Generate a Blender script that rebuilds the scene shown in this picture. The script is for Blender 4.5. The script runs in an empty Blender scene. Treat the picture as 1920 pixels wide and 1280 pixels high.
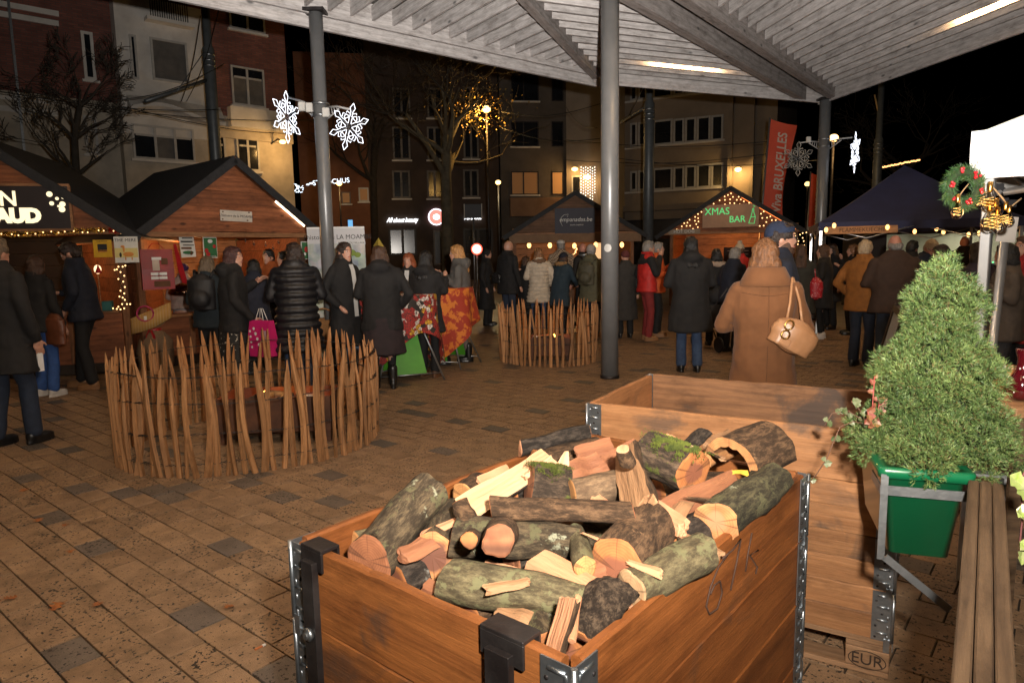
import bpy, bmesh, math, random
import numpy as np
from mathutils import Vector as V, Matrix as M, noise
rnd = random.Random(7)
S = bpy.context.scene
COL = S.collection
PI = math.pi
# ------------------------------------------------------------------ camera
CH, PITCH, ROLL, FPX = 1.5768, 0.1289, -0.0179, 1280.0
cd = bpy.data.cameras.new('camera'); cam = bpy.data.objects.new('camera', cd); COL.objects.link(cam)
cd.lens = 24.0; cd.sensor_width = 36.0; cd.sensor_fit = 'HORIZONTAL'; cd.clip_start = 0.05; cd.clip_end = 400
CAMM = M.Translation((0, 0, CH)) @ M.Rotation(PI/2 - PITCH, 4, 'X') @ M.Rotation(ROLL, 4, 'Z')
cam.matrix_world = CAMM
S.camera = cam
# ------------------------------------------------------------------ night sky
W = bpy.data.worlds.new('World'); S.world = W; W.use_nodes = True
wn = W.node_tree
sky = wn.nodes.new('ShaderNodeTexSky'); sky.sky_type = 'NISHITA'; sky.sun_disc = False
sky.sun_elevation = math.radians(-6); sky.sun_rotation = math.radians(200); sky.altitude = 60
wn.links.new(sky.outputs[0], wn.nodes['Background'].inputs[0])
wn.nodes['Background'].inputs[1].default_value = 0.05
# ------------------------------------------------------------------ lights that belong to no lamp mesh
def lamp(name, kind, loc, energy, color, **kw):
    d = bpy.data.lights.new(name, kind); d.energy = energy; d.color = color
    for k, v in kw.items(): setattr(d, k, v)
    o = bpy.data.objects.new(name, d); COL.objects.link(o); o.location = loc
    return o
# the photographer's flash gun, tilted up at the canopy: the beam of its head, and the wide spill of its diffuser
fl = lamp('camera_flash', 'SPOT', (0.16, -0.02, 1.78), 4300, (1.0, 0.93, 0.86), spot_size=math.radians(104), spot_blend=1.0, shadow_soft_size=0.035)
fl.rotation_euler = (math.radians(125), 0, math.radians(-2))
fs = lamp('camera_flash_spill', 'SPOT', (0.16, -0.02, 1.78), 1000, (1.0, 0.89, 0.76), spot_size=math.radians(170), spot_blend=1.0, shadow_soft_size=0.035)
fs.rotation_euler = (math.radians(117), 0, math.radians(-2))
# ------------------------------------------------------------------ colour management and render settings
S.view_settings.view_transform = 'Standard'; S.view_settings.look = 'None'
S.view_settings.exposure = 0.0; S.view_settings.gamma = 1.0
S.view_settings.use_curve_mapping = False
S.cycles.use_denoising = True
S.cycles.max_bounces = 5; S.cycles.diffuse_bounces = 3; S.cycles.glossy_bounces = 3
S.cycles.transmission_bounces = 4; S.cycles.transparent_max_bounces = 8
S.cycles.sample_clamp_indirect = 4.0
S.cycles.caustics_reflective = False; S.cycles.caustics_refractive = False

# ------------------------------------------------------------------ placing helpers (measured on the photograph, 1920 x 1280)
CR = CAMM.to_3x3()
def ray(px, py):
    return (CR @ V(((px-960)/FPX, -(py-640)/FPX, -1)))
def at(px, py, Y):                      # world point seen at a pixel, at distance Y
    d = ray(px, py); return V((0, 0, CH)) + d*(Y/d.y)
def gr(px, py, z=0.0):                  # world point where a pixel's ray meets height z
    d = ray(px, py); return V((0, 0, CH)) + d*((z-CH)/d.z)
def onp(px, py, P, d2):                 # ray meets the vertical plane through P along d2
    n = V((-d2[1], d2[0], 0)); d = ray(px, py); C = V((0, 0, CH))
    return C + d*((V(P)-C).dot(n)/d.dot(n))
def px(P):
    q = CR.transposed() @ (V(P)-V((0, 0, CH)))
    return (960+FPX*q.x/-q.z, 640-FPX*q.y/-q.z, -q.z)

# ------------------------------------------------------------------ mesh building
def Rz(a): return M.Rotation(a, 4, 'Z')
def T(*p): return M.Translation(V(p[0]) if len(p) == 1 else V(p))
def frame(o, x, z=None):                # matrix with its x axis along x and z axis near z
    x = V(x).normalized(); z = V(z or (0, 0, 1)); y = z.cross(x)
    if y.length < 1e-5: y = V((0, 1, 0)).cross(x)
    y.normalize(); z = x.cross(y)
    m = M((x, y, z)).transposed().to_4x4(); m.translation = V(o); return m
class MB:
    def __init__(s): s.v = []; s.f = []; s.m = []; s.sm = []
    def add(s, vs, fs, mi=0, mx=None, smooth=False):
        n = len(s.v)
        s.v += [tuple(mx @ V(p)) if mx else tuple(p) for p in vs]
        s.f += [tuple(i+n for i in f) for f in fs]; s.m += [mi]*len(fs); s.sm += [smooth]*len(fs)
        return s
    def box(s, c, d, mi=0, mx=None, ch=0.0):
        x, y, z = d[0]/2, d[1]/2, d[2]/2
        if ch <= 0:
            vs = [(c[0]+a*x, c[1]+b*y, c[2]+e*z) for e in (-1, 1) for b in (-1, 1) for a in (-1, 1)]
            fs = [(0, 2, 3, 1), (4, 5, 7, 6), (0, 1, 5, 4), (2, 6, 7, 3), (0, 4, 6, 2), (1, 3, 7, 5)]
            return s.add(vs, fs, mi, mx)
        vs = []; fs = []
        ch = min(ch, x*.9, y*.9, z*.9)
        for e in (-1, 1):
            for b in (-1, 1):
                for a in (-1, 1):
                    vs += [(c[0]+a*x, c[1]+b*(y-ch), c[2]+e*(z-ch)), (c[0]+a*(x-ch), c[1]+b*y, c[2]+e*(z-ch)), (c[0]+a*(x-ch), c[1]+b*(y-ch), c[2]+e*z)]
        I = lambda a, b, e, k: ((e > 0)*4+(b > 0)*2+(a > 0))*3+k
        for a in (-1, 1): fs.append([I(a, -1, -1, 0), I(a, 1, -1, 0), I(a, 1, 1, 0), I(a, -1, 1, 0)][::a])
        for b in (-1, 1): fs.append([I(-1, b, -1, 1), I(-1, b, 1, 1), I(1, b, 1, 1), I(1, b, -1, 1)][::b])
        for e in (-1, 1): fs.append([I(-1, -1, e, 2), I(1, -1, e, 2), I(1, 1, e, 2), I(-1, 1, e, 2)][::e])
        for a in (-1, 1):
            for b in (-1, 1):
                for e in (-1, 1): fs.append([I(a, b, e, 0), I(a, b, e, 1), I(a, b, e, 2)][::a*b*e])
        for b in (-1, 1):
            for e in (-1, 1): fs.append([I(-1, b, e, 1), I(-1, b, e, 2), I(1, b, e, 2), I(1, b, e, 1)][::b*e])
        for a in (-1, 1):
            for e in (-1, 1): fs.append([I(a, -1, e, 2), I(a, -1, e, 0), I(a, 1, e, 0), I(a, 1, e, 2)][::a*e])
        for a in (-1, 1):
            for b in (-1, 1): fs.append([I(a, b, -1, 0), I(a, b, -1, 1), I(a, b, 1, 1), I(a, b, 1, 0)][::a*b])
        return s.add(vs, fs, mi, mx)
    def loft(s, rings, mi=0, caps=True, smooth=True, closed=True, mx=None):
        n = len(rings[0]); vs = [p for r in rings for p in r]; fs = []
        for i in range(len(rings)-1):
            for j in range(n if closed else n-1):
                k = (j+1) % n; fs.append((i*n+j, i*n+k, (i+1)*n+k, (i+1)*n+j))
        s.add(vs, fs, mi, mx, smooth)
        if caps:
            b = len(s.v)-len(vs)
            s.f += [tuple(b+j for j in range(n))[::-1], tuple(b+(len(rings)-1)*n+j for j in range(n))]; s.m += [mi]*2; s.sm += [False]*2
        return s
    def tube(s, pts, r, n=8, mi=0, caps=True, smooth=True, mx=None, sx=1.0):
        pts = [V(p) for p in pts]; R = r if isinstance(r, (list, tuple)) else [r]*len(pts)
        rings = []; up = None
        for i, p in enumerate(pts):
            t = (pts[min(i+1, len(pts)-1)]-pts[max(i-1, 0)]).normalized()
            if up is None: up = V((0, 0, 1)) if abs(t.z) < .9 else V((1, 0, 0))
            a = t.cross(up)
            if a.length < 1e-4: a = t.cross(V((0, 1, 0)))
            a.normalize(); b = a.cross(t); up = b
            rings.append([p+(a*math.cos(2*PI*j/n)*sx+b*math.sin(2*PI*j/n))*R[i] for j in range(n)])
        return s.loft(rings, mi, caps, smooth, True, mx)
    def ell(s, c, r, mi=0, nu=12, nv=8, mx=None):
        r = (r, r, r) if not isinstance(r, (list, tuple)) else r
        vs = [(c[0], c[1], c[2]-r[2])]; fs = []
        for i in range(1, nv):
            a = -PI/2+PI*i/nv
            vs += [(c[0]+r[0]*math.cos(a)*math.cos(2*PI*j/nu), c[1]+r[1]*math.cos(a)*math.sin(2*PI*j/nu), c[2]+r[2]*math.sin(a)) for j in range(nu)]
        vs.append((c[0], c[1], c[2]+r[2])); L = len(vs)-1
        for j in range(nu):
            k = (j+1) % nu
            fs.append((0, 1+k, 1+j)); fs.append((L, L-nu+j, L-nu+k))
            for i in range(nv-2): fs.append((1+i*nu+j, 1+i*nu+k, 1+(i+1)*nu+k, 1+(i+1)*nu+j))
        return s.add(vs, fs, mi, mx, True)
    def lathe(s, prof, c=(0, 0, 0), n=16, mi=0, mx=None, caps=True):
        return s.loft([[(c[0]+r*math.cos(2*PI*j/n), c[1]+r*math.sin(2*PI*j/n), c[2]+z) for j in range(n)] for r, z in prof], mi, caps, True, True, mx)
    def prism(s, poly, z0, z1, mi=0, mx=None):
        return s.loft([[(p[0], p[1], z0) for p in poly], [(p[0], p[1], z1) for p in poly]], mi, True, False, True, mx)
    def quad(s, a, b, c, d, mi=0, mx=None): return s.add([a, b, c, d], [(0, 1, 2, 3)], mi, mx)
    def mesh(s, name, mats, mx=None):
        me = bpy.data.meshes.new(name)
        vs = s.v if mx is None else [tuple(mx @ V(p)) for p in s.v]
        me.from_pydata(vs, [], s.f)
        for m in (mats if isinstance(mats, (list, tuple)) else [mats]): me.materials.append(m)
        me.polygons.foreach_set('material_index', s.m); me.polygons.foreach_set('use_smooth', s.sm)
        me.update(); return me
    def build(s, name, mats, parent=None, local=False, bevel=0):
        mx = None if (parent is None or local) else wm(parent).inverted()
        return link(name, s.mesh(name, mats, mx), parent)
def wm(o):
    m = T(o.location) @ o.rotation_euler.to_matrix().to_4x4()
    return wm(o.parent) @ m if o.parent else m
def link(name, me, parent=None, loc=None, rot=None):
    o = bpy.data.objects.new(name, me); COL.objects.link(o)
    if parent is not None: o.parent = parent
    if loc is not None: o.location = loc
    if rot is not None: o.rotation_euler = rot
    return o
def tag(o, label=None, cat=None, group=None, kind=None):
    for k, v in (('label', label), ('category', cat), ('group', group), ('kind', kind)):
        if v: o[k] = v
    return o
def thing(name, label, cat, loc=(0, 0, 0), rz=0, group=None):
    o = link(name, None, None, loc, (0, 0, rz)); o.empty_display_size = .1
    return tag(o, label, cat, group)
def solo(mb, name, label, cat, mats, base=None, group=None):   # a thing of one mesh, its origin at its base
    if base is None:
        a = np.array(mb.v); base = (float(a[:, 0].mean()), float(a[:, 1].mean()), float(a[:, 2].min()))
    o = link(name, mb.mesh(name, mats, T(base).inverted()), None, base)
    return tag(o, label, cat, group)
def nz(p, s=1.0, seed=0.0): return noise.noise(V(p)*s+V((seed, seed*1.7, -seed)))
# scratch scene: evaluates modifiers and text without touching the real scene
SC2 = bpy.data.scenes.new('scratch')
def dg2():
    with bpy.context.temp_override(scene=SC2, view_layer=SC2.view_layers[0]):
        dg = bpy.context.evaluated_depsgraph_get(); dg.update(); return dg
def bake(me, mods):
    o = bpy.data.objects.new('tmp', me); SC2.collection.objects.link(o)
    for kind, kw in mods:
        m = o.modifiers.new(kind, kind)
        for k, v in kw.items(): setattr(m, k, v)
    dg = dg2()
    r = bpy.data.meshes.new_from_object(o.evaluated_get(dg))
    bpy.data.objects.remove(o); return r
def text_mesh(s, size, ext=.004, shear=0.0, align='CENTER', space=1.0, bold=0.0):
    c = bpy.data.curves.new('t', 'FONT'); c.body = s; c.size = size; c.extrude = ext; c.shear = shear
    c.align_x = align; c.align_y = 'CENTER'; c.space_character = space; c.offset = bold; c.resolution_u = 3
    o = bpy.data.objects.new('tmp', c); SC2.collection.objects.link(o)
    dg = dg2()
    r = bpy.data.meshes.new_from_object(o.evaluated_get(dg))
    bpy.data.objects.remove(o); return r
def lettering(s, size, mx, mat, parent, ext=.004, sx=1.0, name='lettering', **kw):   # mx: world matrix, text in its xy plane
    me = text_mesh(s, size, ext, **kw); me.name = name
    me.transform((wm(parent).inverted() @ mx @ M.Diagonal((sx, 1, 1, 1))) if parent else mx @ M.Diagonal((sx, 1, 1, 1)))
    me.materials.clear(); me.materials.append(mat)
    return link(name, me, parent)
def face(o, right, up=(0, 0, 1)):       # matrix whose xy plane is upright: x along right, y up, z towards the viewer
    r = V(right).normalized(); u = V(up).normalized(); n = r.cross(u).normalized(); u = n.cross(r)
    m = M((r, u, n)).transposed().to_4x4(); m.translation = V(o); return m

# ------------------------------------------------------------------ materials
def nt(name):
    m = bpy.data.materials.new(name); m.use_nodes = True
    t = m.node_tree; return m, t, t.nodes['Principled BSDF']
def N(t, kind, **kw):
    n = t.nodes.new('ShaderNode'+kind)
    for k, v in kw.items():
        if k in n.inputs: n.inputs[k].default_value = v
        else: setattr(n, k, v)
    return n
def L(t, a, b): t.links.new(a, b)
def coords(t, stretch=(1, 1, 1), rndoff=True, kind='Object'):
    tc = N(t, 'TexCoord'); src = tc.outputs[kind]
    mp = N(t, 'Mapping'); mp.inputs['Scale'].default_value = stretch
    if rndoff:
        oi = N(t, 'ObjectInfo'); ml = N(t, 'Math', operation='MULTIPLY'); ml.inputs[1].default_value = 57.0
        L(t, oi.outputs['Random'], ml.inputs[0]); ad = N(t, 'VectorMath', operation='ADD')
        L(t, src, ad.inputs[0]); L(t, ml.outputs[0], ad.inputs[1]); src = ad.outputs[0]
    L(t, src, mp.inputs['Vector']); return mp.outputs[0]
def ramp(t, fac, stops):
    r = N(t, 'ValToRGB'); e = r.color_ramp.elements
    while len(e) < len(stops): e.new(.5)
    for el, (p, c) in zip(e, stops): el.position = p; el.color = (*c, 1) if len(c) == 3 else c
    L(t, fac, r.inputs[0]); return r.outputs[0]
def mixc(t, fac, a, b, mode='MIX'):
    m = N(t, 'MixRGB', blend_type=mode)
    for i, x in enumerate((fac, a, b)):
        if hasattr(x, 'is_linked') or hasattr(x, 'links'): L(t, x, m.inputs[i])
        else: m.inputs[i].default_value = x if i == 0 else (*x, 1)
    return m.outputs[0]
def vary(t, col, amt):
    oi = N(t, 'ObjectInfo'); mr = N(t, 'MapRange'); mr.inputs[3].default_value = 1-amt; mr.inputs[4].default_value = 1+amt
    L(t, oi.outputs['Random'], mr.inputs[0]); h = N(t, 'HueSaturation'); L(t, mr.outputs[0], h.inputs['Value']); L(t, col, h.inputs['Color'])
    return h.outputs[0]
MATS = {}
def pm(name, c1, c2=None, scale=6., stretch=(1, 1, 1), rough=.6, bump=0., bscale=None, metal=0., rv=0., spec=.5, detail=5., lo=.35, hi=.65, bstretch=None, sheen=0., coat=0., rndoff=True):
    if name in MATS: return MATS[name]
    m, t, b = nt(name); c2 = c2 or tuple(x*.7 for x in c1)
    co = coords(t, stretch, rndoff)
    n = N(t, 'TexNoise', Scale=scale, Detail=detail, Roughness=.6); L(t, co, n.inputs['Vector'])
    col = ramp(t, n.outputs['Fac'], [(lo, c1), (hi, c2)])
    if rv: col = vary(t, col, rv)
    L(t, col, b.inputs['Base Color']); b.inputs['Roughness'].default_value = rough; b.inputs['Metallic'].default_value = metal
    b.inputs['Specular IOR Level'].default_value = spec
    if sheen: b.inputs['Sheen Weight'].default_value = sheen
    if coat: b.inputs['Coat Weight'].default_value = coat
    if bump:
        co2 = coords(t, bstretch or stretch, rndoff)
        n2 = N(t, 'TexNoise', Scale=bscale or scale*3, Detail=4., Roughness=.6); L(t, co2, n2.inputs['Vector'])
        bp = N(t, 'Bump', Strength=min(1, bump*1.0), Distance=.01); L(t, n2.outputs['Fac'], bp.inputs['Height']); L(t, bp.outputs[0], b.inputs['Normal'])
    MATS[name] = m; return m
def em(name, col, strength, sample=False):
    if name in MATS: return MATS[name]
    m, t, b = nt(name); b.inputs['Base Color'].default_value = (*[min(1, c)*.5 for c in col], 1)
    b.inputs['Emission Color'].default_value = (*col, 1); b.inputs['Emission Strength'].default_value = strength
    if not sample: m.cycles.emission_sampling = 'NONE'
    MATS[name] = m; return m
def wood(name, light, dark, along='x', rough=.62, bump=.35, rv=.12, ring=9., knots=True, stain=None):
    """plank wood: fibres along one axis, growth-ring bands, knots"""
    if name in MATS: return MATS[name]
    m, t, b = nt(name); ax = 'xyz'.index(along)
    st = [1, 1, 1]; st[ax] = .06
    co = coords(t, tuple(st)); st2 = [1, 1, 1]; st2[ax] = .16; co2 = coords(t, tuple(st2))
    n = N(t, 'TexNoise', Scale=70., Detail=6., Roughness=.65); L(t, co, n.inputs['Vector'])
    w = N(t, 'TexWave', wave_type='RINGS', Scale=ring, Distortion=6., Detail=3.); w.inputs['Detail Scale'].default_value = 1.2; L(t, co2, w.inputs['Vector'])
    w.rings_direction = 'XYZ'[ax]
    mid = tuple((p+q)/2 for p, q in zip(light, dark))
    c = ramp(t, w.outputs['Fac'], [(.1, light), (.7, tuple(p*.75+q*.25 for p, q in zip(light, dark))), (.95, mid)])
    f = ramp(t, n.outputs['Fac'], [(.3, (.45, .42, .38)), (.6, (1, 1, 1))])
    c = mixc(t, .55, c, f, 'MULTIPLY')
    st5 = [1, 1, 1]; st5[ax] = .4; dn = N(t, 'TexNoise', Scale=9., Detail=9., Roughness=.72); L(t, coords(t, tuple(st5)), dn.inputs['Vector'])      # handling dirt and weathering
    c = mixc(t, .75, c, ramp(t, dn.outputs['Fac'], [(.34, (.42, .38, .35)), (.47, (.86, .84, .82)), (.62, (1.12, 1.1, 1.08))]), 'MULTIPLY')
    if knots:
        st3 = [1, 1, 1]; st3[ax] = .45; co3 = coords(t, tuple(st3))
        v = N(t, 'TexVoronoi', Scale=4.2); L(t, co3, v.inputs['Vector'])
        k = ramp(t, v.outputs['Distance'], [(.05, (1, 1, 1)), (.12, (0, 0, 0))]); c = mixc(t, k, c, tuple(x*.35 for x in dark))
    if stain:
        co4 = coords(t); s = N(t, 'TexNoise', Scale=stain[1], Detail=5., Roughness=.6, Distortion=.6); L(t, co4, s.inputs['Vector'])
        k = ramp(t, s.outputs['Fac'], [(stain[2], (0, 0, 0)), (stain[2]+.1, (.85, .85, .85))]); c = mixc(t, k, c, stain[0])
    if rv: c = vary(t, c, rv)
    L(t, c, b.inputs['Base Color']); b.inputs['Roughness'].default_value = rough; b.inputs['Specular IOR Level'].default_value = .35
    bp = N(t, 'Bump', Strength=bump, Distance=.006); L(t, n.outputs['Fac'], bp.inputs['Height']); L(t, bp.outputs[0], b.inputs['Normal'])
    MATS[name] = m; return m
def flat(name, col, rough=.6, metal=0., **kw): return pm(name, col, tuple(x*.82 for x in col), rough=rough, metal=metal, **kw)
BLK = flat('matt_black', (.012, .012, .014), .6)
STEEL = pm('galvanised_steel', (.42, .44, .46), (.28, .3, .32), 14, rough=.38, metal=.9, bump=.15)
DARKSTEEL = pm('dark_steel', (.06, .055, .055), (.025, .02, .02), 9, rough=.5, metal=.7, bump=.2)
WHITE = flat('white_paint', (.75, .75, .74), .5)
CABLE = flat('black_cable', (.01, .01, .01), .5)
# ================================================================== ground: paving stones laid in running bond
TA = -0.6945; TD = V((math.cos(TA), math.sin(TA), 0)); TN = V((-math.sin(TA), math.cos(TA), 0))
def stone_mat(name, light, dark, obj_random, attr=False):
    m, t, b = nt(name)
    co = coords(t, (1, 1, 1), True)
    if attr:
        at_ = N(t, 'Attribute', attribute_name='rnd'); rv = at_.outputs['Fac']
        tc = N(t, 'TexCoord'); co = tc.outputs['Object']
    else:
        oi = N(t, 'ObjectInfo'); rv = oi.outputs['Random']
    n = N(t, 'TexNoise', Scale=9., Detail=6., Roughness=.65); L(t, co, n.inputs['Vector'])
    c = ramp(t, n.outputs['Fac'], [(.3, dark), (.55, light), (.75, tuple(min(1, x*1.2) for x in light))])
    tint = ramp(t, rv, [(0, (.84, .79, .74)), (.3, (1, .94, .86)), (.6, (.92, .88, .85)), (1, (1.1, 1.04, .96))]); c = mixc(t, 1., c, tint, 'MULTIPLY')
    if attr:
        dk = ramp(t, rv, [(.929, (0, 0, 0)), (.931, (1, 1, 1))]); c = mixc(t, dk, c, (.105, .092, .08))
    g = N(t, 'TexNoise', Scale=260., Detail=2.); L(t, co, g.inputs['Vector'])
    gr_ = ramp(t, g.outputs['Fac'], [(.35, (.75, .72, .7)), (.65, (1.15, 1.12, 1.1))]); c = mixc(t, .7, c, gr_, 'MULTIPLY')
    # open pores, more of them on some stones than on others
    v = N(t, 'TexNoise', Scale=62., Detail=2.5, Roughness=.5, Distortion=.3); L(t, co, v.inputs['Vector'])
    th = N(t, 'MapRange'); th.inputs[3].default_value = .33; th.inputs[4].default_value = .425
    sp = N(t, 'Math', operation='FRACT'); ml = N(t, 'Math', operation='MULTIPLY'); ml.inputs[1].default_value = 7.31; L(t, rv, ml.inputs[0]); L(t, ml.outputs[0], sp.inputs[0]); L(t, sp.outputs[0], th.inputs[0])
    lt = N(t, 'Math', operation='LESS_THAN'); L(t, v.outputs['Fac'], lt.inputs[0]); L(t, th.outputs[0], lt.inputs[1])
    c = mixc(t, lt.outputs[0], c, (.028, .02, .014))
    L(t, c, b.inputs['Base Color'])
    rr = N(t, 'MapRange'); rr.inputs[3].default_value = .46; rr.inputs[4].default_value = .74; L(t, n.outputs['Fac'], rr.inputs[0]); L(t, rr.outputs[0], b.inputs['Roughness'])
    b.inputs['Specular IOR Level'].default_value = .45
    sb = N(t, 'Math', operation='SUBTRACT'); sb.inputs[0].default_value = 1.; L(t, lt.outputs[0], sb.inputs[1])
    ad = N(t, 'Math', operation='ADD'); L(t, sb.outputs[0], ad.inputs[0]); L(t, g.outputs['Fac'], ad.inputs[1])
    bp = N(t, 'Bump', Strength=.55, Distance=.004); L(t, ad.outputs[0], bp.inputs['Height']); L(t, bp.outputs[0], b.inputs['Normal'])
    return m
ST_TAN = stone_mat('tan_paving_stone', (.30, .21, .135), (.175, .12, .075), True)
ST_GREY = stone_mat('grey_paving_stone', (.15, .13, .115), (.10, .086, .076), True)
ST_ALL = stone_mat('paving_stone_field', (.30, .21, .135), (.175, .12, .075), False, attr=True)
JOINT = pm('sand_joint', (.035, .028, .02), (.015, .012, .01), 30, rough=.9, bump=.3)
mb = MB(); mb.quad((-90, -30, -.014), (90, -30, -.014), (90, 150, -.014), (-90, 150, -.014))
ground = mb.build('ground', JOINT); tag(ground, kind='structure')
# the far pavement, stones too small to tell apart
FARP, t, b = nt('far_paving')
co = coords(t, (1, 1, 1), False); mp = N(t, 'Mapping'); mp.inputs['Rotation'].default_value = (0, 0, -TA); L(t, co, mp.inputs['Vector'])
bk = N(t, 'TexBrick', Scale=1.); bk.inputs['Color1'].default_value = (.27, .17, .10, 1); bk.inputs['Color2'].default_value = (.17, .11, .065, 1); bk.inputs['Mortar'].default_value = (.03, .024, .02, 1)
bk.inputs['Brick Width'].default_value = .235; bk.inputs['Row Height'].default_value = .1545; bk.inputs['Mortar Size'].default_value = .006; L(t, mp.outputs[0], bk.inputs['Vector'])
n = N(t, 'TexNoise', Scale=1.6, Detail=6.); L(t, co, n.inputs['Vector'])
L(t, mixc(t, .6, bk.outputs[0], ramp(t, n.outputs['Fac'], [(.3, (.5, .5, .5)), (.7, (1.1, 1.1, 1.1))]), 'MULTIPLY'), b.inputs['Base Color'])
rr = N(t, 'MapRange'); rr.inputs[3].default_value = .22; rr.inputs[4].default_value = .6; L(t, n.outputs['Fac'], rr.inputs[0]); L(t, rr.outputs[0], b.inputs['Roughness'])
bp = N(t, 'Bump', Strength=.4, Distance=.004); L(t, bk.outputs['Fac'], bp.inputs['Height']); bp.invert = True; L(t, bp.outputs[0], b.inputs['Normal'])
mb = MB(); mb.quad((-60, 13.2, -.003), (60, 13.2, -.003), (60, 90, -.003), (-60, 90, -.003))
far = mb.build('pavement', FARP); tag(far, kind='structure')
# each stone
TL, TW, GAP = .235, .1545, .0075
sm = MB(); sm.box((0, 0, -.02), (TL-GAP, TW-GAP, .04), ch=.0012); stone_meshes = {}
for nm, m_ in (('tan', ST_TAN), ('grey', ST_GREY)): stone_meshes[nm] = sm.mesh('paving_stone', m_)
spots = []
for k in range(-40, 140):
    for j in range(-90, 90):
        p = TN*(.75+TW*(k+.5)) + TD*(-2.93+TL*(j+.5)+(TL/2 if k % 2 else 0))
        if p.y < .4 or p.y > 13.4: continue
        q = px(p)
        if q[2] < .3 or q[0] < -320 or q[0] > 2240 or q[1] > 1560: continue
        spots.append((q[2], p, q))
def hidden(p, q):     # outside the frame, or under the crates
    if q[0] < -20 or q[0] > 1940 or q[1] > 1300: return True
    return (560 < q[0] < 1660 and q[1] > 1000) or (1100 < q[0] < 1640 and q[1] > 720) or (q[0] > 1790 and q[1] > 880)
spots.sort(key=lambda s: (hidden(s[1], s[2]), s[0]))
rest = MB(); rvals = []
for i, (d, p, q) in enumerate(spots):
    r_ = rnd.random(); a = TA+rnd.uniform(-.006, .006); dz = rnd.uniform(-.0025, .0015)
    if i < 300:
        o = link('paving_stone', stone_meshes['grey' if r_ > .93 else 'tan'], ground, (p.x, p.y, dz), (rnd.uniform(-.006, .006), rnd.uniform(-.006, .006), a))
    else:
        rest.add(sm.v, sm.f[:6] if d > 6 else sm.f, 0, T(p.x, p.y, dz) @ Rz(a)); rvals.append((r_, 6 if d > 6 else len(sm.f)))
o = rest.build('paving_stone_field', ST_ALL, ground); o['kind'] = 'stuff'
at_ = o.data.attributes.new('rnd', 'FLOAT', 'FACE'); at_.data.foreach_set('value', [r_ for r_, n_ in rvals for _ in range(n_)])
# fallen oak leaves and litter on the stones
LEAF = pm('dry_oak_leaf', (.36, .13, .035), (.22, .07, .02), 30, rough=.7)
def oak_leaf(p, s, a, name='oak_leaf', label='', seed=0):
    mb = MB(); r = random.Random(seed); pts = []
    for k in range(26):
        u = k/25; w = (.1+.34*math.sin(PI*u)**.7)*(1+.55*math.sin(u*22)) if 0 < u < 1 else .02
        pts.append((u, w))
    rows = [[(u-.5, -w, .12*abs(w)+.1*math.sin(u*5+seed)), (u-.5, 0, .1*math.sin(u*5+seed)+.02), (u-.5, w, .12*abs(w)+.1*math.sin(u*5+seed))] for u, w in pts]
    mb.loft(rows, caps=False, closed=False, smooth=False)
    mb.tube([(-.5, 0, .1*math.sin(seed)+.02), (-.8, .05, .06)], .02, 5)
    zm = min(v[2] for v in mb.v); mb.v = [(v[0]*s, v[1]*s, (v[2]-zm)*s+.0) for v in mb.v]
    o = link(name, mb.mesh(name, LEAF), None, (p.x, p.y, .002), (0, 0, a)); return tag(o, label, 'leaf', 'dry leaves on the paving')
for i, (x, y, s, lb) in enumerate([(108, 1138, .062, 'largest curled orange oak leaf on the paving at lower left'), (20, 1122, .05, 'brown leaf at the left edge beside the largest leaf'),
        (184, 1134, .045, 'small orange leaf right of the largest leaf'), (72, 976, .045, 'orange leaf lying across a stone joint far left'),
        (133, 1034, .04, 'little pale leaf alone below the grey stone on the left'), (430, 1138, .04, 'small orange leaf on a pitted stone near the crate'),
        (45, 920, .05, 'orange leaf near the left edge below the dark shoes'), (122, 985, .035, 'faint flat leaf beside the leaf on the joint')]):
    oak_leaf(gr(x, y), s, rnd.uniform(0, 6), label=lb, seed=i*1.3)
mb = MB(); p = gr(487, 1214); mb.box((0, 0, .003), (.042, .009, .006), 0, T(p.x, p.y, 0) @ Rz(.9)); mb.box((.019, 0, .0035), (.014, .0094, .0066), 1, T(p.x, p.y, 0) @ Rz(.9))
solo(mb, 'paper_scrap', 'orange and white paper scrap on a stone left of the log crate', 'litter', [flat('orange_paper', (.5, .16, .05)), WHITE])
# ================================================================== market canopy: flat timber roof on steel columns
CZ = 4.60
C1 = V((1.70, 13.20, 0)); C2 = V((6.80, 15.25, 0)); EL = (V((-3.9, 8.53, 0))-C1).normalized(); ER = (V((7.62, 10.4, 0))-C2).normalized(); EM = (C2-C1).normalized()
A0 = C1+EL*15.5; B0 = C2+ER*17.
GREYW = wood('silver_larch', (.60, .585, .59), (.43, .415, .42), 'x', rough=.75, bump=.25, rv=.1, ring=5.)
GREYW2 = wood('silver_beam', (.40, .375, .37), (.27, .25, .245), 'x', rough=.75, bump=.25, rv=.06, ring=5.)
COLUMN = pm('column_paint', (.19, .195, .20), (.16, .165, .17), 5, rough=.36, metal=.25, bump=.03)
canopy = thing('market_canopy', 'pale timber slatted canopy roof on grey steel columns overhead', 'canopy', (1.2, 8.45, 0))
def beam(name, a, b, w, h, zb, mat, parent=canopy, ch=.004):
    a, b = V(a), V(b); d = b-a; Lb = d.length; mx = frame((a+b)/2, d)
    mb = MB(); mb.box((0, 0, 0), (Lb, w, h), ch=ch); o = link(name, mb.mesh(name, mat), parent)
    m = wm(parent).inverted() @ mx; m.translation = wm(parent).inverted() @ V(((a+b)/2).to_2d().to_3d()+V((0, 0, zb+h/2)))
    o.location = m.translation; o.rotation_euler = m.to_euler(); return o
DECK = flat('roof_deck', (.16, .155, .15), .8)
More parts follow.
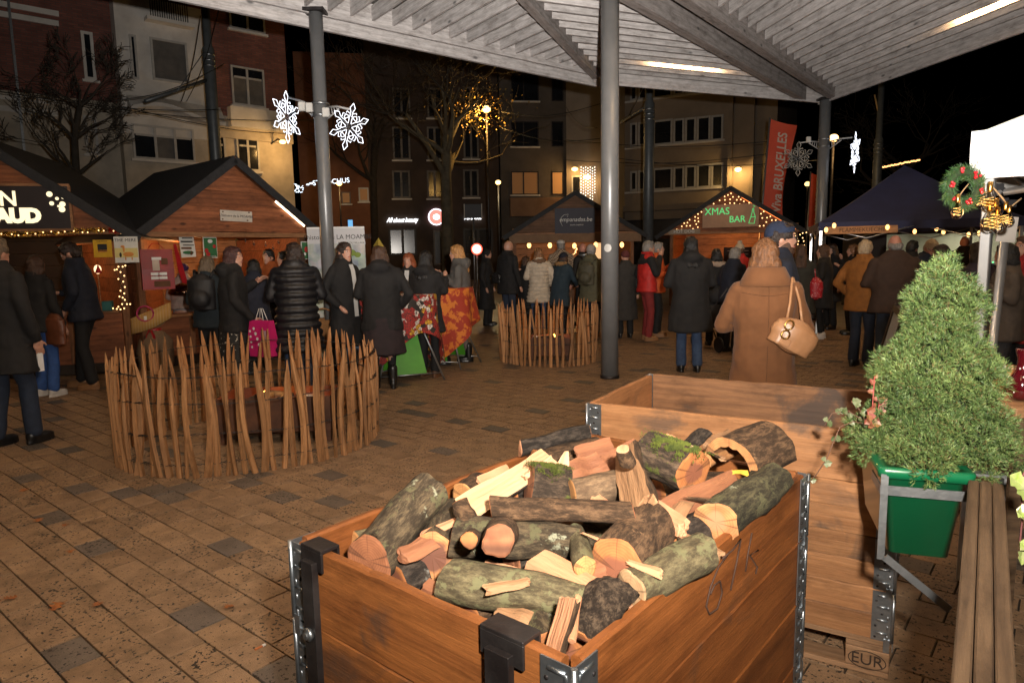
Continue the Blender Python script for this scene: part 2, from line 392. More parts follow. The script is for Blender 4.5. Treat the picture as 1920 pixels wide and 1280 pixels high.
mb = MB(); poly = [A0, C1, C2, B0]; mb.prism([(p.x, p.y) for p in poly], CZ+.46, CZ+.52); mb.build('roof_deck', DECK, canopy)
# fascia boards: an outer lower one and an inner upper one, with a shadow gap
def inward(d): return V((d.y, -d.x, 0))
nl, nm_, nr = V((.64, -.768, 0)), V((EM.y, -EM.x, 0)), V((-1, -.17, 0)).normalized()
beam('fascia_board', A0, C1-EL*.02, .06, .22, CZ, GREYW)
beam('fascia_board', A0+nl*.16, C1+nl*.16+EM*.02, .05, .30, CZ+.13, GREYW)
beam('fascia_board', C1+nm_*.10, C2+nm_*.10, .05, .36, CZ+.03, GREYW)
beam('fascia_board', C2+nr*.10-ER*.0, B0+nr*.10, .05, .42, CZ+.02, GREYW)
beam('soffit_batten', A0+nl*.085, C1+nl*.085, .03, .05, CZ+.16, GREYW2)
# hip beams
H1 = V((-1.42, -4.0, 0)).normalized(); H2 = V((-.62, -.785, 0)).normalized()
beam('hip_beam', C1+H1*.25, C1+H1*17, .13, .34, CZ+.09, GREYW2)
perp = V((-H2.y, H2.x, 0))
beam('hip_beam', C2+H2*.42-perp*.27, C2+H2*17-perp*.27, .16, .36, CZ+.06, GREYW2)
beam('hip_beam', C2+H2*.42+perp*.27, C2+H2*17+perp*.27, .16, .36, CZ+.06, GREYW2)
# slats, each a board on edge
SD = .20
def isect(p, d, q, e):
    k = d.x*e.y-d.y*e.x
    return None if abs(k) < 1e-6 else ((q.x-p.x)*e.y-(q.y-p.y)*e.x)/k
dl = V((.57, -.82, 0)).normalized()
for k in range(1, 44):                                  # left field: square to its eave, ending on the first hip
    a = C1+EL*(.22+.326*k)+nl*.19; tt = isect(a, dl, C1, H1)
    e = a+dl*min(tt-.07 if tt and tt > 0 else 15, 13)
    if (e-a).length > .15: beam('slat', a, e, .04, SD, CZ+.20, GREYW, ch=.003)
hq2 = perp*-.36 if (C1-C2).dot(perp) < 0 else perp*.36
for k in range(0, 34):                                  # middle field: parallel to its eave, between the hips
    p = C1+nm_*(.30+.282*k)
    t1 = isect(p, EM, C1, H1); t2 = isect(p, EM, C2+hq2, H2)
    a, e = p+EM*(t1+.08), p+EM*(t2-.02)
    if t2-t1 > .3: beam('slat', a, e, .04, SD, CZ+.20, GREYW, ch=.003)
for k in range(0, 30):                                  # right field: parallel to the right eave
    p = C2+nr*(.30+.282*k)
    t1 = isect(p, ER, C2-hq2, H2)
    a, e = p+ER*(t1+.02), p+ER*17
    beam('slat', a, e, .04, SD, CZ+.20, GREYW, ch=.003)
# recessed strip lamps between slats
STRIP = em('warm_strip', (1.0, .62, .30), 60, True)
def strip(a, b, r=True):
    a, b = V(a), V(b); d = b-a; mx = frame((a+b)/2+V((0, 0, CZ+.33)), d)
    mb = MB(); mb.box((0, 0, 0), (d.length, .10, .03), mx=mx); mb.build('strip_lamp', STRIP, canopy)
p = C1+nm_*(.30+.282*2.5); strip(p+EM*.55, p+EM*2.05)
p = C2+nr*(.30+.282*2.5); strip(p+ER*4.5, p+ER*6.)
for x, y in ((-4.2, 4.6), (-1.2, 6.2), (2.2, 6.8), (5.4, 6.4), (-1.8, 2.6), (1.4, 2.4), (4.6, 2.4), (-2.4, -1.), (1.2, -1.6)): strip(V((x, y, 0))-EM*.75, V((x, y, 0))+EM*.75)  # further strips added out of view, above and behind the camera, for ambient light
# columns
def column(p, r, z1, cap=True):
    mb = MB(); mb.lathe([(r, .0), (r, z1)], (p[0], p[1], 0), 32)
    o = mb.build('column', COLUMN, canopy)
    mb = MB(); mb.lathe([(r+.012, 0), (r+.012, .03), (r+.002, .035)], (p[0], p[1], .0), 32); mb.build('base_ring', DARKSTEEL, o)
    if cap: mb = MB(); mb.box((p[0], p[1], z1+.02), (r*3, r*3, .04)); mb.build('head_plate', DARKSTEEL, o)
    return o
column((1.222, 8.46), .108, CZ+.19)
PL = gr(589, 52, CZ); PL = V((PL.x+.06, PL.y-.12, 0)); column((PL.x, PL.y), .09, CZ+.14)
PR = V((6.72, 14.95, 0)); column((PR.x, PR.y), .115, CZ+.05)
column((A0.x+.3, A0.y+.2), .09, CZ); column((-2.2, -1.5), .108, CZ+.19); column((6.5, .5), .108, CZ+.19)
mb = MB(); q = V((1.222, 8.46, 0)); sp_ = V((0, 0, 1.577+(474-463)/1280*8.46)); vd = -V((q.x, q.y, 0)).normalized()
mx = face(q+vd*.1095+V((-.055, 0, 1.66))+V((-.0, -.012, 0)), (1, -.15, 0))
# ================================================================== buildings round the square
BRICK, t, b = nt('old_brick')
co = coords(t, (1, 1, 1), False); sx = N(t, 'SeparateXYZ'); L(t, co, sx.inputs[0]); cx = N(t, 'CombineXYZ')
L(t, sx.outputs[0], cx.inputs[0]); L(t, sx.outputs[2], cx.inputs[1])
bk = N(t, 'TexBrick', Scale=1.); bk.inputs['Color1'].default_value = (.32, .115, .085, 1); bk.inputs['Color2'].default_value = (.21, .075, .06, 1); bk.inputs['Mortar'].default_value = (.13, .10, .085, 1)
bk.inputs['Brick Width'].default_value = .22; bk.inputs['Row Height'].default_value = .07; bk.inputs['Mortar Size'].default_value = .008; L(t, cx.outputs[0], bk.inputs['Vector'])
n = N(t, 'TexNoise', Scale=1.3, Detail=5.); L(t, co, n.inputs['Vector'])
L(t, mixc(t, .7, bk.outputs[0], ramp(t, n.outputs['Fac'], [(.3, (.5, .5, .5)), (.7, (1.1, 1.1, 1.1))]), 'MULTIPLY'), b.inputs['Base Color']); b.inputs['Roughness'].default_value = .85
CREAM = pm('cream_render', (.60, .53, .43), (.42, .37, .30), 1.6, rough=.8, bump=.15, detail=8)
OFFW = pm('off_white_render', (.80, .77, .72), (.62, .59, .55), 1.4, rough=.8, bump=.1, detail=8)
BEIGE = pm('beige_cladding', (.34, .27, .20), (.27, .215, .16), .8, rough=.75)
FRAMEW = flat('white_window_frame', (.55, .54, .52), .5)
GLASS = pm('dark_glass', (.012, .014, .018), (.02, .022, .028), 1.2, rough=.16, spec=.6)
CURT = pm('drawn_blind', (.16, .15, .14), (.11, .105, .1), 3, rough=.5)
DSTONE = pm('dark_facade', (.085, .058, .045), (.05, .036, .03), .9, rough=.85, detail=8)
SHOPF = flat('shop_front', (.035, .03, .03), .5)
LITWARM = em('lit_window_warm', (1., .48, .14), .14)
LITW2 = em('lit_window_dim', (1., .5, .18), .03)
class Facade:
    """a building front through P along d; features are given by the pixels they show at"""
    def __init__(s, root, P, d):
        s.root = root; s.P = V(P); s.d = V((d[0], d[1], 0)).normalized(); s.n = V((s.d.y, -s.d.x, 0))   # n points to the square
    def uv(s, x, y): q = onp(x, y, s.P, s.d)-s.P; return q.dot(s.d), q.z
    def rect(s, x0, y0, x1, y1): 
        u0, za = s.uv(x0, y0); u1, zb = s.uv(x1, y1); return u0, u1, min(za, zb), max(za, zb)
    def blk(s, mb, u0, u1, z0, z1, o0, o1, mi=0):
        mx = M((s.d, s.n, V((0, 0, 1)))).transposed().to_4x4(); mx.translation = V((s.P.x, s.P.y, 0))
        mb.box(((u0+u1)/2, (o0+o1)/2, (z0+z1)/2), (u1-u0, o1-o0, z1-z0), mi, mx); return mb
    def part(s, name, mat, u0, u1, z0, z1, o0, o1, parent=None): return s.blk(MB(), u0, u1, z0, z1, o0, o1).build(name, mat, parent or s.root)
    def window(s, x0, y0, x1, y1, bars=(), trans=None, off=0., fw=.07, glass=GLASS, frame_=FRAMEW, sill=True, panes=None):
        u0, u1, z0, z1 = s.rect(x0, y0, x1, y1); o = off
        mb = MB()
        s.blk(mb, u0, u1, z0, z0+fw, o+.005, o+.06); s.blk(mb, u0, u1, z1-fw, z1, o+.005, o+.06); s.blk(mb, u0, u0+fw, z0+fw, z1-fw, o+.005, o+.06); s.blk(mb, u1-fw, u1, z0+fw, z1-fw, o+.005, o+.06)
        edges = [u0+fw]+[u0+(u1-u0)*k for k in bars]+[u1-fw]
        for k in bars: c = u0+(u1-u0)*k; s.blk(mb, c-fw*.6, c+fw*.6, z0+fw, z1-fw, o+.006, o+.055)
        zt = z0+(z1-z0)*trans if trans else None
        if zt: 
            for a, c in zip(edges[:-1], edges[1:]): s.blk(mb, a+fw*.6, c-fw*.6, zt-fw*.5, zt+fw*.5, o+.007, o+.05)
        w = mb.build('window', frame_, s.root)
        zs = [z0+fw, zt, z1-fw] if zt else [z0+fw, z1-fw]
        i = 0
        for a, c in zip(edges[:-1], edges[1:]):
            for zl, zh in zip(zs[:-1], zs[1:]):
                g = (panes or {}).get(i, glass); i += 1
                s.part('pane', g, a, c, zl, zh, o+.008, o+.02, w)
        if sill: s.part('sill', OFFW, u0-.08, u1+.08, z0-.09, z0-.005, o, o+.12, w)
        return w
def shell(f, u0, u1, z1, depth, mat, z0=0., name='wall'):
    return f.part(name, mat, u0, u1, z0, z1, -depth, 0.)
# ---- brick house with a white bay, on the left
LBP, LBD = (-12.7, 25.0, 0), V((.747, .664, 0)).normalized()
lb = thing('brick_house', 'red brick town house with white bay front behind the left stalls', 'house', (-12.7, 25, 0)); F = Facade(lb, LBP, LBD)
ur = F.uv(541, 200)[0]; ub0 = F.uv(214, 120)[0]; ub1 = F.uv(374, 120)[0]; zmid = F.uv(200, 192)[1]; zlow = F.uv(240, 235)[1]
shell(F, -13, ur, 17, 9, BRICK, zmid); F.part('ground_storey_wall', CREAM, -13, ur+.03, 0, zmid, -9, .03)
for y in (8, 27, 181, 203): u0, z = F.uv(10, y); F.part('stone_band', OFFW, -6.2, F.uv(108, y)[0], z-.1, z+.07, 0, .05)
F.window(150, 58, 181, 152, fw=.09, frame_=OFFW); F.window(155, 216, 186, 290, trans=.62, fw=.08)
# bay: render body proud of the brick, with a narrow and a wide window, balcony above
bay = F.part('bay', OFFW, ub0, ub1, zlow-.35, F.uv(300, 12)[1], .04, .55)
F.window(233, 72, 253, 156, off=.55, sill=False); F.window(272, 77, 346, 165, off=.55, sill=False, glass=CURT)
zr = F.uv(290, 47)[1]; F.part('balcony_slab', OFFW, F.uv(262, 45)[0], F.uv(350, 55)[0], zr-.12, zr, .5, .95)
rail = F.part('balcony_rail', DARKSTEEL, F.uv(268, 20)[0], F.uv(336, 30)[0], zr+.86, zr+.9, .86, .9)
for k in range(17):
    u = F.uv(268, 20)[0]+(F.uv(336, 30)[0]-F.uv(268, 20)[0])*k/16; F.part('baluster', DARKSTEEL, u-.012, u+.012, zr, zr+.86, .865, .895, rail)
# wave-edged hood over the lower windows
u0, u1 = F.uv(232, 218)[0], F.uv(405, 232)[0]; zh = F.uv(300, 222)[1]; mb = MB(); rows = []
for k in range(25):
    u = u0+(u1-u0)*k/24; dz = .22*math.sin(k/24*PI*1.6); rows.append([F.P+F.d*u+F.n*o_+V((0, 0, zh+dz*w_+e_)) for o_, w_, e_ in ((.56, .2, .55), (1.05, 1, .12), (1.05, 1, 0), (.56, .4, -.1))])
mb.loft(rows, smooth=False); mb.build('hood', OFFW, lb)
F.part('bay_base', CREAM, ub0-.05, ub1+.25, 0, zlow-.35, .04, .5)
F.window(238, 236, 358, 308, bars=(.36, .68), trans=.7, off=.52, panes={2: CURT, 3: CURT}); F.part('lintel', OFFW, F.uv(232, 230)[0], F.uv(365, 236)[0], zh-.1, zh, .5, .62)
F.window(428, 20, 497, 66, bars=(.5,)); F.window(431, 122, 498, 204, bars=(.48,), trans=.72, panes={0: CURT, 2: CURT})
zl = F.uv(470, 207)[1]; F.part('ledge', OFFW, F.uv(425, 207)[0], F.uv(527, 220)[0], zl-.75, zl, .03, .4); F.part('cornice', CREAM, F.uv(376, 240)[0], ur+.05, zl-1.15, zl-.75, .03, .16)
F.window(402, 252, 425, 318, trans=.7, off=.03); F.window(441, 256, 487, 322, bars=(.5,), trans=.74, off=.03)
F.part('drainpipe', STEEL, F.uv(28, 150)[0], F.uv(33, 150)[0], 0, 14, 0.01, .12)
mb = MB(); F.blk(mb, ub1+.3, ub1+.32, .1, .2, 0, .1)
p = onp(500, 272, LBP, LBD)
WL = em('sodium_lamp', (1., .62, .2), 60, True)
def wall_lamp(f, x, y, parent, r=.13, power=120, out=.55, name='wall_lamp', col=(1., .55, .17)):
    q = onp(x, y, f.P, f.d); mb = MB(); mb.tube([q, q+f.n*out*.6+V((0, 0, .1)), q+f.n*out], .03, 6); a = mb.build(name, DARKSTEEL, parent)
    mb = MB(); mb.ell(tuple(q+f.n*out-V((0, 0, .06))), (r, r, r*.6), nu=10, nv=6); mb.build('bulb', em('sodium_globe', (1., .60, .2), 5), a)
    l = lamp('wall_lamp_light', 'POINT', q+f.n*(out+.12)-V((0, 0, .25)), power, col, shadow_soft_size=.12); return a
wall_lamp(F, 508, 270, lb, power=85, out=1.1)
# ---- street corner behind the tree: dark old fronts with shops
MBP, MBD = (-7.0, 41.0, 0), V((.985, .17, 0)).normalized()
dk = thing('dark_corner_house', 'dark brick corner house with lit shop signs behind the bare tree', 'house', (-7, 41, 0)); G_ = Facade(dk, MBP, MBD)
um = G_.uv(935, 300)[0]
shell(G_, G_.uv(690, 300)[0], um, 15, 10, DSTONE)
shell(G_, G_.uv(560, 300)[0], G_.uv(690, 300)[0], 13, 9, pm('orange_brown_brick', (.24, .10, .05), (.16, .065, .035), .9, rough=.85), name='neighbour_wall')  # neighbour wall in orange-brown brick
for xs, ys in (((735, 770), (238, 300)), ((735, 770), (320, 372)), ((800, 830), (238, 300)), ((800, 830), (320, 372)), ((868, 898), (235, 298)), ((868, 898), (318, 370)), ((735, 770), (165, 222)), ((800, 830), (165, 222)), ((868, 898), (163, 220))):
    G_.window(xs[0], ys[0], xs[1], ys[1], bars=(.5,), fw=.1, frame_=pm('dull_frame', (.2, .18, .16), (.12, .11, .1), 4))
G_.window(672, 352, 692, 378, fw=.08, glass=LITW2); G_.window(640, 360, 658, 382, fw=.06, glass=LITW2, frame_=pm('dull_frame', (.2, .18, .16)))
for x0, x1 in ((728, 782), (868, 925)): G_.window(x0, 428, x1, 478, bars=(.5,), fw=.12, frame_=SHOPF, sill=False)
G_.window(812, 432, 834, 496, fw=.08, frame_=pm('dull_frame', (.2, .18, .16)), sill=False)
WSIGN = em('white_neon', (.95, .97, 1.), 3.)
def fsign(f, s, x, y, size, mat, shear=0., off=.08, parent=None, **kw):
    q = onp(x, y, f.P, f.d)+f.n*off; return lettering(s, size, face(q, f.d), mat, parent or f.root, shear=shear, ext=.02, **kw)
fsign(G_, 'All about beauty', 754, 413, .36, WSIGN, .35, bold=.008, sx=.75); fsign(G_, 'All about', 886, 408, .36, WSIGN, .35, bold=.008, sx=.75)
q = onp(818, 407, MBP, MBD)+G_.n*.12; mb = MB(); mx = face(q, G_.d); mb.lathe([(.42, -.05), (.42, .03)], n=28, mx=mx); r_ = mb.build('round_sign', em('round_sign_red', (1., .25, .2), 1.6), dk)
mb = MB(); mb.loft([[(a*math.cos(k*PI/8), a*math.sin(k*PI/8), z_) for k in range(16)] for a, z_ in ((.5, -.04), (.5, .02), (.43, .02))], mx=mx, caps=False); mb.build('sign_ring', em('sign_glow', (.9, .85, .95), 2.2), r_)
mb = MB(); mb.ell((0, 0, .04), (.2, .16, .02), mx=mx); mb.build('sign_emblem', em('sign_white', (1., .9, .85), 5), r_)
# ---- plain flats right of the corner, balcony front and a lit stair
mid = thing('balcony_flats', 'dim grey flats with lit first floor rooms behind the centre stall', 'apartment block', (2, 43, 0)); K = Facade(mid, (2.0, 43.0, 0), (.99, .12))
shell(K, K.uv(938, 300)[0], K.uv(1062, 300)[0], 15, 9, pm('grey_flats', (.15, .125, .105), (.10, .085, .07), .8, rough=.8))
for y0, y1, g in ((322, 365, None), (228, 275, None), (140, 190, None)):
    K.window(958, y0, 1010, y1, bars=(.45,), fw=.06, frame_=DARKSTEEL, glass=(LITW2 if g is None and y0 == 322 else GLASS)); K.window(1034, y0, 1056, y1, fw=.06, frame_=DARKSTEEL, glass=(LITWARM if y0 == 322 else GLASS), sill=False)
zb = K.uv(1000, 372)[1]; K.part('balcony_front', pm('orange_dim_panel', (.30, .17, .09), (.22, .12, .06), 1.), K.uv(955, 372)[0], K.uv(1062, 372)[0], zb-1.1, zb, .05, .5)
# ---- beige office block
RBP, RBD = (10.5, 45.0, 0), V((.879, -.478, 0)).normalized()
rb = thing('beige_office_block', 'beige office block with white ribbon windows behind the right stall', 'office block', (10.5, 45, 0)); O = Facade(rb, RBP, RBD)
ur2 = O.uv(1455, 300)[0]; ul = O.uv(1060, 300)[0]
shell(O, ul, ur2, 15.5, 10, BEIGE, 3.6); O.part('ground_storey_wall', SHOPF, ul, ur2, 0, 3.6, -10, -.5)
for y0, y1 in (((252, 275), (236, 262)), ((340, 360), (325, 350)), ((168, 192), (140, 165))):
    pass
def ribbon(yl0, yl1, yr0, yr1):
    """one ribbon of windows between x = 1163 and 1357, pixels at its two ends"""
    xs = [1150, 1170, 1181, 1196, 1214, 1224, 1262, 1284, 1306, 1333, 1357]
    for a, c in zip(xs[:-1], xs[1:]):
        if c-a < 12: continue
        k0, k1 = (a-1163)/194, (c-1163)/194
        ya, yb = yl0+(yr0-yl0)*(k0+k1)/2, yl1+(yr1-yl1)*(k0+k1)/2
        O.window(a+1, ya, c-1, yb, fw=.12, sill=False)
    u0, u1 = O.uv(1148, 280)[0], O.uv(1359, 260)[0]; z = O.uv(1262, (yl1+yr1)/2)[1]; O.part('sill_band', OFFW, u0, u1, z-.14, z-.02, 0, .1)
ribbon(234, 276, 216, 262); ribbon(324, 359, 305, 350); ribbon(166, 192, 136, 166)
LIT3 = em('lit_tree_window', (1., .5, .16), .9)
for x in (1372, 1412): O.part('pilaster', BEIGE, O.uv(x-6, 300)[0], O.uv(x+2, 300)[0], 0, 15.5, 0.002, .35)
zc = O.uv(1262, 388)[1]; O.part('canopy_band', BEIGE, ul, O.uv(1359, 380)[0], zc-.2, zc+.15, 0, .7)
wall_lamp(O, 1388, 318, rb, r=.22, power=150, out=.7, col=(1., .6, .2))
q = onp(1263, 440, RBP, RBD); fsign(O, 'pro', 1265, 433, .62, em('cold_sign', (.75, .85, 1.), 1.0), .2, off=.1)
# ---- stair house with warm wall lamps left of the main column
st = thing('stair_house', 'narrow lit stair front with orange wall lamps beside the office block', 'house', (4.5, 44, 0)); Q = Facade(st, (4.5, 42.5, 0), (.95, -.3))
shell(Q, Q.uv(1062, 300)[0], Q.uv(1150, 300)[0], 15, 6, pm('stair_render', (.36, .30, .24), (.28, .235, .19), 1., rough=.8))
Q.window(1072, 330, 1090, 372, fw=.08, sill=False); wall_lamp(Q, 1081, 317, st, r=.2, power=50, out=.5); wall_lamp(Q, 1104, 332, st, r=.24, power=60, out=.6)
mb = MB()
for k in range(7):
    for j in range(10+k % 3*2):
        q = onp(1094+k*4.2, 316+j*5.2+(k % 2)*2, Q.P, Q.d)+Q.n*.7; mb.ell(tuple(q), .028, nu=6, nv=4)
o = mb.build('icicle_lights', em('icicle_white', (1., .97, .92), 4), st); o['kind'] = 'stuff'
# ================================================================== pallet-collar crates
CRW = wood('orange_crate_wood', (.27, .098, .027), (.17, .056, .016), 'x', rough=.55, bump=.5, rv=.10, ring=4., stain=((.07, .038, .024), 2.6, .56))
CRWy = wood('orange_crate_wood_y', (.25, .086, .023), (.155, .048, .013), 'y', rough=.5, bump=.5, rv=.09, ring=4., stain=((.09, .042, .022), 3., .60))
STW = wood('pine_crate_wood', (.37, .18, .078), (.27, .12, .048), 'x', rough=.6, bump=.5, rv=.16, ring=4., stain=((.11, .068, .045), 3., .58))
STWy = wood('pine_crate_wood_y', (.35, .16, .066), (.25, .108, .042), 'y', rough=.6, bump=.5, rv=.16, ring=4., stain=((.11, .068, .045), 3., .58))
STWd = wood('stained_crate_wood', (.28, .14, .066), (.16, .08, .04), 'x', rough=.65, bump=.4, rv=.05, ring=11., stain=((.06, .045, .038), 3.2, .50))
ZINC = pm('zinc_hinge', (.40, .43, .46), (.27, .30, .33), 22, rough=.36, metal=.92, bump=.1)
PALW = wood('pallet_wood', (.36, .215, .12), (.24, .135, .07), 'x', rough=.75, bump=.4, rv=.12)
def board(parent, c, d, mat, seed, chips=True):
    """one plank, its long axis along x or y, with a worn top edge"""
    ax = 0 if d[0] > d[1] else 1; n = 18; L_ = d[ax]; th = d[1-ax]; rows = []
    r = random.Random(seed)
    for k in range(n+1):
        u = -L_/2+L_*k/n; e = nz((u*3, seed, 0), 2.2)*.0035+(r.random() < .12)*-.003*chips
        sec = [(-th/2, -d[2]/2), (th/2, -d[2]/2), (th/2, d[2]/2-.005+e), (th/2-.005, d[2]/2+e), (-th/2+.005, d[2]/2+e), (-th/2, d[2]/2-.005+e)]
        rows.append([(u, a, z) if ax == 0 else (a, u, z) for a, z in sec])
    if ax: rows = rows[::-1]
    mb = MB(); mb.loft(rows, smooth=False); o = link('board', mb.mesh('board', mat), parent, c); return o
def hinge_mesh(h):
    mb = MB()
    for s, (dx, dy) in ((0, (1, 0)), (1, (0, 1))):     # two leaves, meeting at the corner; the corner lies at 0,0, the box inside +x +y
        w = .062; mx = M.Identity(4) if s == 0 else M(((0, 1, 0, 0), (1, 0, 0, 0), (0, 0, 1, 0), (0, 0, 0, 1)))
        mb.box((w/2+.002, -.0035, h/2), (w, .003, h-.006), 0, mx)
        for z in (.16, .42, .68, .9): mb.tube([(.012, -.005, h*z), (w-.014, -.005, h*z)], [.0045, .0045], 6, 0, mx=mx)
        for z in (.08, .3, .55, .8): mb.ell((w-.011 if z != .55 else w*.5, -.006, h*z), (.0048, .002, .0048), 1, 8, 4, mx=mx)
        for k in range(5): mb.ell((.012, -.005, h*(.1+.19*k)), (.005, .003, .009), 0, 6, 4, mx=mx)
    mb.tube([(-.004, -.004, .003), (-.004, -.004, h-.003)], .006, 8)
    mb.box((.012, -.007, -.012), (.02, .004, .05)); mb.box((-.007, .012, -.012), (.004, .02, .05))
    return mb.mesh('hinge', [ZINC, DARKSTEEL])
HG = .194; HM = hinge_mesh(HG)
def pallet(parent, lx, ly, name='pallet'):
    mb = MB()
    long_x = lx > ly; Lg, Sh = max(lx, ly), min(lx, ly)
    P = lambda a, b_: (a, b_) if long_x else (b_, a)
    S_ = lambda a, b_, z: (a, b_, z) if long_x else (b_, a, z)
    out = []
    for k, w in ((.0725, .145), (.24, .10), (.4, .145), (.56, .10), (.7275, .145)): out.append((S_(Lg/2, k*Sh/.8, .133), S_(Lg, w*Sh/.8-.004, .022)))
    for k in (.0725, Lg/2, Lg-.0725): out.append((S_(k, Sh/2, .111), S_(.145, Sh, .022)))
    for k in (.05, Sh/2, Sh-.05): out.append((S_(Lg/2, k, .011), S_(Lg, .1, .022)))
    for c, d in out:
        mb = MB(); x = (c[0]-(0 if long_x else 0), c[1], c[2]); mb.box(x, (abs(d[0]), abs(d[1]), d[2]-.0015), ch=.002); mb.build('pallet_board', PALW, parent, local=True)
    for i in (.0725, Lg/2, Lg-.0725):
        for j in (.05, Sh/2, Sh-.05):
            a, b_ = P(i, j); mb = MB(); mb.box((a, b_, .061), (.145 if long_x else .1, .1 if long_x else .145, .076), ch=.003); mb.build('pallet_block', PALW, parent, local=True)
def crate(name, label, loc, yaw, lx, ly, mats, seed, split=(), dark=None):
    root = thing(name, label, 'crate', (loc[0], loc[1], 0), yaw); mx_, my_ = mats; th = .023
    pallet(root, lx, ly)
    for lv in range(4):
        z0 = .146+lv*HG; zs = [(z0+HG/2, HG-.003)] if lv not in split else [(z0+HG*.25, HG/2-.002), (z0+HG*.75, HG/2-.002)]
        for j, (zc, h) in enumerate(zs):
            s_ = seed+lv*7+j*3; jt = [rnd.uniform(-.0015, .0015) for _ in range(4)]
            board(root, (lx/2, th/2+jt[0], zc), (lx-.05, th, h), mx_, s_)
            board(root, (lx/2, ly-th/2+jt[1], zc), (lx-.05, th, h), dark if (dark and lv == 3) else mx_, s_+1)
            board(root, (th/2+jt[2], ly/2, zc), (th, ly-.05, h), my_, s_+2)
            board(root, (lx-th/2+jt[3], ly/2, zc), (th, ly-.05, h), my_, s_+4)
        for x, y, a in ((0, 0, 0), (lx, 0, PI/2), (lx, ly, PI), (0, ly, -PI/2)): link('hinge', HM, root, (x, y, z0-.002), (0, 0, a))
    return root
CA = crate('log_crate', 'orange-brown wooden crate heaped with firewood in the foreground', (-.5241, 1.5326), -.6969, .8, 1.2, (CRW, CRWy), 3)
CB = crate('empty_pallet_crate', 'taller pale pine crate on a stamped pallet behind the firewood', (.3288, 2.939), -.5398, 1.2, .8, (STW, STWy), 41, split=(0, 1, 2), dark=STWd)
# steel strap brackets hooked over the front board of the firewood crate
def bracket(x, w):
    mb = MB(); zt = .146+4*HG
    mb.box((x, .0085, zt+.006), (w, .05, .008), ch=.001); mb.box((x, -.0135, zt-.02), (w, .006, .045), ch=.001); mb.box((x, .030, zt-.02), (w, .006, .045))
    mb.box((x, -.022, zt-.30), (w*.56, .016, .56), ch=.001); mb.tube([(x-w*.2, -.014, zt-.044), (x+w*.2, -.014, zt-.044)], .006, 6)
    o = mb.build('strap_bracket', DARKSTEEL, CA, local=True)
    mb = MB(); mb.lathe([(.016, 0), (.016, .008), (.009, .0085), (.009, .014)], n=6, mx=T(x, -.030, zt-.19) @ M.Rotation(PI/2, 4, 'X')); mb.build('bolt', ZINC, o, local=True)
bracket(.098, .078); bracket(.66, .098)
# hand-drawn chalk-black scrawl on the right side board
p0 = wm(CA) @ V((.8, 0, 0)); ds = (wm(CA).to_3x3() @ V((0, 1, 0)))
INK = flat('marker_ink', (.05, .022, .012), .8)
mb = MB(); off = wm(CA).to_3x3() @ V((.0025, 0, 0))
for st_ in ([(1365, 1035), (1345, 1062), (1330, 1100), (1322, 1135), (1328, 1150), (1343, 1140), (1352, 1110), (1348, 1088), (1338, 1095), (1330, 1112)], [(1352, 1046), (1372, 1030), (1387, 1010), (1380, 1050), (1368, 1105)], [(1408, 998), (1400, 1040), (1396, 1070)], [(1420, 1030), (1404, 1040), (1418, 1062), (1415, 1075)]):
    mb.tube([onp(x, y, p0, ds)+off for x, y in st_], .0022, 5)
mb.build('handwritten_mark', INK, CA)
# EUR brand burnt into the corner block of the pallet
EURI = flat('burnt_brand', (.035, .02, .012), .9)
mbm = wm(CB) @ face((1.128, -.0025, .056), (1, 0, 0))
lettering('EUR', .06, mbm, EURI, CB, ext=.001)
mb = MB(); mb.tube([mbm @ V((.062*math.cos(a), .034*math.sin(a), 0)) for a in [k*PI/14 for k in range(29)]], .0016, 5); mb.build('brand_ring', EURI, CB)
# ================================================================== firewood
def bark_mat(name, c1, c2, patches=(), ridge=.5, rough=.9, along=.35):
    if name in MATS: return MATS[name]
    m, t, b = nt(name); co = coords(t, (along, 1, 1)); co1 = coords(t)
    n = N(t, 'TexNoise', Scale=64., Detail=9., Roughness=.78); L(t, co, n.inputs['Vector'])
    c = ramp(t, n.outputs['Fac'], [(.33, tuple(x*.6 for x in c2)), (.46, c2), (.6, c1), (.75, tuple(x*1.6 for x in c1))])
    for col, sc, th in patches:
        p = N(t, 'TexNoise', Scale=sc, Detail=6., Roughness=.7); L(t, co1, p.inputs['Vector'])
        c = mixc(t, ramp(t, p.outputs['Fac'], [(th, (0, 0, 0)), (th+.05, (.9, .9, .9))]), c, col)
    c = vary(t, c, .12)
    L(t, c, b.inputs['Base Color']); b.inputs['Roughness'].default_value = rough; b.inputs['Specular IOR Level'].default_value = .25
    n2 = N(t, 'TexNoise', Scale=95., Detail=6., Roughness=.7); L(t, co, n2.inputs['Vector'])
    ad = N(t, 'Math', operation='ADD'); L(t, n.outputs['Fac'], ad.inputs[0]); L(t, n2.outputs['Fac'], ad.inputs[1])
    bp = N(t, 'Bump', Strength=ridge, Distance=.012); L(t, ad.outputs[0], bp.inputs['Height']); L(t, bp.outputs[0], b.inputs['Normal'])
    MATS[name] = m; return m
LICH = ((.27, .28, .20), 15., .62); YEL = ((.30, .21, .02), 9., .70); GRN = ((.105, .10, .052), 16., .55)
B_LICH = bark_mat('lichen_bark', (.115, .085, .05), (.038, .028, .018), (GRN, LICH, ((.33, .34, .27), 8., .66)))
B_YEL = bark_mat('mossy_smooth_bark', (.155, .13, .072), (.07, .056, .032), (((.15, .145, .075), 24., .55), YEL), .3)
B_BRN = bark_mat('brown_bark', (.125, .073, .04), (.04, .024, .014), (((.17, .10, .055), 14., .58),), .55)
B_DRK = bark_mat('dark_wet_bark', (.075, .058, .045), (.022, .017, .014), (((.2, .2, .18), 16., .66),), .7, .7)
B_RGH = bark_mat('cracked_bark', (.15, .105, .07), (.035, .024, .017), (), 1., along=1.)
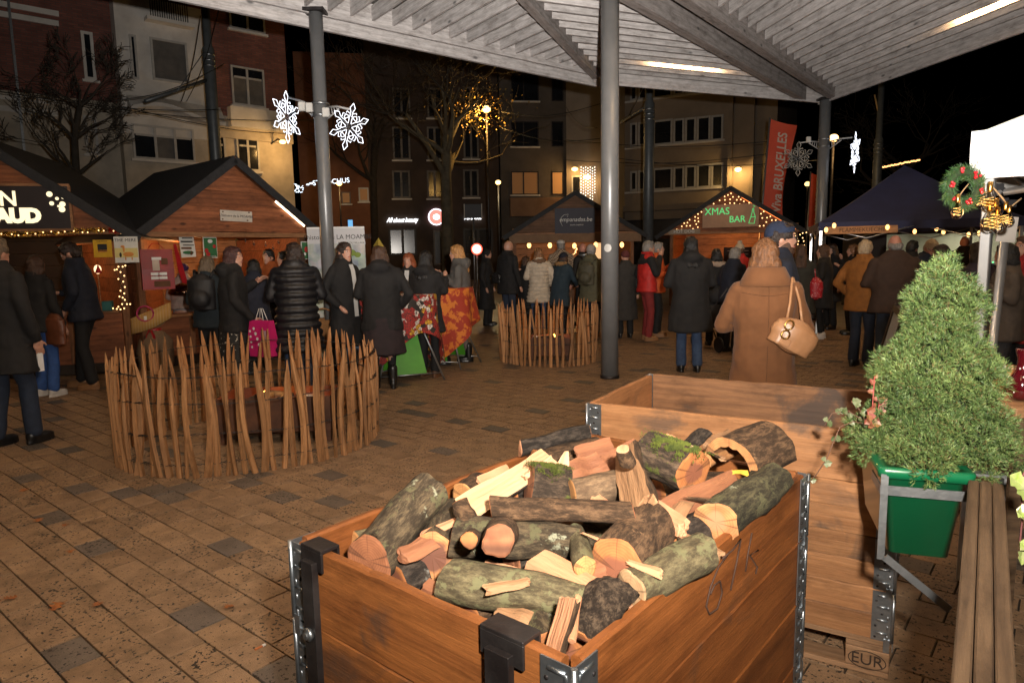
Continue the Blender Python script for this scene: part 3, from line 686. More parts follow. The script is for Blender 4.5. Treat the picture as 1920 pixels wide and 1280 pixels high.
B_MOS = bark_mat('moss_bark', (.11, .075, .05), (.035, .025, .018), (((.10, .13, .02), 9., .56), ((.45, .45, .40), 12., .68)), .7)
def endwood(name, c1, c2, heart=None, hr=.45):
    if name in MATS: return MATS[name]
    m, t, b = nt(name); co = coords(t, (1, 1, 1), False); sx = N(t, 'SeparateXYZ'); L(t, co, sx.inputs[0]); cx = N(t, 'CombineXYZ'); L(t, sx.outputs[1], cx.inputs[1]); L(t, sx.outputs[2], cx.inputs[2])
    n = N(t, 'TexNoise', Scale=26., Detail=4.); L(t, co, n.inputs['Vector'])
    w = N(t, 'TexWave', wave_type='RINGS', Scale=55., Distortion=4., Detail=2.); w.rings_direction = 'X'; L(t, cx.outputs[0], w.inputs['Vector'])
    c = ramp(t, w.outputs['Fac'], [(.1, c1), (.9, tuple((p+q)/2 for p, q in zip(c1, c2)))]); c = mixc(t, .6, c, ramp(t, n.outputs['Fac'], [(.3, (.4, .34, .28)), (.5, (.8, .76, .72)), (.65, (1.1, 1.08, 1.05))]), 'MULTIPLY')
    if heart:
        ln = N(t, 'VectorMath', operation='LENGTH'); L(t, cx.outputs[0], ln.inputs[0]); ad = N(t, 'Math', operation='MULTIPLY_ADD'); L(t, n.outputs['Fac'], ad.inputs[0]); ad.inputs[1].default_value = .03; L(t, ln.outputs['Value'], ad.inputs[2])
        c = mixc(t, ramp(t, ad.outputs[0], [(hr*.1+.012, (1, 1, 1)), (hr*.1+.02, (0, 0, 0))]), c, heart)
    at2 = N(t, 'Math', operation='ARCTAN2'); L(t, sx.outputs[1], at2.inputs[0]); L(t, sx.outputs[2], at2.inputs[1])      # drying cracks running out from the pith
    cn_ = N(t, 'TexNoise', Scale=.8, Detail=0.); cn_.noise_dimensions = '1D'; L(t, at2.outputs[0], cn_.inputs['W'])
    ck = ramp(t, cn_.outputs['Fac'], [(.485, (0, 0, 0)), (.498, (.7, .7, .7)), (.502, (.7, .7, .7)), (.515, (0, 0, 0))]); c = mixc(t, ck, c, tuple(x*.22 for x in c2))
    L(t, c, b.inputs['Base Color']); b.inputs['Roughness'].default_value = .8
    bp = N(t, 'Bump', Strength=.4, Distance=.004); L(t, n.outputs['Fac'], bp.inputs['Height']); L(t, bp.outputs[0], b.inputs['Normal'])
    MATS[name] = m; return m
E_TAN = endwood('tan_log_end', (.44, .22, .08), (.33, .15, .052)); E_ORG = endwood('orange_log_end', (.40, .155, .05), (.28, .10, .033), (.20, .07, .035), .30)
E_PAL = endwood('pale_log_end', (.44, .29, .16), (.35, .22, .115)); E_RED = endwood('red_log_end', (.29, .115, .052), (.2, .07, .032))
def splitwood(name, c1, c2):
    return pm(name, c1, c2, 28., (.10, 1, 1), rough=.72, bump=.9, bscale=60., detail=7, rv=.06)
S_PAL = splitwood('pale_split_wood', (.62, .40, .235), (.50, .30, .165)); S_PNK = splitwood('pinkish_split_wood', (.56, .28, .155), (.40, .18, .09)); S_RED = splitwood('reddish_split_wood', (.30, .125, .058), (.17, .062, .03)); S_TAN = splitwood('tan_split_wood', (.36, .20, .10), (.24, .125, .06))
def log(a, b, r, label, bark=B_BRN, end=E_TAN, split=None, wedge=None, roll=0., seed=0, r1=None, bend=.0, ridge=.05, group='firewood in the crate', rag=0., n=26, m=14):
    """round or split billet from a to b; split=(start, end) keeps that arc of bark, the rest is flat split faces of material wedge"""
    a, b = V(a), V(b); d = b-a; Lg = d.length; mx = frame((a+b)/2, d) @ M.Rotation(roll, 4, 'X'); r1 = r1 or r
    sec = []
    if split is None: sec = [(2*PI*j/n, 1., 0) for j in range(n)]
    else:
        s0, s1 = split; k = 13
        arc = [(s0+(s1-s0)*j/(k-1), 1., 0) for j in range(k)]
        p0_, p1_ = V((math.cos(s0), math.sin(s0))), V((math.cos(s1), math.sin(s1)))
        span = s1-s0
        mid = V((0, 0)) if span < PI*1.05 else None
        back = []
        if span < PI*.98:      # quarter billet: two flats meeting near the pith
            c = (p0_+p1_)*(.5 if span > 2.6 else .10)
            for j in (1, 2, 3): q = p1_.lerp(c, j/3.); back.append((math.atan2(q.y, q.x), q.length, 1))
            for j in (1, 2): q = c.lerp(p0_, j/3.); back.append((math.atan2(q.y, q.x), q.length, 1))
        else:
            for j in (1, 2, 3, 4): q = p1_.lerp(p0_, j/5.); back.append((math.atan2(q.y, q.x), q.length, 1))
        sec = arc+back
    N_ = len(sec); rows = []; rq = random.Random(seed*31+5); sk = (rq.uniform(-.3, .3), rq.uniform(-.3, .3)); crk = .2
    for i in range(m+1):
        u = i/m; x = -Lg/2+Lg*u; R = r+(r1-r)*u; oy = math.sin(u*PI)*bend; row = []
        for ang, q, fl_ in sec:
            if fl_: w = 1+.10*nz((x*5, math.cos(ang)*2, math.sin(ang)*2+seed), 2.)+.06*nz((x*2, ang*9, seed), 5)
            else: w = 1+.20*nz((x*6, math.cos(ang)*1.2, math.sin(ang)*1.2+seed), 1.1)+ridge*nz((x*14, math.cos(ang)*6, math.sin(ang)*6+seed), 1.6)
            xx = x+(rag*nz((math.cos(ang)*3, math.sin(ang)*3, seed+(9 if i else 0)), 2.) if i in (0, m) else 0)
            cy, cz = math.cos(ang)*q*R*w, math.sin(ang)*q*R*w
            if i in (0, m): xx += sk[0]*cy+sk[1]*cz
            row.append((xx, cy+oy*.3+crk*R*nz((u*2.2, seed, 1)), cz+oy+crk*R*nz((u*2.2, seed, 7))))
        rows.append(row)
    mb = MB(); mb.loft(rows, 0, caps=False, smooth=True)
    if split is not None:
        for i in range(m):
            for j in range(N_):
                if sec[j][2] or sec[(j+1) % N_][2] : mb.m[i*N_+j] = 2; mb.sm[i*N_+j] = False
    for i, sgn in ((0, -1), (m, 1)):
        row = rows[i]; c = V((0, 0, 0))
        for p in row: c += V(p)
        c /= N_; inner = [tuple(V(p).lerp(c, .12)+V((sgn*.002, 0, 0))) for p in row]; k = len(mb.v)
        mb.add(list(row)+inner+[tuple(c+V((sgn*.003, 0, 0)))], [((j, N_+j, N_+(j+1) % N_, (j+1) % N_) if sgn > 0 else (j, (j+1) % N_, N_+(j+1) % N_, N_+j)) for j in range(N_)]+[((N_+j, 2*N_, N_+(j+1) % N_) if sgn > 0 else (N_+j, N_+(j+1) % N_, 2*N_)) for j in range(N_)], 1)
    o = link('log', mb.mesh('log', [bark, end, wedge or end]), None, mx.translation, mx.to_euler()); return tag(o, label, 'log', group)
def z(x, y, h): return gr(x, y, h)
LG = {}
def ML(x0, y0, z0, x1, y1, z1, r, label, **kw):
    if 'r1' in kw: kw['r1'] *= .80
    return log(z(x0, y0, z0), z(x1, y1, z1), r*.80, label, **kw)
ML(692, 1050, .905, 800, 928, .98, .068, 'thick lichen-spotted log leaning up at the left corner of the crate', bark=B_LICH, end=E_RED, seed=1, r1=.07)
ML(662, 1017, .865, 735, 1002, .86, .036, 'small pale round log end in the left corner of the crate', bark=B_YEL, end=E_TAN, seed=2)
ML(811, 1041, .90, 850, 975, .91, .066, 'log with a red-hearted sawn disc facing the camera', bark=B_LICH, end=endwood('dark_heart_end', (.50, .23, .09), (.40, .165, .06), (.13, .05, .03), .36), seed=3, rag=.004)
o = ML(853, 1006, .94, 1083, 1016, .94, .06, 'knotty grey-brown log with sawn branch stubs in the middle', bark=B_LICH, end=E_RED, seed=4, r1=.05, ridge=.09)
def stub(parent, a, b, r, r1, name, bark, end, seed):
    t_ = log(a, b, r, '', bark, end, seed=seed, r1=r1, n=16, m=5); me = t_.data; me.transform(wm(parent).inverted() @ wm(t_)); bpy.data.objects.remove(t_); q = link(name, me, parent); return q
stub(o, z(945, 1000, .96), z(933, 1012, 1.02), .04, .033, 'branch_stub', B_BRN, E_RED, 11); stub(o, z(880, 985, .97), z(862, 940, 1.01), .026, .02, 'branch_stub', B_BRN, E_ORG, 12); stub(o, z(885, 1008, .97), z(880, 1012, 1.01), .02, .017, 'branch_stub', B_BRN, E_ORG, 13)
ML(923, 953, .995, 1188, 968, .995, .04, 'straight bark-topped split lying across the middle of the heap', bark=B_BRN, end=E_ORG, split=(.1, 3.05), wedge=S_RED, seed=5, roll=.35, ridge=.04)
ML(842, 1086, .90, 1120, 1140, .90, .058, 'long grey-green log with yellow lichen near the front board', bark=B_YEL, end=E_PAL, seed=6, r1=.05, bend=.006)
ML(872, 950, .975, 1032, 850, 1.03, .05, 'pale freshly split plank-like billet on the left of the heap', bark=B_DRK, end=S_PAL, split=(3.35, 6.1), wedge=S_PAL, seed=7, roll=.35)
o8 = ML(1062, 918, .97, 992, 912, .985, .07, 'mossy dark chunk with white lichen behind the pale plank', bark=B_MOS, end=E_RED, seed=8, r1=.075, ridge=.12)
ML(1065, 895, .99, 1140, 872, 1.0, .058, 'reddish split block left of the broken knot', bark=B_BRN, end=E_RED, split=(4.4, 7.0), wedge=S_RED, seed=9)
ML(1046, 892, 1.0, 1062, 846, 1.05, .04, 'pale triangular shard standing up in the heap', bark=B_BRN, end=S_PAL, split=(3.4, 6.0), wedge=S_PAL, seed=10, r1=.008)
ML(972, 838, .965, 1100, 806, .99, .040, 'long dark barked strip with a pale edge on the back rim', bark=B_DRK, end=S_PNK, split=(2.1, 4.7), wedge=S_PNK, seed=11)
ML(1010, 868, .95, 1125, 845, .95, .055, 'brown rotten log under the dark strip at the back', bark=B_BRN, end=E_ORG, seed=111, ridge=.12)
o12 = ML(1196, 952, 1.0, 1172, 842, 1.06, .058, 'broken knotted stump with splintered pale face at the heap centre', bark=B_BRN, end=S_TAN, split=(2.1, 5.6), wedge=S_TAN, seed=12, r1=.045, ridge=.14, rag=.025)
stub(o12, z(1178, 868, 1.07), z(1168, 842, 1.11), .02, .016, 'branch_stub', B_BRN, S_PNK, 14)
o13 = ML(1215, 850, 1.02, 1300, 885, 1.0, .075, 'thick log topped with bright green moss near the back', bark=B_MOS, end=E_ORG, seed=13, ridge=.1)
ML(1262, 955, .97, 1300, 905, .98, .040, 'small quarter split below the mossy log', bark=B_BRN, end=E_ORG, split=(3.6, 5.9), wedge=S_TAN, seed=17)
ML(1232, 985, .95, 1395, 905, .97, .060, 'long reddish split billet below the hollow log', bark=B_BRN, end=S_RED, split=(4.3, 6.95), wedge=S_RED, seed=16)
ML(1343, 978, .945, 1448, 900, .955, .062, 'green-barked round log with orange end by the right rim', bark=bark_mat('green_bark', (.085, .075, .042), (.03, .026, .017), (GRN, LICH), .5), end=endwood('ringed_end', (.48, .22, .085), (.36, .15, .06), (.42, .2, .1), .22), seed=15, ridge=.09)
ML(1155, 1068, .935, 1218, 985, .955, .078, 'fat dark-brown block with a sawn lower face in the centre', bark=B_BRN, end=E_ORG, seed=18, r1=.075, ridge=.04)
ML(1098, 1064, .955, 1078, 1000, .95, .028, 'short thin branch piece standing between the larger logs', bark=B_YEL, end=E_TAN, seed=19)
ML(985, 1050, .945, 1118, 1128, .93, .06, 'pink-faced split wedge in front of the centre', bark=B_BRN, end=S_PNK, split=(4.4, 6.6), wedge=S_PNK, seed=20)
ML(1183, 1105, .925, 1320, 1035, .935, .05, 'pale greyish log against the right rim near the front', bark=B_YEL, end=E_PAL, seed=21)
ML(1092, 1205, .885, 1160, 1108, .93, .055, 'rough cracked-bark chunk in the front right corner', bark=B_RGH, end=E_ORG, split=(.2, 2.9), wedge=S_RED, seed=22, ridge=.22, rag=.006)
ML(1028, 1228, .90, 1060, 1118, .985, .034, 'pale pink split stick leaning over the front edge', bark=B_BRN, end=S_PNK, split=(3.3, 6.1), wedge=S_PNK, seed=23, roll=-.5, rag=.015)
ML(1072, 1200, .93, 1084, 1120, .965, .009, 'thin pale splinter beside the leaning pink stick', bark=S_PNK, end=S_PNK, seed=24, n=8, m=8)
ML(1245, 1022, .90, 1330, 985, .91, .055, 'wet black log deep by the right rim', bark=B_DRK, end=E_ORG, seed=25)
ML(1225, 1062, .915, 1290, 1035, .92, .045, 'pale-ended quarter split beside the right rim', bark=B_YEL, end=E_PAL, split=(4.2, 6.6), wedge=S_TAN, seed=26)
ML(1072, 930, .975, 1160, 908, .98, .048, 'smooth tan log under the broken stump', bark=bark_mat('tan_bark', (.18, .12, .07), (.1, .065, .04), (), .3), end=E_TAN, seed=27)
ML(1292, 850, 1.0, 1318, 822, 1.02, .040, 'pale cut block at the back behind the mossy log', bark=B_DRK, end=S_PAL, split=(.2, 2.6), wedge=S_PAL, seed=28)
ML(1425, 918, .945, 1462, 895, .95, .036, 'grey weathered end tucked in the far right corner', bark=B_LICH, end=E_RED, seed=29)
ML(1130, 880, .985, 1200, 842, 1.01, .045, 'red-brown split at the back of the heap', bark=B_BRN, end=E_RED, split=(4.4, 7.0), wedge=S_RED, seed=30)
ML(900, 1010, .90, 1010, 985, .9, .05, 'shaded brown log below the straight split', bark=B_BRN, end=E_ORG, seed=31)
ML(745, 1090, .85, 835, 1055, .85, .05, 'dark log deep behind the front board on the left', bark=B_DRK, end=E_ORG, seed=32)
ML(880, 1160, .83, 960, 1120, .83, .045, 'brown log under the long yellow-lichened one', bark=B_BRN, end=E_ORG, seed=33); ML(985, 1200, .84, 1040, 1160, .86, .04, 'grey gnarled log end low at the front', bark=B_LICH, end=E_TAN, seed=34)
ML(960, 1058, .87, 1080, 1010, .88, .05, 'dark bark log between the knotty log and pink wedge', bark=B_DRK, end=S_RED, seed=35)
ML(870, 930, .93, 905, 905, .93, .045, 'round tan log end half hidden by the pale plank', bark=B_BRN, end=E_TAN, seed=36); ML(950, 925, .94, 1010, 890, .95, .05, 'dark barked billet under the pale plank', bark=B_DRK, end=E_ORG, seed=37)
# hollow half shell at the back right
a, b_ = z(1368, 872, .985), z(1440, 838, 1.0); mx = frame((a+b_)/2, b_-a); mb = MB(); rows = []; Lg = (b_-a).length
for i in range(9):
    x = -Lg/2+Lg*i/8; ro = [.088*(1+.06*nz((x*9, k*.5, 3), 1.5)) for k in range(17)]; ri = [.062*(1+.14*nz((x*9, k*.9, 8), 1.5)) for k in range(17)]
    an = [-.1+3.4*k/16 for k in range(17)]
    rows.append([(x, -math.cos(g)*q, math.sin(g)*q-.01) for g, q in zip(an, ro)]+[(x, -math.cos(g)*q, math.sin(g)*q-.01) for g, q in zip(an[::-1], ri[::-1])])
mb.loft(rows, 0, caps=False); NN = len(rows[0])
for i in range(8):
    for j in range(NN):
        if 16 <= j: mb.m[i*NN+j] = 1
for i in (0, 8):
    for k in range(16):
        p_ = rows[i]; q = [p_[k], p_[k+1], p_[NN-2-k], p_[NN-1-k]]; mb.quad(*(q if i else q[::-1]), 1)
o = link('log', mb.mesh('log', [B_BRN, endwood('hollow_end', (.50, .24, .09), (.36, .15, .07))]), None, mx.translation, mx.to_euler()); tag(o, 'hollow half-round log shell arching at the back right', 'log', 'firewood in the crate')
# medium splits filling the gaps between the big pieces
for i, (x0, y0, z0, x1, y1, z1, r_, m_, bk_, sp_, lb) in enumerate((
    (760, 1035, .93, 835, 1000, .94, .032, S_RED, B_BRN, (4.3, 6.8), 'reddish split between the lichen log and the sawn disc'),
    (905, 1060, .93, 985, 1090, .92, .030, S_PNK, B_LICH, (4.3, 6.6), 'pink split under the knotty log'),
    (1010, 985, .955, 1095, 960, .965, .030, S_TAN, B_BRN, (4.3, 6.6), 'tan split below the straight bark-topped piece'),
    (1060, 1090, .93, 1135, 1060, .94, .030, S_RED, B_DRK, (4.4, 6.9), 'dark-backed split beside the thin branch piece'),
    (1210, 945, .985, 1275, 985, .97, .032, S_PNK, B_BRN, (4.3, 6.8), 'pink split between the broken stump and red billet'),
    (1290, 1000, .945, 1345, 1030, .935, .030, S_TAN, B_BRN, (3.4, 5.9), 'tan split below the orange-ended round log'),
    (1195, 1135, .90, 1255, 1095, .91, .028, S_PNK, B_BRN, (4.2, 6.4), 'pink split tucked against the front right rim'),
    (905, 905, .97, 960, 880, .98, .028, S_PNK, B_DRK, (4.3, 6.9), 'small pink split behind the pale plank'),
    (1085, 850, 1.01, 1150, 832, 1.02, .030, S_RED, B_BRN, (4.3, 6.9), 'red split on the back rim left of the stump'),
    (1215, 835, 1.03, 1265, 818, 1.03, .026, S_PNK, B_DRK, (4.4, 6.9), 'pink split lying behind the mossy log'),
    (1330, 835, 1.0, 1375, 815, 1.0, .028, S_TAN, B_BRN, (4.3, 6.8), 'tan split behind the hollow shell'),
    (790, 1100, .875, 850, 1125, .87, .030, S_RED, B_BRN, (4.3, 6.7), 'red split low behind the front board'),
    (930, 1140, .885, 1000, 1165, .885, .028, S_TAN, B_BRN, (4.3, 6.7), 'tan split low in front of the long log'),
    (1110, 930, .985, 1150, 960, .98, .026, S_PNK, B_BRN, (4.3, 6.7), 'little pink split right of the smooth tan log'))):
    ML(x0, y0, z0, x1, y1, z1, r_, lb, bark=bk_, end=m_, split=sp_, wedge=m_, seed=300+i, rag=.012, n=18, m=9, roll=rnd.uniform(-.3, .3))
# shards and chips
for i, (x, y, h_, a_, r_, m_, lb) in enumerate(((830, 985, .955, .5, .016, S_PNK, 'above the sawn disc'), (1130, 1010, .985, 2.6, .013, S_PNK, 'on the fat dark-brown block'), (1320, 930, .985, 2.9, .018, S_RED, 'on the long reddish billet'), (1345, 850, 1.02, 1.9, .015, S_TAN, 'on the hollow shell'), (955, 1095, .945, .2, .013, S_TAN, 'on the long lichened log'), (1205, 1060, .965, 2.4, .014, S_PNK, 'beside the pale greyish log'), (1010, 870, 1.03, .8, .012, S_PAL, 'at the tip of the pale plank'))):
    c = z(x, y, h_); e = V((math.cos(a_), math.sin(a_), rnd.uniform(-.25, .35)))*rnd.uniform(.03, .055)
    log(c-e, c+e, r_, 'small split shard lying '+lb, B_BRN, m_, split=(3.6, 5.9), wedge=m_, seed=200+i, rag=.015, n=14, m=7, r1=r_*rnd.uniform(.3, .9), roll=rnd.uniform(-.6, .6))
# deep filler logs under the heap
for i in range(26):
    u, v, h = rnd.uniform(.14, .66), rnd.uniform(.12, 1.08), rnd.choice((.70, .78, .84)); a_ = rnd.uniform(0, PI); c = V((u, v, h)); e = V((math.cos(a_)*.11, math.sin(a_)*.16, rnd.uniform(-.02, .02)))
    log(wm(CA) @ (c-e), wm(CA) @ (c+e), rnd.uniform(.04, .06), 'bark-covered log lying deep in the crate under the others', rnd.choice((B_BRN, B_DRK, B_LICH)), rnd.choice((E_ORG, E_TAN)), seed=60+i, n=14, m=6)
# moss cushions: short blades
MOSS = pm('green_moss', (.10, .12, .012), (.035, .05, .006), 25, rough=.9)
def moss(parent, R, x0, x1, a0, a1, n_, seed):
    """a cushion of tiny blades hugging the log's bark; x along its axis, a round it"""
    rr = random.Random(seed); mb = MB(); n_ *= 2
    for _ in range(n_):
        u, w_ = rr.gauss(.5, .2), rr.gauss(.5, .2)
        if nz((u*6, w_*6, seed), 1.) < -.05: continue
        x, a = x0+(x1-x0)*u, a0+(a1-a0)*w_; rad = V((0, math.cos(a), math.sin(a))); p = V((x, 0, 0))+rad*(R+rr.uniform(-.004, .003)); d = (rad+V((rr.uniform(-.7, .7), rr.uniform(-.7, .7), rr.uniform(-.7, .7)))).normalized()*rr.uniform(.003, .0075); w2 = d.orthogonal().normalized()*.0016
        mb.add([p-w2, p+w2, p+d], [(0, 1, 2)])
    o = mb.build('moss', MOSS, parent, local=True); o['kind'] = 'stuff'
moss(o13, .062, -.07, .09, .7, 2.6, 3200, 1); moss(o8, .060, -.05, .06, .8, 2.5, 2200, 3)
mb = MB(); p = z(1391, 890, .985); mb.loft([[p+V((k*.012-.03, -.008*math.sin(k*.5), .006*math.sin(k))), p+V((k*.012-.03, .012*math.sin((k+1)*.5), .01))] for k in range(5)], caps=False, closed=False); solo(mb, 'fallen_leaf', 'yellow leaf caught under the hollow log', 'leaf', flat('yellow_leaf', (.6, .36, .04)))
# ================================================================== near right: planter on a timber rail, white tent corner, wreath
GRNP = pm('green_plastic', (.006, .125, .05), (.004, .10, .04), 3, rough=.28, spec=.5, coat=.3)
RAILW = wood('weathered_rail', (.125, .08, .046), (.062, .038, .023), 'x', rough=.7, bump=.9, rv=.08, ring=12., knots=True)
# ---- rail
ra, rb_ = V((.585, .845, 0)), V((1.155, 1.665, 0)); rd = (rb_-ra).normalized(); rp = V((rd.y, -rd.x, 0)); ZR = .985
rail_ = thing('timber_rail', 'weathered three-board timber handrail at the lower right', 'handrail', (rb_.x, rb_.y, 0), math.atan2(rd.y, rd.x))
for k in range(3):
    mb = MB(); mb.box((0, 0, 0), (1.35, .0235, .075), ch=.003); link('rail_board', mb.mesh('rail_board', RAILW), rail_, (-.665, -.006-.0252*k, ZR-.0375+(.002 if k == 1 else 0)))
for x in (-.08, -1.25):
    mb = MB(); mb.box((x, -.037, (ZR-.076)/2), (.07, .07, ZR-.077), ch=.003); mb.build('post', RAILW, rail_, local=True)
for zz in (.35, .65): mb = MB(); mb.box((-.665, -.037, zz), (1.1, .03, .09), ch=.002); mb.build('cross_board', RAILW, rail_, local=True)
# ---- planter box
pf, pr_ = gr(1657, 874, 1.0), gr(1820, 886, 1.0); pxd = (pr_-pf); pw = V((pxd.x, pxd.y, 0)).length; pa = math.atan2(pxd.y, pxd.x)
pl = thing('planter_box', 'green plastic planter box hung on the rail end', 'planter', (pf.x, pf.y, 0), pa); PZ = 1.0; PD = .44
mb = MB()
def prect(z_, ins, r=.02):
    w0, w1, d0, d1 = ins, pw-ins, ins, PD-ins; pts = []
    for cx_, cy_, a0 in ((w1-r, d0+r, -PI/2), (w1-r, d1-r, 0), (w0+r, d1-r, PI/2), (w0+r, d0+r, PI)):
        pts += [(cx_+r*math.cos(a0+k*PI/8), cy_+r*math.sin(a0+k*PI/8), z_) for k in range(5)]
    return pts
mb.loft([prect(PZ-.245, .026), prect(PZ-.03, .004), prect(PZ-.028, -.012), prect(PZ-.004, -.014), prect(PZ, -.008), prect(PZ, .012), prect(PZ-.04, .016)], smooth=True, caps=False); n_ = 20
mb.f += [tuple(range(n_))[::-1]]; mb.m.append(0); mb.sm.append(False)
mb.build('box', GRNP, pl, local=True)
mb = MB(); mb.loft([prect(PZ-.03, .014), prect(PZ-.028, .014)]); mb.build('soil', pm('potting_soil', (.03, .02, .014), (.012, .009, .007), 40, rough=.95, bump=1.), pl, local=True)
mb = MB(); mb.box((pw/2, -.006, PZ-.062), (pw+.015, .004, .026)); mb.box((-.005, .06, PZ-.062), (.004, .13, .026)); br = mb.build('bracket_band', STEEL, pl, local=True)
mb = MB(); mb.box((.002, -.010, PZ-.135), (.018, .005, .235), 0, T(0, 0, 0) @ M.Shear('XY', 4, (0, 0)) if False else None); mb.build('bracket_strip', STEEL, br, local=True)
mb = MB(); a, b_ = V((.012, -.01, PZ-.245)), V((.17, -.01, PZ-.37)); mb.box((0, 0, 0), ((b_-a).length, .005, .02), 0, frame((a+b_)/2, b_-a)); mb.build('bracket_strut', STEEL, br, local=True)
mb = MB(); mb.box((pw+.035, .02, PZ-.006), (.09, .03, .006)); mb.box((pw+.078, .02, PZ-.05), (.005, .03, .09)); mb.build('bracket_hook', STEEL, br, local=True)
# ---- dwarf conifer: needle tufts on short twigs
NEED = pm('conifer_needle', (.10, .16, .042), (.034, .078, .023), 9, rough=.55, rv=.0, lo=.3, hi=.7); NEED2 = pm('conifer_new_needle', (.19, .27, .085), (.105, .175, .052), 9, rough=.5)
NEED3 = pm('conifer_dry_needle', (.17, .11, .04), (.11, .085, .03), 9, rough=.6); TWIG = flat('conifer_twig', (.10, .06, .035), .8)
cc = gr(1778, 870, .985); cc = V((cc.x+.0, cc.y+.07, .985))
con = thing('dwarf_conifer', 'bushy dwarf spruce growing in the green planter', 'conifer', cc)
mb = MB(); mb.tube([cc-V((0, 0, .02)), cc+V((.01, 0, .2)), cc+V((.015, 0, .50))], [.014, .011, .004], 7); mb.build('trunk', TWIG, con)
def profile(t_): return .147*(1-t_)**.78+.020+.014*math.sin(t_*17)
H_ = .545; rc = random.Random(5); tuft = []
def needles(mb, p, d, s, k, mi):
    d = d.normalized(); a = d.orthogonal().normalized(); b2 = d.cross(a)
    for i in range(k):
        ph = rc.uniform(0, 2*PI); u = rc.random(); base = p+d*(u*s*.9); el = rc.uniform(.35, .95)
        dr = (d*math.cos(el)+(a*math.cos(ph)+b2*math.sin(ph))*math.sin(el)); ln = s*rc.uniform(.5, .85); w = dr.cross(V((rc.uniform(-1, 1), rc.uniform(-1, 1), rc.uniform(-1, 1)))).normalized()*.0009
        mb.add([base-w, base+w, base+dr*ln], [(0, 1, 2)], mi if rc.random() > .10 else 2)
foliage = MB(); lobes = []
for i in range(300):
    t_ = (i+rc.random())/300; t_ = 1-(1-t_)**.60; an = i*2.39996+rc.uniform(-.25, .25); R = profile(t_)*rc.uniform(.62, 1.16)
    lobes.append((V((math.cos(an)*R, math.sin(an)*R, t_*H_)), rc.uniform(.018, .046)*(1-.25*t_)))
for t_ in (.90, .95, .99): lobes.append((V((rc.uniform(-.015, .015), rc.uniform(-.015, .015), t_*H_)), .03))
for c, lr in lobes:
    out = V((c.x, c.y, .05+.06*c.z)).normalized(); n_ = int(2500*lr)
    for _ in range(n_):
        v = V((rc.gauss(0, 1), rc.gauss(0, 1), rc.gauss(0, 1))).normalized(); v = (v+out*.55).normalized()
        p = cc+c+V((v.x*lr, v.y*lr, v.z*lr*.8))*rc.uniform(.55, 1.0); mi = 1 if rc.random() < .38 else 0
        needles(foliage, p, v+V((0, 0, .35)), rc.uniform(.011, .019), 9, mi)
o = foliage.build('foliage', [NEED, NEED2, NEED3], con); o['kind'] = 'stuff'
core = MB(); core.lathe([(.02, .0), (.10, .02), (.11, .06), (.085, .16), (.052, .28), (.018, .38), (.004, .42)], cc, 18); core.build('shade_core', pm('shaded_needles', (.018, .03, .012), (.01, .016, .008), 30, rough=.9, bump=1.), con)  # solid dark core: shade between the tufts is put into its colour
# ---- ivy trailing from the planter and a red-leaved plant
IVY = pm('ivy_leaf', (.06, .10, .025), (.17, .18, .11), 60, rough=.45); STEM = flat('ivy_stem', (.12, .06, .035), .7)
def ivy_leaf(mb, p, d, s, mi=0):
    d = V(d).normalized(); a = d.cross(V((.2, -1, .3))).normalized(); nrm = a.cross(d)
    sh = [(0, 0), (.25, .5), (.45, .35), (.62, .42), (1, 0), (.62, -.42), (.45, -.35), (.25, -.5)]
    mb.add([p+d*u*s+a*v*s+nrm*(abs(v)*.25*s) for u, v in sh]+[p+d*.45*s-nrm*.05*s], [(8, k, (k+1) % 8) for k in range(8)], mi)
def vine(name, label, paths, leaf_n, s, mats, seed, base):
    root = thing(name, label, 'plant', base); rr = random.Random(seed)
    mb = MB()
    for pth in paths: mb.tube(pth, .0016, 5)
    mb.build('stem', mats[1], root)
    for pth in paths:
        for k in range(leaf_n):
            u = (k+rr.random())/leaf_n*(len(pth)-1); i = int(u); p = V(pth[i]).lerp(V(pth[min(i+1, len(pth)-1)]), u-i); l = MB()
            ivy_leaf(l, p, (rr.uniform(-1, 1), rr.uniform(-.6, .2), rr.uniform(-.8, .6)), s*rr.uniform(.6, 1.2)); l.build('leaf', mats[0], root)
    return root
P = lambda x, y, Y: at(x, y, Y)
vine('trailing_ivy', 'variegated ivy trailing left from the green planter over the crate', [[P(1625, 795, 1.9), P(1600, 790, 1.9), P(1575, 800, 1.9), P(1562, 830, 1.9), P(1550, 860, 1.9), P(1530, 890, 1.92), P(1515, 905, 1.93)], [P(1622, 790, 1.92), P(1590, 770, 1.95), P(1560, 775, 1.97), P(1545, 800, 1.97)], [P(1628, 800, 1.88), P(1612, 768, 1.9), P(1596, 752, 1.9)]], 7, .022, (IVY, STEM), 3, P(1625, 800, 1.9))
REDL = pm('red_heuchera_leaf', (.22, .04, .045), (.17, .10, .03), 40, rough=.5)
vine('red_leaf_plant', 'red and yellow leafed sprig left of the dwarf spruce', [[P(1640, 810, 1.86), P(1636, 760, 1.86), P(1640, 705, 1.86)], [P(1642, 800, 1.88), P(1650, 745, 1.88)], [P(1638, 800, 1.84), P(1626, 770, 1.84)]], 9, .022, (REDL, flat('red_stem', (.3, .06, .05), .6)), 6, P(1640, 810, 1.86))
BIGIVY = pm('large_ivy_leaf', (.22, .34, .05), (.40, .42, .22), 30, rough=.35)
rt = thing('hanging_ivy', 'yellow-green ivy hanging at the right edge beside the rail', 'plant', P(1925, 880, 1.5)); mb = MB(); mb.tube([P(1930, 870, 1.5), P(1912, 900, 1.48), P(1918, 960, 1.5), P(1912, 1020, 1.48), P(1925, 1060, 1.5)], .002, 6); mb.build('stem', flat('ivy_red_stem', (.2, .07, .07), .6), rt)
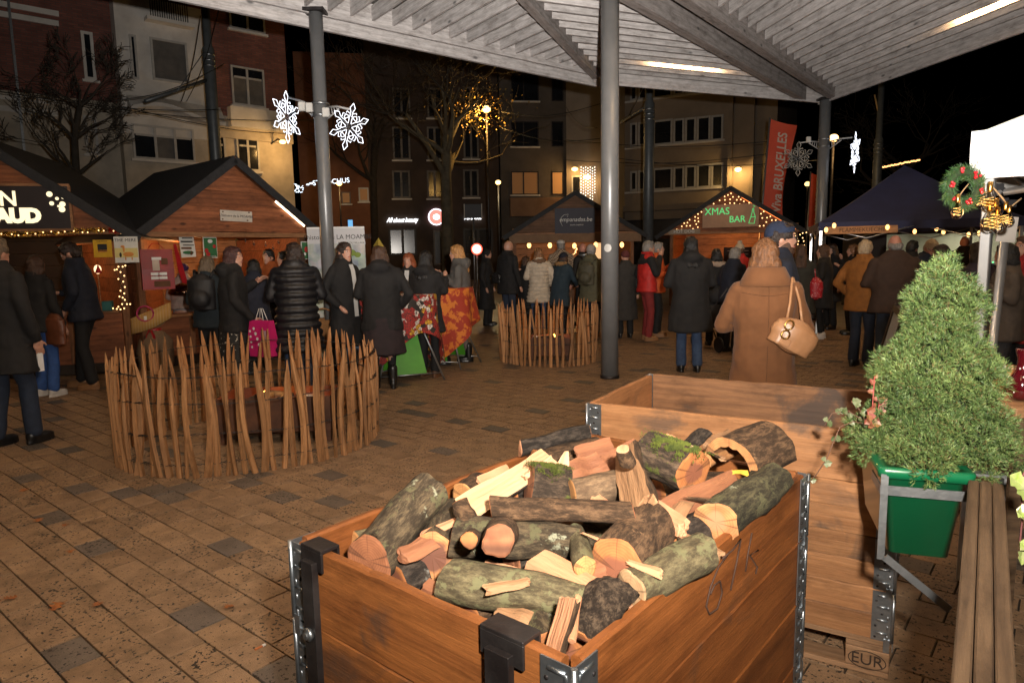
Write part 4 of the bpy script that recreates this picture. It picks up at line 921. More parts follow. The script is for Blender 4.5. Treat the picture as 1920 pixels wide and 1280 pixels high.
for x, y, s in ((1893, 890, .045), (1910, 905, .05), (1915, 945, .042), (1905, 955, .035), (1912, 1015, .045), (1918, 1030, .035), (1925, 880, .05)):
    l = MB(); ivy_leaf(l, P(x, y, 1.47), (rnd.uniform(-.5, 1), -.3, rnd.uniform(-.9, .0)), s); l.build('leaf', BIGIVY, rt)
# ---- white market tent: only its near corner is in the picture
TENT = pm('white_tent_fabric', (.80, .80, .79), (.74, .74, .73), 2.2, rough=.8, bump=.12, bscale=5.)
ALU = pm('aluminium', (.66, .67, .68), (.56, .57, .58), 8, rough=.3, metal=.85)
wc = at(1829, 420, 3.05); tc_ = V((wc.x, wc.y, 0))
tent = thing('white_tent', 'white pop-up market tent at the right edge', 'tent', tc_)
tu = V((.68, -.733, 0)).normalized(); tv = V((.733, .68, 0)).normalized(); TWd = 3.0
zv0, zv1 = at(1822, 338, 3.05).z, at(1820, 247, 3.05).z
cor = [tc_, tc_+tu*TWd, tc_+tu*TWd+tv*TWd, tc_+tv*TWd]; out = .025
def cloth_edge(a, b_, name):
    mb = MB(); d = b_-a; n_ = V((d.y, -d.x, 0)).normalized(); rows = []
    for i in range(7):
        z_ = zv0+(zv1-zv0)*i/6; rows.append([a+d*(j/40)+n_*(out+.007*math.sin(j*.9+i*.3)+.01*nz((j*.3, i*.4, 0)))+V((0, 0, z_+.006*nz((j*.4, 5, i*.1)) if i == 0 else z_)) for j in range(41)])
    mb.loft(rows, caps=False, closed=False); mb.build(name, TENT, tent)
cloth_edge(cor[0]-tu*.03, cor[1], 'valance'); cloth_edge(cor[3], cor[0]-tv*.03, 'valance'); cloth_edge(cor[1], cor[2], 'valance')
pk = (cor[0]+cor[2])/2+V((0, 0, zv1+.95)); mb = MB()
for i in range(4):
    a, b_ = cor[i], cor[(i+1) % 4]; e = ((a-pk)*.02)
    rows = []
    for k in range(9):
        u = k/8; sag = -.05*math.sin(u*PI); rows.append([(a*(1-w)+b_*w).lerp(V((pk.x, pk.y, 0)), u)+V((0, 0, zv1+(pk.z-zv1)*u+sag)) for w in [j/8 for j in range(9)]])
    mb.loft(rows, caps=False, closed=False)
mb.build('roof_cloth', TENT, tent)
for i, c in enumerate(cor):
    c2 = c+(pk-c).to_2d().to_3d().normalized()*.05
    mb = MB(); mb.box((c2.x, c2.y, (zv1+.02)/2), (.042, .042, zv1), ch=.004, mx=T(c2.x, c2.y, 0) @ Rz(-.82) @ T(-c2.x, -c2.y, 0)); mb.build('leg', ALU, tent)
    mb = MB(); mb.box((c2.x, c2.y, .75), (.05, .05, .03)); mb.build('leg_collar', BLK, tent)
for (a, b_) in ((cor[0], cor[1]), (cor[0], cor[3]), (cor[3], cor[2])):
    for s_ in (0, 1):
        p, q = a.lerp(b_, .02+.48*s_), a.lerp(b_, .5+.48*s_)
        for z0_, z1_ in ((zv1-.12, zv0-.06), (zv0-.06, zv1-.12)): mb = MB(); mb.tube([p+V((0, 0, z0_))+(pk-a).to_2d().to_3d()*.02, q+V((0, 0, z1_))+(pk-a).to_2d().to_3d()*.02], .013, 6); mb.build('truss_bar', ALU, tent)
for x, y in ((1868, 352), (1877, 378), (1892, 382)):
    q = at(x, y, 3.2); mb = MB(); mb.box(tuple(q), (.05, .04, .035), ch=.004); mb.build('truss_joint', BLK, tent)
# grey card on a steel stand inside the tent
q = gr(1862, 700, .75); q = at(1880, 560, 3.6); sd = thing('card_stand', 'grey card on a tilted steel pole under the white tent', 'sign stand', (q.x-.02, q.y, 0))
a, b_ = at(1884, 442, 3.6), at(1862, 640, 3.55); mb = MB(); d = (b_-a).normalized(); mb.tube([a, b_+d*(b_.z/abs(d.z)*.98)], .022, 10); mb.build('pole', ALU, sd)
mb = MB(); c = at(1888, 430, 3.57); mb.box((0, 0, 0), (.10, .006, .13), 0, T(c) @ M.Rotation(.08, 4, 'Y')); mb.build('card', flat('grey_card', (.38, .35, .32), .8), sd)
# edison bulbs on a string below the valance
BULBG, t, b = nt('bulb_glass'); b.inputs['Base Color'].default_value = (1., .95, .86, 1); b.inputs['Transmission Weight'].default_value = 1.; b.inputs['Roughness'].default_value = .03; b.inputs['IOR'].default_value = 1.06
FIL = em('glowing_filament', (1., .55, .15), 7); BRASS = pm('brass_cap', (.55, .33, .10), (.4, .22, .06), 20, rough=.3, metal=1.)
def edison(c, s, down=(0, 0, -1), parent=None):
    d = V(down).normalized(); mx = frame(c, (0, 0, 1) if abs(d.z) < .5 else (1, 0, 0), -d)
    mb = MB(); prof = [(.012, 0), (.013, -.03), (.022, -.05), (.038, -.085), (.040, -.105), (.032, -.128), (.014, -.142), (.002, -.145)]
    mb.lathe([(r*s, z_*s) for r, z_ in prof], n=14, mx=mx); g = mb.build('bulb', BULBG, parent)
    mb = MB(); mb.lathe([(.014*s, .028*s), (.0145*s, .0), (.0145*s, -.022*s), (.012*s, -.03*s)], n=10, mx=mx); mb.build('bulb_cap', BRASS, parent)
    mb = MB(); rr = random.Random(int(c[0]*1e4)); pts = [mx @ V((math.cos(k*1.3)*.022*s, math.sin(k*1.3)*.022*s, (-.06-.004*k)*s)) for k in range(16)]; mb.tube(pts, .0004*s, 4)
    for p in pts: mb.ell(tuple(p), .0015*s, nu=5, nv=4)
    mb.build('filament', FIL, parent)
eb = thing('edison_bulb_string', 'string of glowing glass bulbs hanging under the white tent', 'string lights', at(1862, 350, 3.0))
mb = MB(); mb.tube([at(x, y, 2.98) for x, y in ((1838, 355), (1850, 362), (1862, 352), (1880, 372), (1892, 390), (1915, 372))], .004, 6); mb.build('cable', pm('jute_cable', (.35, .24, .13), (.25, .16, .08), 60, rough=.9), eb)
for x, y, s in ((1842, 352, .62), (1857, 350, .74), (1856, 386, .80), (1868, 380, .7), (1871, 396, .66), (1886, 386, .62), (1893, 392, .55)): edison(at(x, y, 2.97), s, (rnd.uniform(-.2, .2), 0, -1), eb)
lamp('edison_glow', 'POINT', at(1860, 395, 2.9), 1.2, (1., .55, .2), shadow_soft_size=.05)
# wreath
wr = thing('fir_wreath', 'green fir wreath with red berries hanging on the tent post', 'wreath', at(1805, 405, 2.98)); wc_ = at(1806, 352, 2.96); wx = V((.99, .12, 0)).normalized()
WN1 = pm('wreath_needle', (.035, .10, .025), (.016, .055, .016), 12, rough=.5); WN2 = pm('wreath_tip', (.10, .15, .03), (.06, .10, .025), 12, rough=.5)
mb = MB(); Rw = .066
for k in range(560):
    an = rc.uniform(0, 2*PI); ring = wc_+wx*math.cos(an)*Rw+V((0, 0, math.sin(an)*Rw)); tg = (-wx*math.sin(an)+V((0, 0, math.cos(an)))); rad = wx*math.cos(an)+V((0, 0, math.sin(an)))
    d = (tg*.9+rad*rc.uniform(-.7, .8)+wx.cross(V((0, 0, 1)))*rc.uniform(-.8, .8)).normalized(); p = ring+(rad*rc.uniform(-.02, .02)); needles(mb, p, d, .032, 12, 0 if rc.random() < .75 else 1)
o = mb.build('fir_needles', [WN1, WN2, WN1], wr); o['kind'] = 'stuff'
mb = MB(); mb.tube([wc_+wx*math.cos(k*PI/12)*Rw+V((0, 0, math.sin(k*PI/12)*Rw)) for k in range(25)], .014, 7); mb.build('ring', flat('wreath_core', (.02, .035, .012), .9), wr)
BERRY = flat('red_berry', (.45, .012, .02), .2, coat=.6)
for k in range(26):
    an = (k//4)*1.02+.9+rnd.uniform(-.16, .16); R_ = Rw*rnd.uniform(.82, 1.2); m2 = MB(); m2.ell(tuple(wc_+wx*math.cos(an)*R_+V((0, 0, math.sin(an)*R_))-V((.012, .038, 0))), .0066, nu=8, nv=6); m2.build('berry', BERRY, wr)
mb = MB(); mb.tube([at(1829, 303, 2.97)+V((.012*math.cos(k*PI/6), 0, .012*math.sin(k*PI/6))) for k in range(13)], .0012, 4); mb.build('hook', STEEL, wr)
wb = thing('wreath_bulb', 'single glass bulb with glowing wires dangling beside the wreath', 'light bulb', at(1790, 395, 2.9)); edison(at(1796, 372, 2.9), .6, (-.35, 0, -.9), wb)
mb = MB(); mb.tube([at(1816, 345, 2.9), at(1806, 357, 2.9), at(1797, 370, 2.9)], .0025, 5); mb.build('cord', pm('jute_cable', (.35, .24, .13)), wb)
# ---- wares on a table under the tent: glazed jug and pots, mostly behind the spruce
JUG = pm('red_glaze', (.09, .004, .008), (.05, .003, .006), 6, rough=.1, coat=.8); CLAY = pm('clay_glaze', (.42, .17, .06), (.30, .11, .04), 6, rough=.3)
q = at(1906, 800, 2.3); tb = thing('ware_table', 'wooden table of pottery at the right edge', 'table', (q.x+.25, q.y+.3, 0)); zt = at(1906, 745, 2.35).z
mb = MB(); mb.box((q.x+.32, q.y+.3, zt-.02), (.8, .8, .035), ch=.003); mb.build('table_top', wood('table_board', (.36, .2, .1), (.25, .13, .06), 'x'), tb)
for dx in (-.04, .66):
    for dy in (-.05, .65): mb = MB(); mb.box((q.x+.32-.36+dx+.04, q.y+.3-.3+dy, (zt-.04)/2), (.045, .045, zt-.04)); mb.build('leg', RAILW, tb)
c = at(1904, 742, 2.32); mb = MB(); mb.lathe([(.025, 0), (.04, .015), (.045, .045), (.036, .075), (.02, .105), (.018, .14), (.026, .175), (.022, .178)], (c.x+.02, c.y, zt), 20)
jg = thing('red_jug', 'tall dark red glazed jug with white dots at the right edge', 'jug', (c.x+.02, c.y, zt)); mb.build('body', JUG, jg)
mb = MB(); mb.tube([(c.x+.038, c.y-.01, zt+.15), (c.x+.07, c.y-.02, zt+.14), (c.x+.075, c.y-.02, zt+.09), (c.x+.055, c.y-.01, zt+.05)], .005, 7); mb.build('handle', JUG, jg)
mb = MB()
for k in range(14): a_ = -PI/2+rnd.uniform(-1.2, 1.2); zz = rnd.uniform(.02, .165); R = .021 if zz > .09 else .04; mb.ell((c.x+.02+math.cos(a_)*R, c.y+math.sin(a_)*R, zt+zz), .0035, nu=6, nv=4)
mb.build('dots', WHITE, jg)
for x, y, r, m_, lb in ((1888, 690, .05, CLAY, 'small brown clay pot half hidden behind the spruce'), (1896, 655, .045, WHITE, 'white ceramic bowl standing behind the red jug'), (1912, 760, .06, CLAY, 'clay bowl at the right edge in front of the red jug')):
    p = at(x, y, 2.5); mb = MB(); mb.lathe([(r*.5, 0), (r*.9, .02), (r, .055), (r*.8, .085), (r*.75, .085), (r*.9, .05), (r*.4, .015)], (p.x, p.y, zt-.003), 18); solo(mb, 'pottery', lb, 'pottery', m_)
# ================================================================== chestnut paling rings round the fire boxes
PICK = wood('chestnut_paling', (.40, .205, .088), (.24, .115, .046), 'z', rough=.7, bump=.8, rv=.22, ring=16., knots=False)
RUST = pm('rusted_steel', (.11, .045, .022), (.05, .022, .013), 7, rough=.8, bump=.3, metal=.2)
ASH = pm('white_ash', (.55, .52, .5), (.25, .23, .22), 30, rough=.9); CHAR = pm('charred_wood', (.02, .018, .017), (.008, .007, .007), 30, rough=.8, bump=.6)
WIRE = flat('fence_wire', (.05, .05, .052), .45, .8)
FLAME = em('flame', (1., .42, .08), 9, True); EMBER = em('ember', (1., .16, .03), 6, True)
def picket_mesh(h, r, seed):
    q = random.Random(seed); n = q.choice((5, 6, 6)); mb = MB(); rows = []; ang = [2*PI*j/n+q.uniform(-.3, .3) for j in range(n)]; fl_ = q.uniform(.55, .9); bx_, by_ = q.uniform(-.032, .032), q.uniform(-.03, .03); tw = q.uniform(-.4, .4)
    for i in range(9):
        u = i/8; s_ = 1-.18*u+.12*nz((u*4, seed, 0)); 
        if u > .86: s_ *= max(.2, (1-u)/.14*.7+.2)
        rows.append([(math.cos(a+tw*u)*r*s_+bx_*math.sin(u*PI*1.3), math.sin(a+tw*u)*r*fl_*s_+by_*math.sin(u*PI), h*u) for a in ang])
    mb.loft(rows, smooth=False); return mb.mesh('picket', PICK)
PM = [picket_mesh(q, r, i) for i, (q, r) in enumerate([(.84, .024), (.86, .028), (.80, .022), (.88, .026), (.83, .030), (.85, .021), (.74, .026), (.87, .023), (.82, .027), (.70, .024), (.86, .031)])]
def paling(label, c, rx, ry, rot, n, gap=None, seed=0):
    q = random.Random(seed); root = thing('paling_fence', label, 'fence', (c[0], c[1], 0), 0, 'paling rings round the fire boxes'); pts = []
    for k in range(n):
        a = rot+2*PI*k/n; r = 1+.04*math.sin(a*3+seed)
        p = V((rx*math.cos(a)*r, ry*math.sin(a)*r, 0)); pts.append((p, a))
        link('picket', q.choice(PM), root, (p.x+q.uniform(-.012, .012), p.y+q.uniform(-.012, .012), 0), (q.gauss(0, .032), q.gauss(0, .032), q.uniform(0, 6)))
    for z_ in (.10, .31, .54, .74):
        for s_ in (0, PI):
            mb = MB(); path = []
            for k in range(n*3+1):
                a = rot+2*PI*k/(n*3); r = (1+.04*math.sin(a*3+seed)); w = .024*math.cos(k*PI/1.5+s_)
                path.append((math.cos(a)*(rx*r+w), math.sin(a)*(ry*r+w), z_+.008*math.sin(a*5+z_*9)+.004*math.sin(k*PI/1.5+s_)))
            mb.tube(path, .0022, 4); mb.build('wire', WIRE, root, local=True)
    return root
def fire_box(label, c, yaw, lx, ly, z0, h, seed):
    root = thing('fire_box', label, 'fire pit', (c[0], c[1], 0), yaw, 'fire boxes'); q = random.Random(seed)
    for (x, y, a, b_) in ((0, -ly/2, lx, .012), (0, ly/2, lx, .012), (-lx/2, 0, .012, ly-.013), (lx/2, 0, .012, ly-.013)): mb = MB(); mb.box((x, y, z0+h/2), (a, b_, h), ch=.002); mb.build('side_plate', RUST, root, local=True)
    mb = MB(); mb.box((0, 0, z0+.03), (lx-.014, ly-.014, .01)); mb.build('floor_plate', RUST, root, local=True)
    for x in (-1, 1):
        for y in (-1, 1): mb = MB(); mb.box((x*(lx/2-.04), y*(ly/2-.04), z0/2+.01), (.05, .05, z0+.02)); mb.build('foot', RUST, root, local=True)
    mb = MB()
    for k in range(26): mb.ell((q.uniform(-.4, .4)*lx, q.uniform(-.35, .35)*ly, z0+.08+q.uniform(0, .06)), q.uniform(.02, .05), nu=7, nv=5)
    mb.build('embers', [EMBER], root, local=True)['kind'] = 'stuff'
    for k in range(7):
        a = q.uniform(0, PI); p = V((q.uniform(-.28, .28)*lx, q.uniform(-.2, .2)*ly, z0+h-.06+q.uniform(-.03, .04))); d = V((math.cos(a)*.14, math.sin(a)*.10, q.uniform(-.03, .03))); mb = MB(); mb.tube([p-d, p, p+d], [.035, .04, .033], 8); mb.build('burning_log', q.choice((CHAR, ASH, CHAR)), root, local=True)
    for k in range(3):
        p = V((q.uniform(-.2, .2)*lx, q.uniform(-.15, .15)*ly, z0+h-.02)); mb = MB(); hh = q.uniform(.03, .055)
        mb.tube([p, p+V((.01, 0, hh*.4)), p+V((-.008, 0, hh*.75)), p+V((.004, 0, hh))], [.010, .012, .007, .001], 7); mb.build('flame', FLAME, root, local=True)
    lamp('fire_light', 'POINT', V((c[0], c[1], z0+h+.06)), 6, (1., .4, .1), shadow_soft_size=.1)
    return root
paling('larger paling fence ring left of the firewood crate', (-2.27, 5.84), 1.02, 1.05, .1, 92, seed=2)
paling('smaller paling fence ring beside the main column', (.56, 10.05), .70, .72, .3, 56, seed=5)
fire_box('rusty fire box inside the larger paling ring', (-2.05, 5.92), .08, .95, .5, .10, .30, 4)
fire_box('fire box inside the smaller paling ring', (.58, 10.1), -.1, .6, .45, .08, .26, 9)
# ================================================================== wooden market chalets
CHW = wood('chalet_board', (.28, .10, .042), (.16, .053, .023), 'x', rough=.6, bump=.5, rv=.28, ring=5.)
CHWz = wood('chalet_post', (.22, .10, .045), (.13, .055, .026), 'z', rough=.65, bump=.4, rv=.1)
CHIN = wood('chalet_inside', (.34, .17, .075), (.22, .10, .045), 'x', rough=.65, bump=.4, rv=.12)
FELT = pm('roof_felt', (.018, .018, .02), (.010, .010, .011), 18, rough=.75, bump=.5)
CHT = wood('chalet_trim', (.34, .17, .08), (.22, .10, .045), 'x', rough=.6, bump=.3)
LED = em('warm_led', (1., .80, .52), 5.); BULBW = em('fairy_bulb', (1., .60, .24), 3.2)
class Chalet:
    def __init__(s, name_label, c, rz, hr, eave, ridge, hw, inset=.4, depth=2.3, sill=.86, mat=CHW, matin=CHIN, glow=(1., .50, .18), gp=18, open_h=None, seed=0, name='market_chalet', back=True):
        s.r = thing(name, name_label, 'market stall', (c[0], c[1], 0), rz); s.hr, s.eave, s.ridge, s.hw, s.inset, s.depth, s.sill = hr, eave, ridge, hw, inset, depth, sill
        s.seed = seed; R = random.Random(seed); sl = (ridge-eave)/hr; s.sl = sl; s.fz = eave+.06
        roofz = lambda x: ridge-sl*abs(x)-.07
        # gable boards, waney lower edges, each lapping the one below
        z = s.fz; k = 0
        while z < ridge-.14:
            h = R.uniform(.17, .22); xm = min(hr-.06, (ridge-.07-z)/sl)
            if xm < .05: break
            cols = 22; rows = []; ph = R.uniform(0, 9)
            for i in range(cols+1):
                x = -xm+2*xm*i/cols; zt = min(z+h+.03, roofz(x)); zb = min(z+.018*nz((x*2.2, ph, 0), 1.6)+.008*math.sin(x*3+ph), zt-.002)
                f = (z+h+.03-zb)
                rows.append([(x, -.044, zb), (x, -.012, zb+.002), (x, .004, zt), (x, -.016, zt)])
            mb = MB(); mb.loft(rows, smooth=False); mb.build('gable_board', mat, s.r, local=True); z += h; k += 1
        # front trim, posts, lower boards
        s.box('trim_board', CHT, (0, -.03, eave+.02), (hr*2-.1, .05, .07)); s.box('soffit', mat, (0, inset/2, eave+.005), (hr*2-.2, inset-.03, .025))
        for x in (-hw, hw): s.box('corner_post', CHWz, (x, inset+.04, eave/2), (.09, .09, eave-.012))
        z = .16
        while z < sill-.06:
            h = min(R.uniform(.17, .21), sill-.03-z); s.board('front_board', mat, -hw+.05, hw-.05, z, h, inset-.005, R)
            z += h
        s.box('counter', CHT, (0, inset-.02, sill), (hw*2-.1, .30, .035)); s.box('base_skirt', pm('dark_skirt', (.035, .024, .017), (.02, .014, .01), 5, rough=.8), (0, inset+.06, .085), (hw*2, .08, .15))
        for x in (-hw*.5, 0, hw*.5): s.box('batten', CHWz, (x, inset-.03, (sill+.14)/2), (.075, .025, sill-.2))
        # side and back walls
        for sx in (-1, 1):
            zz = .1
            while zz < eave-.1:
                o = s.box('side_board', mat, (sx*hw, inset+depth/2, zz+.1), (.022, depth-.1, .197)); zz += .2
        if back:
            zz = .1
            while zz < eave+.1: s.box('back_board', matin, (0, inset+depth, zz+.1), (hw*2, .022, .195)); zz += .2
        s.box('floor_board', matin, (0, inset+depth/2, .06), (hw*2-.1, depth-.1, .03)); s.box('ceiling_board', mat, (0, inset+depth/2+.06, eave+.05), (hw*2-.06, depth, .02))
        # roof: two slabs with felt, overhanging the gable
        an = math.atan(sl); Ls = (hr+.10)/math.cos(an); D = depth+inset+.35
        for sx in (-1, 1):
            mx = T(0, 0, ridge) @ M.Rotation(sx*an, 4, 'Y') @ T(sx*Ls/2, D/2-.16, 0)
            mb = MB(); mb.box((0, 0, 0), (Ls, D, .035), mx=mx); rf = mb.build('roof_slab', mat, s.r, local=True)
            mb = MB(); mb.box((0, 0, .024), (Ls+.02, D+.02, .012), mx=mx); mb.build('roof_felt', FELT, rf, local=True)
            mb = MB(); mb.box((sx*.01, -D/2-.012, -.03), (Ls, .022, .11), mx=mx); mb.build('barge_board', FELT, rf, local=True)
        if gp: lamp('chalet_glow', 'POINT', wm(s.r) @ V((0, inset+depth*.45, eave-.22)), gp, glow, shadow_soft_size=.12)
    def box(s, name, mat, c, d, parent=None):
        mb = MB(); mb.box(c, d, ch=min(.004, min(d)*.2)); return mb.build(name, mat, parent or s.r, local=True)
    def board(s, name, mat, x0, x1, z, h, y, R):
        rows = []; ph = R.uniform(0, 9)
        for i in range(15):
            x = x0+(x1-x0)*i/14; zb = z+.012*nz((x*2.4, ph, 0), 1.5); rows.append([(x, y-.026, zb), (x, y-.004, zb), (x, y, z+h+.02), (x, y-.012, z+h+.02)])
        mb = MB(); mb.loft(rows, smooth=False); return mb.build(name, mat, s.r, local=True)
    def w(s, x, y, z): return wm(s.r) @ V((x, y, z))
    def right(s): return wm(s.r).to_3x3() @ V((1, 0, 0))
def bulbs(name, label, pts, r, mat, cable=True, seed=0, cat='string lights', group=None):
    base = pts[0]; root = thing(name, label, cat, (base[0], base[1], base[2]), 0, group); mb = MB()
    for p in pts: mb.ell(tuple(p), r, nu=6, nv=4)
    o = mb.build('bulbs', mat, root); o['kind'] = 'stuff'
    if cable: mb = MB(); mb.tube(pts, .003, 4); mb.build('cable', CABLE, root)
    return root
# ---- mulled wine chalet, far left
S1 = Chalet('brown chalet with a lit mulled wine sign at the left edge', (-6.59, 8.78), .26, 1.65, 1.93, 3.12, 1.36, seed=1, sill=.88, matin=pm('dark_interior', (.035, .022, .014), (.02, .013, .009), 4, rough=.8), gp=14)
SIGND = pm('dark_sign_board', (.035, .027, .028), (.028, .022, .023), 3, rough=.45); LIT = em('sign_letter_light', (1., .84, .52), 1.35)
sg = thing('mulled_wine_sign', 'dark sign board with glowing white letters and dots on the left gable', 'sign', S1.w(0, -.09, 1.98), .26)
mb = MB(); mb.box((.06, 0, .275), (1.78, .045, .55), ch=.004); mb.build('board', SIGND, sg, local=True)
for z_ in (.555, -.006): mb = MB(); mb.box((.06, -.02, z_), (1.82, .03, .03)); mb.build('frame', CHT, sg, local=True)
mb = MB(); mb.box((.965, -.02, .275), (.03, .03, .53)); mb.build('frame', CHT, sg, local=True)
FM = lambda x, z_: wm(sg) @ face((x, -.026, z_), (1, 0, 0))
lettering('ViN', .26, FM(.17, .375), LIT, sg, bold=.004, ext=.006); lettering('CHAUD', .235, FM(.20, .165), LIT, sg, bold=.016, ext=.006)
for x, z_, r in ((.60, .44, .034), (.71, .45, .016), (.75, .40, .02), (.68, .385, .02), (.615, .325, .026), (.735, .315, .034), (.69, .29, .015), (.725, .25, .036)): mb = MB(); mb.lathe([(r, -.004), (r, .006)], n=16, mx=FM(x+.14, z_)); mb.build('light_dot', LIT, sg)
# tinsel garland with lights along the trim
TING = pm('gold_tinsel', (.75, .50, .12), (.45, .30, .06), 60, rough=.25, metal=1.); TINR = pm('red_tinsel', (.55, .02, .02), (.35, .01, .01), 60, rough=.3, metal=.8)
ga = thing('tinsel_garland', 'gold and red tinsel garland with lights along the left chalet', 'garland', S1.w(-1.2, -.08, 1.93)); mb = MB(); q = random.Random(3)
for k in range(2600):
    x = q.uniform(-1.5, 1.6); red = (-.95 < x < -.8) or (-.42 < x < -.20) or x > 1.38; zc = 1.945-.02*math.sin(x*4)+(.02 if -.75 < x < -.45 else 0); c = S1.w(x, -.085, zc); v = V((q.gauss(0, 1), q.gauss(0, 1), q.gauss(0, 1))).normalized(); ww = v.orthogonal().normalized()*.0035; p = c+v*.008; mb.add([p-ww, p+ww, p+v*.045], [(0, 1, 2)], 1 if red else 0)
o = mb.build('tinsel', [TING, TINR], ga); o['kind'] = 'stuff'
mb = MB()
for k in range(34): mb.ell(tuple(S1.w(-1.4+k*.088+q.uniform(-.02, .02), -.12, 1.935+q.uniform(-.03, .03))), .009, nu=6, nv=4)
o = mb.build('bulbs', BULBW, ga); o['kind'] = 'stuff'
pts = [at(x, y, 9.15) for x, y in ((222, 500), (219, 505), (230, 500), (235, 498), (226, 510), (233, 517), (222, 523), (231, 528), (234, 538), (226, 545), (233, 550), (230, 558), (224, 556), (234, 562), (229, 570), (238, 570), (222, 575), (233, 578), (226, 580), (219, 579), (212, 578), (244, 570), (215, 506), (220, 480))]
bulbs('fairy_light_post', 'cluster of warm fairy lights down the right post of the left chalet', pts, .011, BULBW)
bulbs('garland_counter', 'green garland with lights along the counter edge of the left chalet', [S1.w(-1.2+.15*k, .25, .90+.01*(k % 2)) for k in range(16)], .010, BULBW)
# goods on the counter: orange box, bottles in red hats, small jar
def ctr(x, y, Y): return at(x, y, Y)
c = S1.w(-.55, .42, .90); mb = MB(); mb.box((0, 0, .105), (.62, .22, .21), ch=.006); o = link('orange_crate', mb.mesh('orange_crate', flat('orange_card', (.55, .13, .01), .6)), None, c, (0, 0, .26)); tag(o, 'orange display box on the left chalet counter', 'box')
GLB = pm('bottle_glass', (.05, .03, .015), (.03, .02, .01), 3, rough=.08, coat=.5); LABL = flat('bottle_label', (.6, .58, .55), .6); HATR = flat('felt_red', (.38, .012, .012), .9)
for i, x in enumerate((.10, .26)):
    b0 = S1.w(-.55+x-.06, .42, 1.112); rt = thing('hatted_bottle', ('left' if i == 0 else 'right')+' of two bottles wearing red pointed hats on the orange box', 'bottle', b0, 0, 'bottles in red hats')
    mb = MB(); mb.lathe([(.034, 0), (.036, .01), (.036, .15), (.03, .18), (.014, .21), (.013, .27)], n=14); mb.build('glass', GLB, rt, local=True)
    mb = MB(); mb.lathe([(.0368, .05), (.0368, .13)], n=14, caps=False); mb.build('label', LABL, rt, local=True)
    mb = MB(); mb.lathe([(.042, .20), (.044, .225), (.038, .228)], n=14); h = mb.build('hat_brim', WHITE, rt, local=True); mb = MB(); mb.lathe([(.038, .226), (.03, .29), (.016, .36), (.005, .42)], n=12); mb.build('hat_cone', HATR, h, local=True); mb = MB(); mb.ell((0, 0, .43), .018); mb.build('pompom', WHITE, h, local=True)
b0 = S1.w(-.60, .42, 1.112); rt = thing('red_jar', 'small red bottle with white cap beside the hatted bottles', 'bottle', b0); mb = MB(); mb.lathe([(.035, 0), (.036, .07), (.028, .09), (.028, .1)], n=12); mb.build('glass', flat('red_label', (.5, .02, .015), .4), rt, local=True); mb = MB(); mb.lathe([(.03, .1), (.03, .13)], n=12); mb.build('cap', WHITE, rt, local=True)
mb = MB(); c = at(202, 572, 9.3); mb.box((0, 0, .06), (.12, .1, .13), ch=.004); solo_ = link('teal_box', mb.mesh('teal_box', flat('teal_card', (.02, .12, .12), .6)), None, (c.x, c.y, .90), (0, 0, .26)); tag(solo_, 'teal box at the right end of the left chalet counter', 'box')
# small gnome lamp on the counter
c = at(183, 505, 9.1); rt = thing('glowing_ornament', 'glowing ornament with a red cap behind the man in navy', 'ornament', (c.x, c.y, .90)); mb = MB(); mb.tube([(c.x, c.y, .90), (c.x, c.y, c.z-.06)], .008, 6); mb.build('stick', CHT, rt); mb = MB(); mb.ell(tuple(c), (.045, .04, .06)); mb.build('lamp_body', em('ornament_glow', (1., .62, .34), 2.2), rt); mb = MB(); mb.lathe([(.04, 0), (.03, .04), (.004, .11)], (c.x+.02, c.y-.02, c.z-.05), 10); mb.build('cap', HATR, rt)
# posters: each hangs from the trim
def poster(name, label, x0, y0, x1, y1, Y, base, draw=None, tilt=0., cat='poster', yaw=0.):
    c = at((x0+x1)/2, (y0+y1)/2, Y); w = (x1-x0)/1280*Y; h = (y1-y0)/1280*Y; rt = thing(name, label, cat, c, yaw)
    rows = [[(-w/2+w*i/6, .006*math.sin(i*1.3+j), h/2-h*j/4) for i in range(7)] for j in range(5)]; mb = MB(); mb.loft([r for r in rows], caps=False, closed=False); mb.v = [(v[0]*math.cos(tilt)-v[2]*math.sin(tilt), v[1], v[0]*math.sin(tilt)+v[2]*math.cos(tilt)) for v in mb.v]
    mb.build('sheet', base, rt, local=True)
    for d in (draw or []):
        col, shape = d[0], d[1:]; mb = MB()
        if shape[0] == 'r': mb.box((shape[1]*w, -.012, shape[2]*h), (shape[3]*w, .002, shape[4]*h))
        elif shape[0] == 'e': mb.ell((shape[1]*w, -.012, shape[2]*h), (shape[3]*w, .003, shape[4]*h), nu=10, nv=6)
        elif shape[0] == 't': lettering(shape[1], shape[4]*h, wm(rt) @ face((shape[2]*w, -.013, shape[3]*h), (1, 0, 0)), col, rt, ext=.0008); continue
        mb.build('print', col, rt, local=True)
    return rt
PAPER = flat('paper_white', (.66, .65, .60), .8); YELP = flat('paper_yellow', (.62, .36, .02), .8); INKB = flat('print_black', (.02, .02, .02), .8); ORG = flat('print_orange', (.6, .24, .05), .8); GRNI = flat('print_green', (.03, .14, .05), .8); REDI = flat('print_red', (.42, .02, .02), .8); BRNI = flat('print_brown', (.12, .05, .02), .8)
poster('yellow_poster', 'yellow notice with a dark picture on the left chalet post', 177, 450, 208, 482, 9.1, YELP, [(INKB, 'r', 0, .05, .5, .42), (ORG, 'r', 0, -.14, .5, .14), (BRNI, 't', 'THE SHOP', 0, .41, .12)], yaw=.26)
